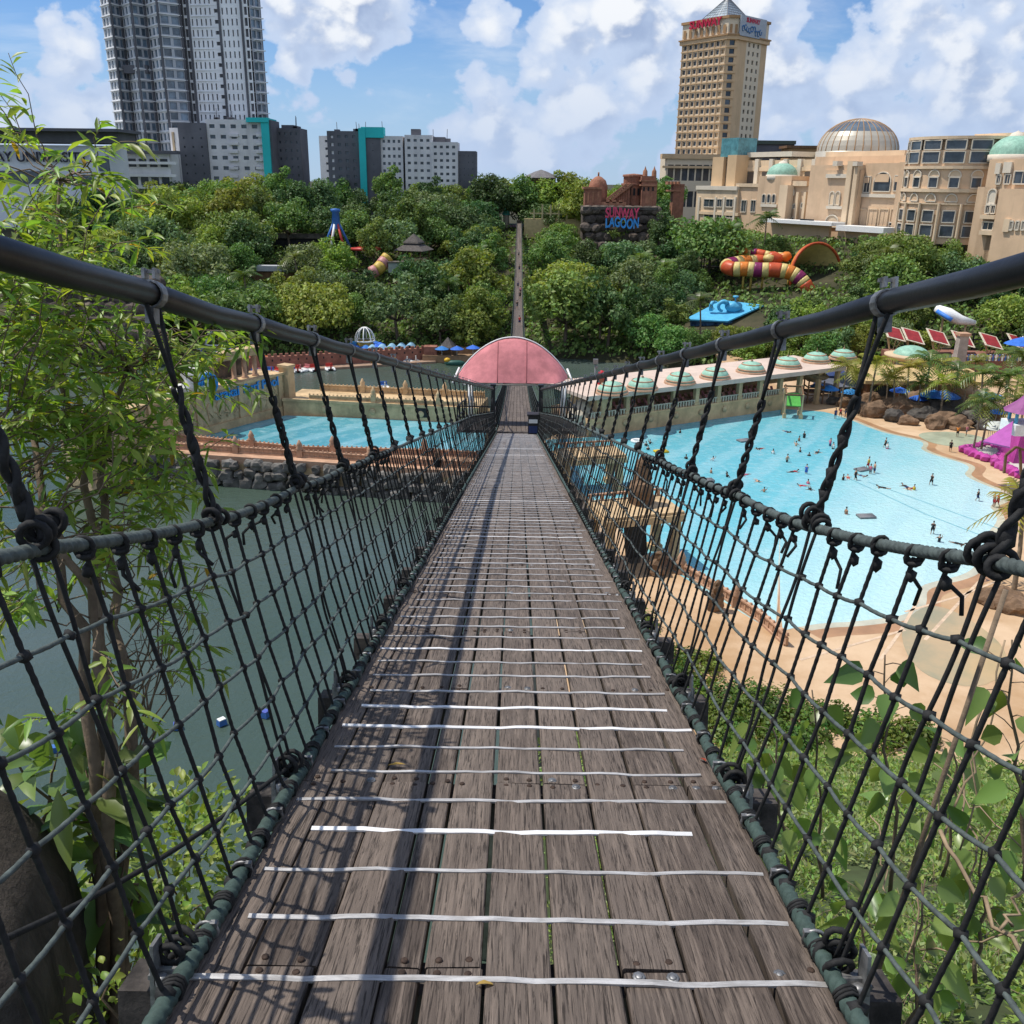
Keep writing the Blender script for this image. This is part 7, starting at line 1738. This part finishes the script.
for (cx, cy, Y, rx, ry, n) in CL:
    for k in range(n):
        b0 = pat(cx+rg.uniform(-1, 1)*rx, cy+rg.uniform(-1, 1)*ry, Y+rg.uniform(-.5, .5)); s = min(tips, key=lambda q: (q-b0).length_squared)
        if (s-b0).length > .9: s = s.lerp(b0, .4)
        tw = wander(s, b0, 4, .03); ext = (b0-s).normalized()*.28+Vector((rg.gauss(0, .07), rg.gauss(0, .07), rg.gauss(.02, .1))); tw += wander(b0, b0+ext, 4, .012)[1:]
        wd.tube(tw, [.0045, .004, .0036, .0032, .0028, .0024, .002, .0018, .0015], 4)
        m = rg.randint(14, 21)
        for q in range(m):
            t = q/m; p = b0.lerp(b0+ext, t)-ext*.25*(1-t); a = rg.uniform(0, 6.28); d = (ext.normalized()*.7+Vector((math.cos(a), math.sin(a), rg.uniform(-.7, .4)))*.9).normalized()
            lf.leaf(p, d, Vector((rg.gauss(0, .5), rg.gauss(0, .5), 1)), rg.uniform(.07, .13), rg.uniform(.016, .029), rg.uniform(.05, .5))
lf.build('foliage', m_lf, st); wd.build('trunk', m_twig, st)
# bare twigs leaning over the water
o = thing('bare_branches', 'bare pale twigs reaching over the lake behind the left net', 'branches', pat(120, 760, 3.7)); mb = MB()
for i in range(16):
    a = pat(rg.uniform(100, 150), rg.uniform(700, 800), 3.9); b_ = pat(rg.uniform(140, 225), rg.uniform(520, 680), 4.4); P = wander(a, b_, 6, .05); mb.tube(P, [.007-.0009*k for k in range(7)], 4)
    c = P[3]; mb.tube(wander(c, c+Vector((rg.uniform(-.2, .3), 0, rg.uniform(.1, .35))), 4, .03), .002, 3)
mb.build('twigs', m_twig, o)
# --- old concrete block
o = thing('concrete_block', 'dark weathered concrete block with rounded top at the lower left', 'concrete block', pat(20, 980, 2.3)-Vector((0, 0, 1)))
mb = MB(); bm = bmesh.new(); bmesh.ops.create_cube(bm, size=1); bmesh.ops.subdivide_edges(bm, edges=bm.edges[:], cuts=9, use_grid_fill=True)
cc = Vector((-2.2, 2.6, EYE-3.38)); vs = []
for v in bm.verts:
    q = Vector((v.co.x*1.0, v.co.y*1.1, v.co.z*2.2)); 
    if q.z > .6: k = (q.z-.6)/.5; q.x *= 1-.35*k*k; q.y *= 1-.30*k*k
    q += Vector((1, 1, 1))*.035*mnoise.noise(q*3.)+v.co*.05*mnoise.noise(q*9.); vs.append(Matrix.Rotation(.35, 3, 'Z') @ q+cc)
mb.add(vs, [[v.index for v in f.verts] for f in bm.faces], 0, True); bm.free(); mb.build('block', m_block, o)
# --- bush below the left edge, big leaves at the lower left
def bush(lab, name, cat, c, r, n, L, Wd, m_, seed, heart=False, stems=9, up=.3):
    rg = random.Random(seed); o = thing(name, lab, cat, c); lf = MB(); wd = MB()
    for k in range(n):
        d = Vector((rg.gauss(0, 1), rg.gauss(0, 1), rg.gauss(.2, 1))).normalized(); p = c+Vector((d.x*r[0], d.y*r[1], d.z*r[2]))*rg.uniform(.35, 1.0)+Vector((0, 0, r[2]*.6)); dd = (d+Vector((rg.gauss(0, .6), rg.gauss(0, .6), rg.gauss(up, .5)))).normalized()
        lf.leaf(p, dd, Vector((rg.gauss(0, .4), rg.gauss(0, .4), 1)), L*rg.uniform(.6, 1.25), Wd*rg.uniform(.7, 1.2), rg.uniform(.1, .5), heart=heart)
        if k % max(1, n//stems) == 0: wd.tube(wander(c-Vector((0, 0, r[2]*.5)), p, 5, .04), [.012, .01, .008, .006, .005, .003], 5)
    lf.build('foliage', m_, o); wd.build('stems', m_twig, o); return o
bush('light green leafy bush below the left edge of the deck', 'leafy_bush', 'bush', pat(190, 860, 4.6)+Vector((-.1, 0, -.35)), (.62, .7, .5), 900, .085, .042, m_lf2, 5)
bush('small leafy bush at the foot of the concrete block', 'leafy_bush', 'bush', pat(110, 1010, 2.6)+Vector((0, 0, -.3)), (.35, .4, .3), 300, .06, .03, m_lf2, 6)
bush('low leafy bush beside the toe rope under the first left hangers', 'leafy_bush', 'bush', pat(150, 930, 3.6)+Vector((-.2, 0, -.4)), (.4, .5, .35), 420, .07, .035, m_lf2, 7)
bush('big glossy leaved plant behind the concrete block', 'broad_leaf_plant', 'plant', pat(30, 800, 3.3)+Vector((0, .1, -.15)), (.5, .35, .3), 70, .24, .10, m_broad, 8, up=.1)
bush('tall glossy leaved plant between concrete block and slender tree', 'broad_leaf_plant', 'plant', pat(98, 860, 3.3)+Vector((0, .1, -.35)), (.16, .2, .55), 60, .22, .10, m_broad, 9, up=.1)
# --- right: broad heart-leaved saplings rising from the slope
def sapling(lab, basep, topp, n, L, seed, m_=None):
    rg = random.Random(seed); basep, topp = Vector(basep), Vector(topp); o = thing('broad_leaf_sapling', lab, 'sapling', basep); wd = MB(); lf = MB(); st_ = wander(basep, topp, 8, .03); wd.tube(st_, [.014-.0012*k for k in range(9)], 6)
    for k in range(n):
        t = .3+.7*k/n; p = st_[int(t*7.99)].lerp(st_[min(8, int(t*7.99)+1)], t*7.99 % 1); a = k*2.4+rg.uniform(-.3, .3); d = Vector((math.cos(a), math.sin(a), rg.uniform(.1, .7))).normalized(); s = p+d*rg.uniform(.06, .15)
        wd.tube([p, p.lerp(s, .5)+Vector((0, 0, .01)), s], .0028, 4); dd = Vector((d.x*.6, d.y*.6, rg.uniform(-1.1, .5))).normalized(); lf.leaf(s, dd, Vector((rg.gauss(-.3, .5), rg.gauss(-.9, .5), .55)), L*rg.uniform(.75, 1.25), L*rg.uniform(.6, .8), rg.uniform(.05, .5), heart=True)
    lf.build('foliage', m_ or m_broad, o); wd.build('stem', m_twig, o)
sapling('heart leaved sapling rising in front of the near beach', pat(900, 840, 4.4)-Vector((0, 0, .4)), pat(885, 655, 4.3), 19, .165, 1)
sapling('heart leaved sapling at the right edge level with the near boulders', pat(1040, 820, 3.8)-Vector((0, 0, .4)), pat(1012, 640, 3.8), 17, .15, 2)
sapling('low heart leaved sapling in the slope scrub near the right bracket', pat(915, 1000, 3.6)-Vector((0, 0, .3)), pat(925, 880, 3.7), 14, .16, 3)
sapling('heart leaved sapling with hanging leaves close to the right net', pat(830, 850, 5.2)-Vector((0, 0, .4)), pat(812, 690, 5.1), 15, .175, 4)
sapling('short heart leaved sapling nearest to the second right bracket', pat(800, 850, 4.6)-Vector((0, 0, .4)), pat(770, 720, 4.8), 10, .16, 5)
for i, (x, y, Y, L) in enumerate([(985, 880, 4.0, .15), (860, 930, 4.4, .14), (760, 790, 5.6, .17), (950, 780, 5.2, .16)]): sapling(['heart leaved seedling behind the lowest right corner of the net', 'heart leaved seedling above the nearest right bracket', 'heart leaved seedling beside the third right bracket', 'heart leaved seedling below the near shallow pool'][i], pat(x, y+60, Y)-Vector((0, 0, .3)), pat(x+6, y-50, Y+.1), 16, L, 20+i)
# pale dry stems and a leaning pole on the right slope
o = thing('dry_stems', 'thin pale dry stems crossing the right slope', 'stems', pat(950, 900, 4.)); mb = MB()
for (a, b_, r) in [((1024, 960, 3.4), (940, 830, 4.0), .012), ((1000, 930, 3.5), (1024, 890, 3.6), .009), ((985, 700, 4.4), (940, 860, 4.2), .007), ((1024, 850, 3.8), (930, 760, 4.6), .004), ((870, 800, 4.8), (890, 900, 4.2), .005), ((960, 760, 4.6), (970, 900, 4.), .006), ((920, 950, 3.8), (1024, 930, 3.5), .005), ((1005, 640, 4.2), (960, 850, 4.), .005), ((940, 780, 4.4), (900, 1000, 3.7), .005)]: mb.tube(wander(pat(*a), pat(*b_), 7, .03), r, 5)
mb.build('stems', m_twig_d, o)
o = thing('leaning_pole', 'straight brown stick leaning behind the right net', 'stick', pat(890, 1000, 3.2)); mb = MB(); mb.tube([pat(865, 1010, 3.3), pat(1006, 590, 3.4)], .011, 7); mb.build('stick', m_twig, o)
# --- scrub over the right slope
mb = MB(); tw = MB(); rg = random.Random(9); cnt = 0
def clump(x, y, z, r, n, L, m_i=0):
    for q in range(n):
        d = Vector((rg.gauss(0, 1), rg.gauss(0, 1), rg.gauss(.55, .8))).normalized(); p = Vector((x, y, z))+Vector((d.x*r, d.y*r, d.z*r*.75))*rg.uniform(.5, 1.05); dd = (d+Vector((rg.gauss(0, .7), rg.gauss(0, .7), rg.gauss(.2, .6)))).normalized(); l = L*rg.uniform(.6, 1.4); sd = dd.cross(Vector((rg.gauss(0, .5), rg.gauss(0, .5), 1)))
        if sd.length < .01: continue
        sd = sd.normalized()*l*.2; mb.add([p, p+dd*l*.45+sd, p+dd*l-Vector((0, 0, l*.15)), p+dd*l*.45-sd], [(0, 1, 2, 3)], m_i)
for i in range(3600):
    t = rg.random(); y = 1.2+62*t**2.1; x = .95+rg.random()*(3.2+y*.80)
    if x < 1.5 and y < 4: continue
    z = bankz(x, y)
    if z < 3.9: continue
    far = max(1., y/9.); r = rg.uniform(.14, .30)*far**.75; clump(x, y, z+.06, r, int(62 if y < 14 else 44), .088*far**.8, 0 if rg.random() < .75 else 1)
    if y < 12 and rg.random() < .6:
        for _ in range(2): a = Vector((x, y, z)); tw.tube(wander(a, a+Vector((rg.uniform(-.35, .35), rg.uniform(-.35, .35), rg.uniform(.15, .5))), 3, .03), .003, 3)
m_slope2 = leafmat('slope_leaf_grey', (.23, .28, .11), .25, .4, 0, .5, .06, .3)
tag(mb.build('slope_scrub', [m_slope, m_slope2]), kind='stuff')
tag(tw.build('slope_twigs', m_twig_d), kind='stuff')
# green shrubs along the promenade below the bridge
items = []
for i in range(90):
    px_ = 612+330*rg.random()**1.5; py_ = 604+(px_-612)*.60-max(0, px_-770)*.35+rg.uniform(0, 75)
    q = on(px_, py_, 4)
    if q.x < 4.3 or q.y < 61: continue
    o = thing('green_shrub', '', 'shrub', q, 0, 'shrubs between bridge and promenade'); mb = MB(); r = rg.uniform(1.2, 2.2)
    for k in range(420):
        d = Vector((rg.gauss(0, 1), rg.gauss(0, 1), abs(rg.gauss(.2, .8)))).normalized(); p = q+d*r*rg.uniform(.6, 1.05)*Vector((1, 1, .8)).length/1.62; nn = (d+Vector((rg.gauss(0, .5), rg.gauss(0, .5), rg.gauss(.3, .5)))).normalized(); u = nn.orthogonal().normalized(); u = Matrix.Rotation(rg.uniform(0, 6), 3, nn) @ u; mb.quadleaf(p, u*rg.uniform(.12, .25), nn.cross(u)*rg.uniform(.08, .14))
    mb.build('foliage', leafmat('shrub_leaf', (.10, .17, .025), .3, .35, .3) if 'shrub_leaf' not in MATS else MATS['shrub_leaf'], o); mb = MB(); mb.tube([q-Vector((0, 0, .3)), q+Vector((0, 0, r*.6))], .08, 5); mb.build('stem', m_twig, o); items.append((o, px_, py_, 'rounded green shrub'))
rank_labels(items, [('big sandstone gateway', 632, 575), ('balustrade end', 786, 650), ('third right bracket', 690, 690)], {'left': 'left of the', 'right': 'right of the', 'front': 'in front of the', 'behind': 'behind the'}, 'shrub')
# ================================================================== people in and around the pools, and on the far bridge
SKIN = [M('skin_light', (.50, .30, .20), .6, .1, 4), M('skin_tan', (.33, .18, .11), .6, .1, 4), M('skin_brown', (.19, .10, .06), .6, .1, 4)]
m_hair = M('dark_hair', (.015, .012, .012), .6, .2, 8)
CLO = {'black': (.02, .02, .022), 'navy': (.02, .035, .12), 'red': (.42, .03, .035), 'blue': (.04, .12, .45), 'yellow': (.60, .42, .03), 'pink': (.55, .14, .22), 'white': (.72, .72, .7), 'grey': (.2, .2, .21), 'green': (.06, .28, .08), 'orange': (.60, .20, .03)}
CM = {k: M('cloth_'+k, v, .8, .15, 5) for k, v in CLO.items()}
def skin_body(V, E, Rr):
    me = bpy.data.meshes.new('body'); me.from_pydata(V, E, []); o = bpy.data.objects.new('body', me); COL.objects.link(o)
    bpy.context.view_layer.objects.active = o; md = o.modifiers.new('s', 'SKIN'); o.modifiers.new('u', 'SUBSURF').levels = 1
    for i, r in enumerate(Rr): me.skin_vertices[0].data[i].radius = (r, r*.85)
    me.skin_vertices[0].data[0].use_root = True
    dg = bpy.context.evaluated_depsgraph_get(); m2 = bpy.data.meshes.new_from_object(o.evaluated_get(dg)); bpy.data.objects.remove(o)
    for p in m2.polygons: p.use_smooth = True
    return m2
def pose(kind):
    J = {'pel': (0, 0, .95), 'bel': (0, -.01, 1.12), 'che': (0, 0, 1.33), 'nec': (0, 0, 1.48), 'hd0': (0, -.015, 1.58), 'hd1': (0, -.01, 1.70), 'shL': (-.19, 0, 1.42), 'shR': (.19, 0, 1.42), 'elL': (-.25, .02, 1.14), 'elR': (.25, .02, 1.14), 'haL': (-.25, -.06, .90), 'haR': (.25, -.06, .90), 'hiL': (-.10, 0, .90), 'hiR': (.10, 0, .90), 'knL': (-.11, -.02, .50), 'knR': (.11, -.02, .50), 'anL': (-.11, .02, .08), 'anR': (.11, .02, .08), 'toL': (-.12, -.15, .04), 'toR': (.12, -.15, .04)}
    if kind == 'walk': J.update(knL=(-.11, -.2, .52), anL=(-.11, -.22, .10), toL=(-.12, -.38, .07), knR=(.11, .04, .50), anR=(.11, .25, .12), toR=(.12, .12, .04), elL=(-.24, .14, 1.16), haL=(-.24, .16, .94), elR=(.24, -.10, 1.15), haR=(.23, -.26, .98))
    if kind == 'wave': J.update(elR=(.36, -.05, 1.55), haR=(.34, -.08, 1.84), elL=(-.38, -.05, 1.25), haL=(-.5, -.15, 1.15))
    if kind == 'float':
        f = lambda p: (p[0]*1.15, (p[2]-.95), .02+(-p[1])*.6+(.22 if p[2] > 1.52 else 0)); J = {k: f(v) for k, v in J.items()}; J['haL'] = (-.62, .55, .02); J['elL'] = (-.42, .42, .03); J['haR'] = (.62, .6, .02); J['elR'] = (.42, .42, .03)
    K = list(J); ix = {k: i for i, k in enumerate(K)}; ED = [('pel', 'bel'), ('bel', 'che'), ('che', 'nec'), ('nec', 'hd0'), ('hd0', 'hd1'), ('che', 'shL'), ('shL', 'elL'), ('elL', 'haL'), ('che', 'shR'), ('shR', 'elR'), ('elR', 'haR'), ('pel', 'hiL'), ('hiL', 'knL'), ('knL', 'anL'), ('anL', 'toL'), ('pel', 'hiR'), ('hiR', 'knR'), ('knR', 'anR'), ('anR', 'toR')]
    RD = dict(pel=.135, bel=.12, che=.145, nec=.055, hd0=.085, hd1=.09, shL=.065, shR=.065, elL=.042, elR=.042, haL=.032, haR=.032, hiL=.10, hiR=.10, knL=.058, knR=.058, anL=.038, anR=.038, toL=.03, toR=.03)
    me = skin_body([J[k] for k in K], [(ix[a], ix[b_]) for a, b_ in ED], [RD[k] for k in K]); me.materials.append(SKIN[1])
    o = bpy.data.objects.new('person', me); COL.objects.link(o); tag(o, '', 'person')
    v = lambda k: Vector(J[k])
    mb = MB(); mb.tube([v('pel').lerp(v('che'), -.08), v('bel'), v('che'), v('che').lerp(v('nec'), .55)], [.155, .145, .172, .10], 10); 
    for s in 'LR': mb.tube([v('sh'+s).lerp(v('che'), .35), v('sh'+s).lerp(v('el'+s), .6)], [.085, .07], 8)
    sh = mb.build('shirt', CM['black'], o, False)
    mb = MB()
    for s in 'LR': mb.tube([v('pel'), v('hi'+s), v('hi'+s).lerp(v('kn'+s), .75)], [.135, .122, .09], 9)
    mb.build('shorts', CM['black'], o, False)
    mb = MB(); up = (v('hd1')-v('hd0')).normalized(); bk_ = Vector((0, .03, 0)) if kind != 'float' else Vector((0, 0, .03)); mb.rock(v('hd1')+bk_+up*.015, (.10, .105, .09), 3, 0, 2, .08, True); mb.build('hair', m_hair, o, False)
    return o
PZ = {k: pose(k) for k in ('stand', 'walk', 'wave', 'float')}; KIDS.clear()
rp = random.Random(5); items = []
def person(px, py, z, kind, shirt, shorts, sk=1, sc=1., what='', rz=None, sink=0, Y=None):
    q = on(px, py, z) if Y is None else Vector((px, Y, py)); q = q-Vector((0, 0, sink)); bare = shirt is None
    o = dup(PZ[kind], q, rz if rz is not None else rp.uniform(0, 6.28), sc, None, None, {'shirt': SKIN[sk] if bare else CM[shirt], 'shorts': CM[shorts], 'person': SKIN[sk]})
    return o
act = {'stand': 'standing', 'walk': 'walking', 'wave': 'with raised arm', 'float': 'floating'}
def look(kind, shirt, shorts, sink): return f"person in {shirt+' top' if shirt else shorts+' shorts'} {'swimming' if sink > 1. and kind != 'float' else act[kind]}{' waist deep' if .6 < sink <= 1. else ''}"
LST = [(804, 438, 'stand', 'black', 'black', .75), (799, 441, 'stand', None, 'navy', 1.2), (809, 456, 'stand', 'black', 'grey', 1.25), (817, 453, 'float', 'black', 'black', 0), (806, 474, 'stand', 'blue', 'blue', .4), (787, 432, 'float', 'black', 'navy', 0), (796, 446, 'wave', None, 'red', 1.2),
       (830, 446, 'wave', 'pink', 'navy', .75), (833, 449, 'stand', 'white', 'black', .9), (832, 462, 'walk', 'black', 'navy', .5), (840, 445, 'stand', 'black', 'black', .8), (855, 480, 'walk', 'black', 'black', .35), (848, 478, 'float', None, 'red', 0), (843, 480, 'stand', 'black', 'navy', 1.2), (868, 468, 'walk', 'yellow', 'red', .3), (870, 474, 'stand', 'pink', 'grey', .35), (874, 473, 'stand', None, 'navy', .35), (862, 476, 'float', 'grey', 'navy', 0),
       (885, 448, 'walk', 'black', 'black', .25), (887, 449, 'stand', 'white', 'pink', .8), (883, 488, 'float', 'black', 'black', 0), (906, 487, 'float', 'black', 'navy', 0), (910, 489, 'float', None, 'red', 0), (914, 490, 'stand', 'yellow', 'navy', 1.0), (931, 485, 'walk', 'black', 'black', .2), (977, 501, 'walk', 'black', 'navy', .15), (803, 486, 'float', 'red', 'pink', 0), (808, 484, 'stand', 'pink', 'black', 1.2), (810, 489, 'float', 'black', 'black', 0), (793, 472, 'float', 'red', 'black', 0), (764, 492, 'wave', None, 'navy', 1.15), (757, 481, 'float', None, 'grey', 0), (745, 475, 'float', 'pink', 'pink', 0), (727, 477, 'wave', 'black', 'grey', 1.2), (711, 473, 'stand', None, 'black', 1.15), (694, 476, 'stand', 'black', 'black', 1.3), (713, 461, 'wave', 'white', 'navy', 1.1), (686, 459, 'stand', 'black', 'black', 1.25), (760, 449, 'float', 'black', 'red', 0), (773, 454, 'stand', 'white', 'black', 1.1), (787, 462, 'walk', None, 'black', .8), (697, 490, 'stand', 'grey', 'black', 1.25), (680, 433, 'stand', 'black', 'black', 1.25), (646, 446, 'stand', 'black', 'navy', 1.1), (650, 444, 'wave', 'black', 'black', 1.1), (648, 450, 'stand', 'black', 'black', 1.2), (640, 442, 'float', 'white', 'white', 0), (846, 514, 'stand', None, 'red', 1.05), (932, 534, 'walk', 'black', 'black', .2), (939, 542, 'wave', 'black', 'navy', .9), (958, 544, 'float', 'black', 'black', 0), (800, 452, 'stand', 'black', 'grey', 1.3), (744, 462, 'stand', None, 'navy', 1.3)]
for (x, y, k, s1, s2, sink) in LST: items.append((person(x, y, 4.0, k, s1, s2, rp.randint(0, 2), rp.uniform(1.05, 1.2), sink=sink), x, y, look(k, s1, s2, sink)))
for (x, y, k, s1, s2) in [(950, 452, 'stand', 'black', 'black'), (1007, 493, 'walk', 'white', 'navy'), (835, 419, 'stand', 'navy', 'navy'), (840, 418, 'walk', 'red', 'black'), (845, 417, 'stand', 'black', 'navy'), (993, 507, 'stand', None, 'red'), (997, 507, 'walk', 'red', 'red'), (966, 436, 'stand', 'pink', 'grey'), (957, 437, 'wave', 'orange', 'black'), (1001, 426, 'stand', 'orange', 'navy')]:
    items.append((person(x, y, 4.01, k, s1, s2, rp.randint(0, 2), 1.15), x, y, look(k, s1, s2, 0)+' on the beach'))
rank_labels(items, [('green slide gate', 790, 415), ('arcade wall', 690, 420), ('play island', 985, 455), ('lane lines', 915, 505), ('pool middle', 840, 465), ('near sand edge', 920, 590)], {'left': 'left of the', 'right': 'right of the', 'front': 'before the', 'behind': 'beyond the'}, 'from')
for o, x, y, l in items: o['label'] = o['label'].replace(' from left of', ' left of').replace(' from right of', ' right of').replace(' from before', ' before').replace(' from beyond', ' beyond')
for i, (Y, dx, s1, s2, k) in enumerate([(168, .3, 'red', 'navy', 'walk'), (196, -.2, 'black', 'grey', 'walk'), (214, .4, 'black', 'black', 'walk'), (232, -.1, 'navy', 'black', 'stand'), (262, .2, 'black', 'navy', 'walk'), (290, .0, 'grey', 'black', 'walk'), (222, .5, 'pink', 'black', 'stand')]):
    o = person(dx, zd(Y)+.01, 0, k, s1, s2, 1, 1.05, rz=rp.choice([0, 3.14]), Y=Y); o['label'] = f"person in {s1} top {act[k]} on the far bridge, {ORD[sorted([168,196,214,222,232,262,290]).index(Y)]} from the canopy"
# inflatables
for i, (x, y, m_, l, a) in enumerate([(661, 452, 'yellow', 'yellow air mattress floating near the arcade wall', .3), (637, 442, 'white', 'white and pink floating ring beside three bathers near the arcade', .1), (862, 470, 'grey', 'grey mat floating left of the bather in yellow', .5), (866, 517, 'grey', 'grey mat floating alone in the lower middle of the pool', .1), (706, 481, 'grey', 'pale grey mat floating in deep water left of centre', .2), (744, 441, 'grey', 'small grey mat floating below the green slide gate', .4)]):
    q = on(x, y, 4.03); mb = MB(); 
    for k in range(4): mb.tube([(-.9, -.45+.3*k, .1), (.9, -.45+.3*k, .1)], .16, 8)
    if i == 1: mb = MB(); mb.tube([(.7*math.cos(t), .7*math.sin(t), .15) for t in [j*.419 for j in range(15)]], .22, 8, closed=True)
    o = mb.build('pool_float', CM[m_]); o.location = q; o.rotation_euler = (0, 0, a); o.scale = (1.2,)*3; tag(o, l, 'pool float')
for q in PZ.values(): drop(q)
KIDS.clear()
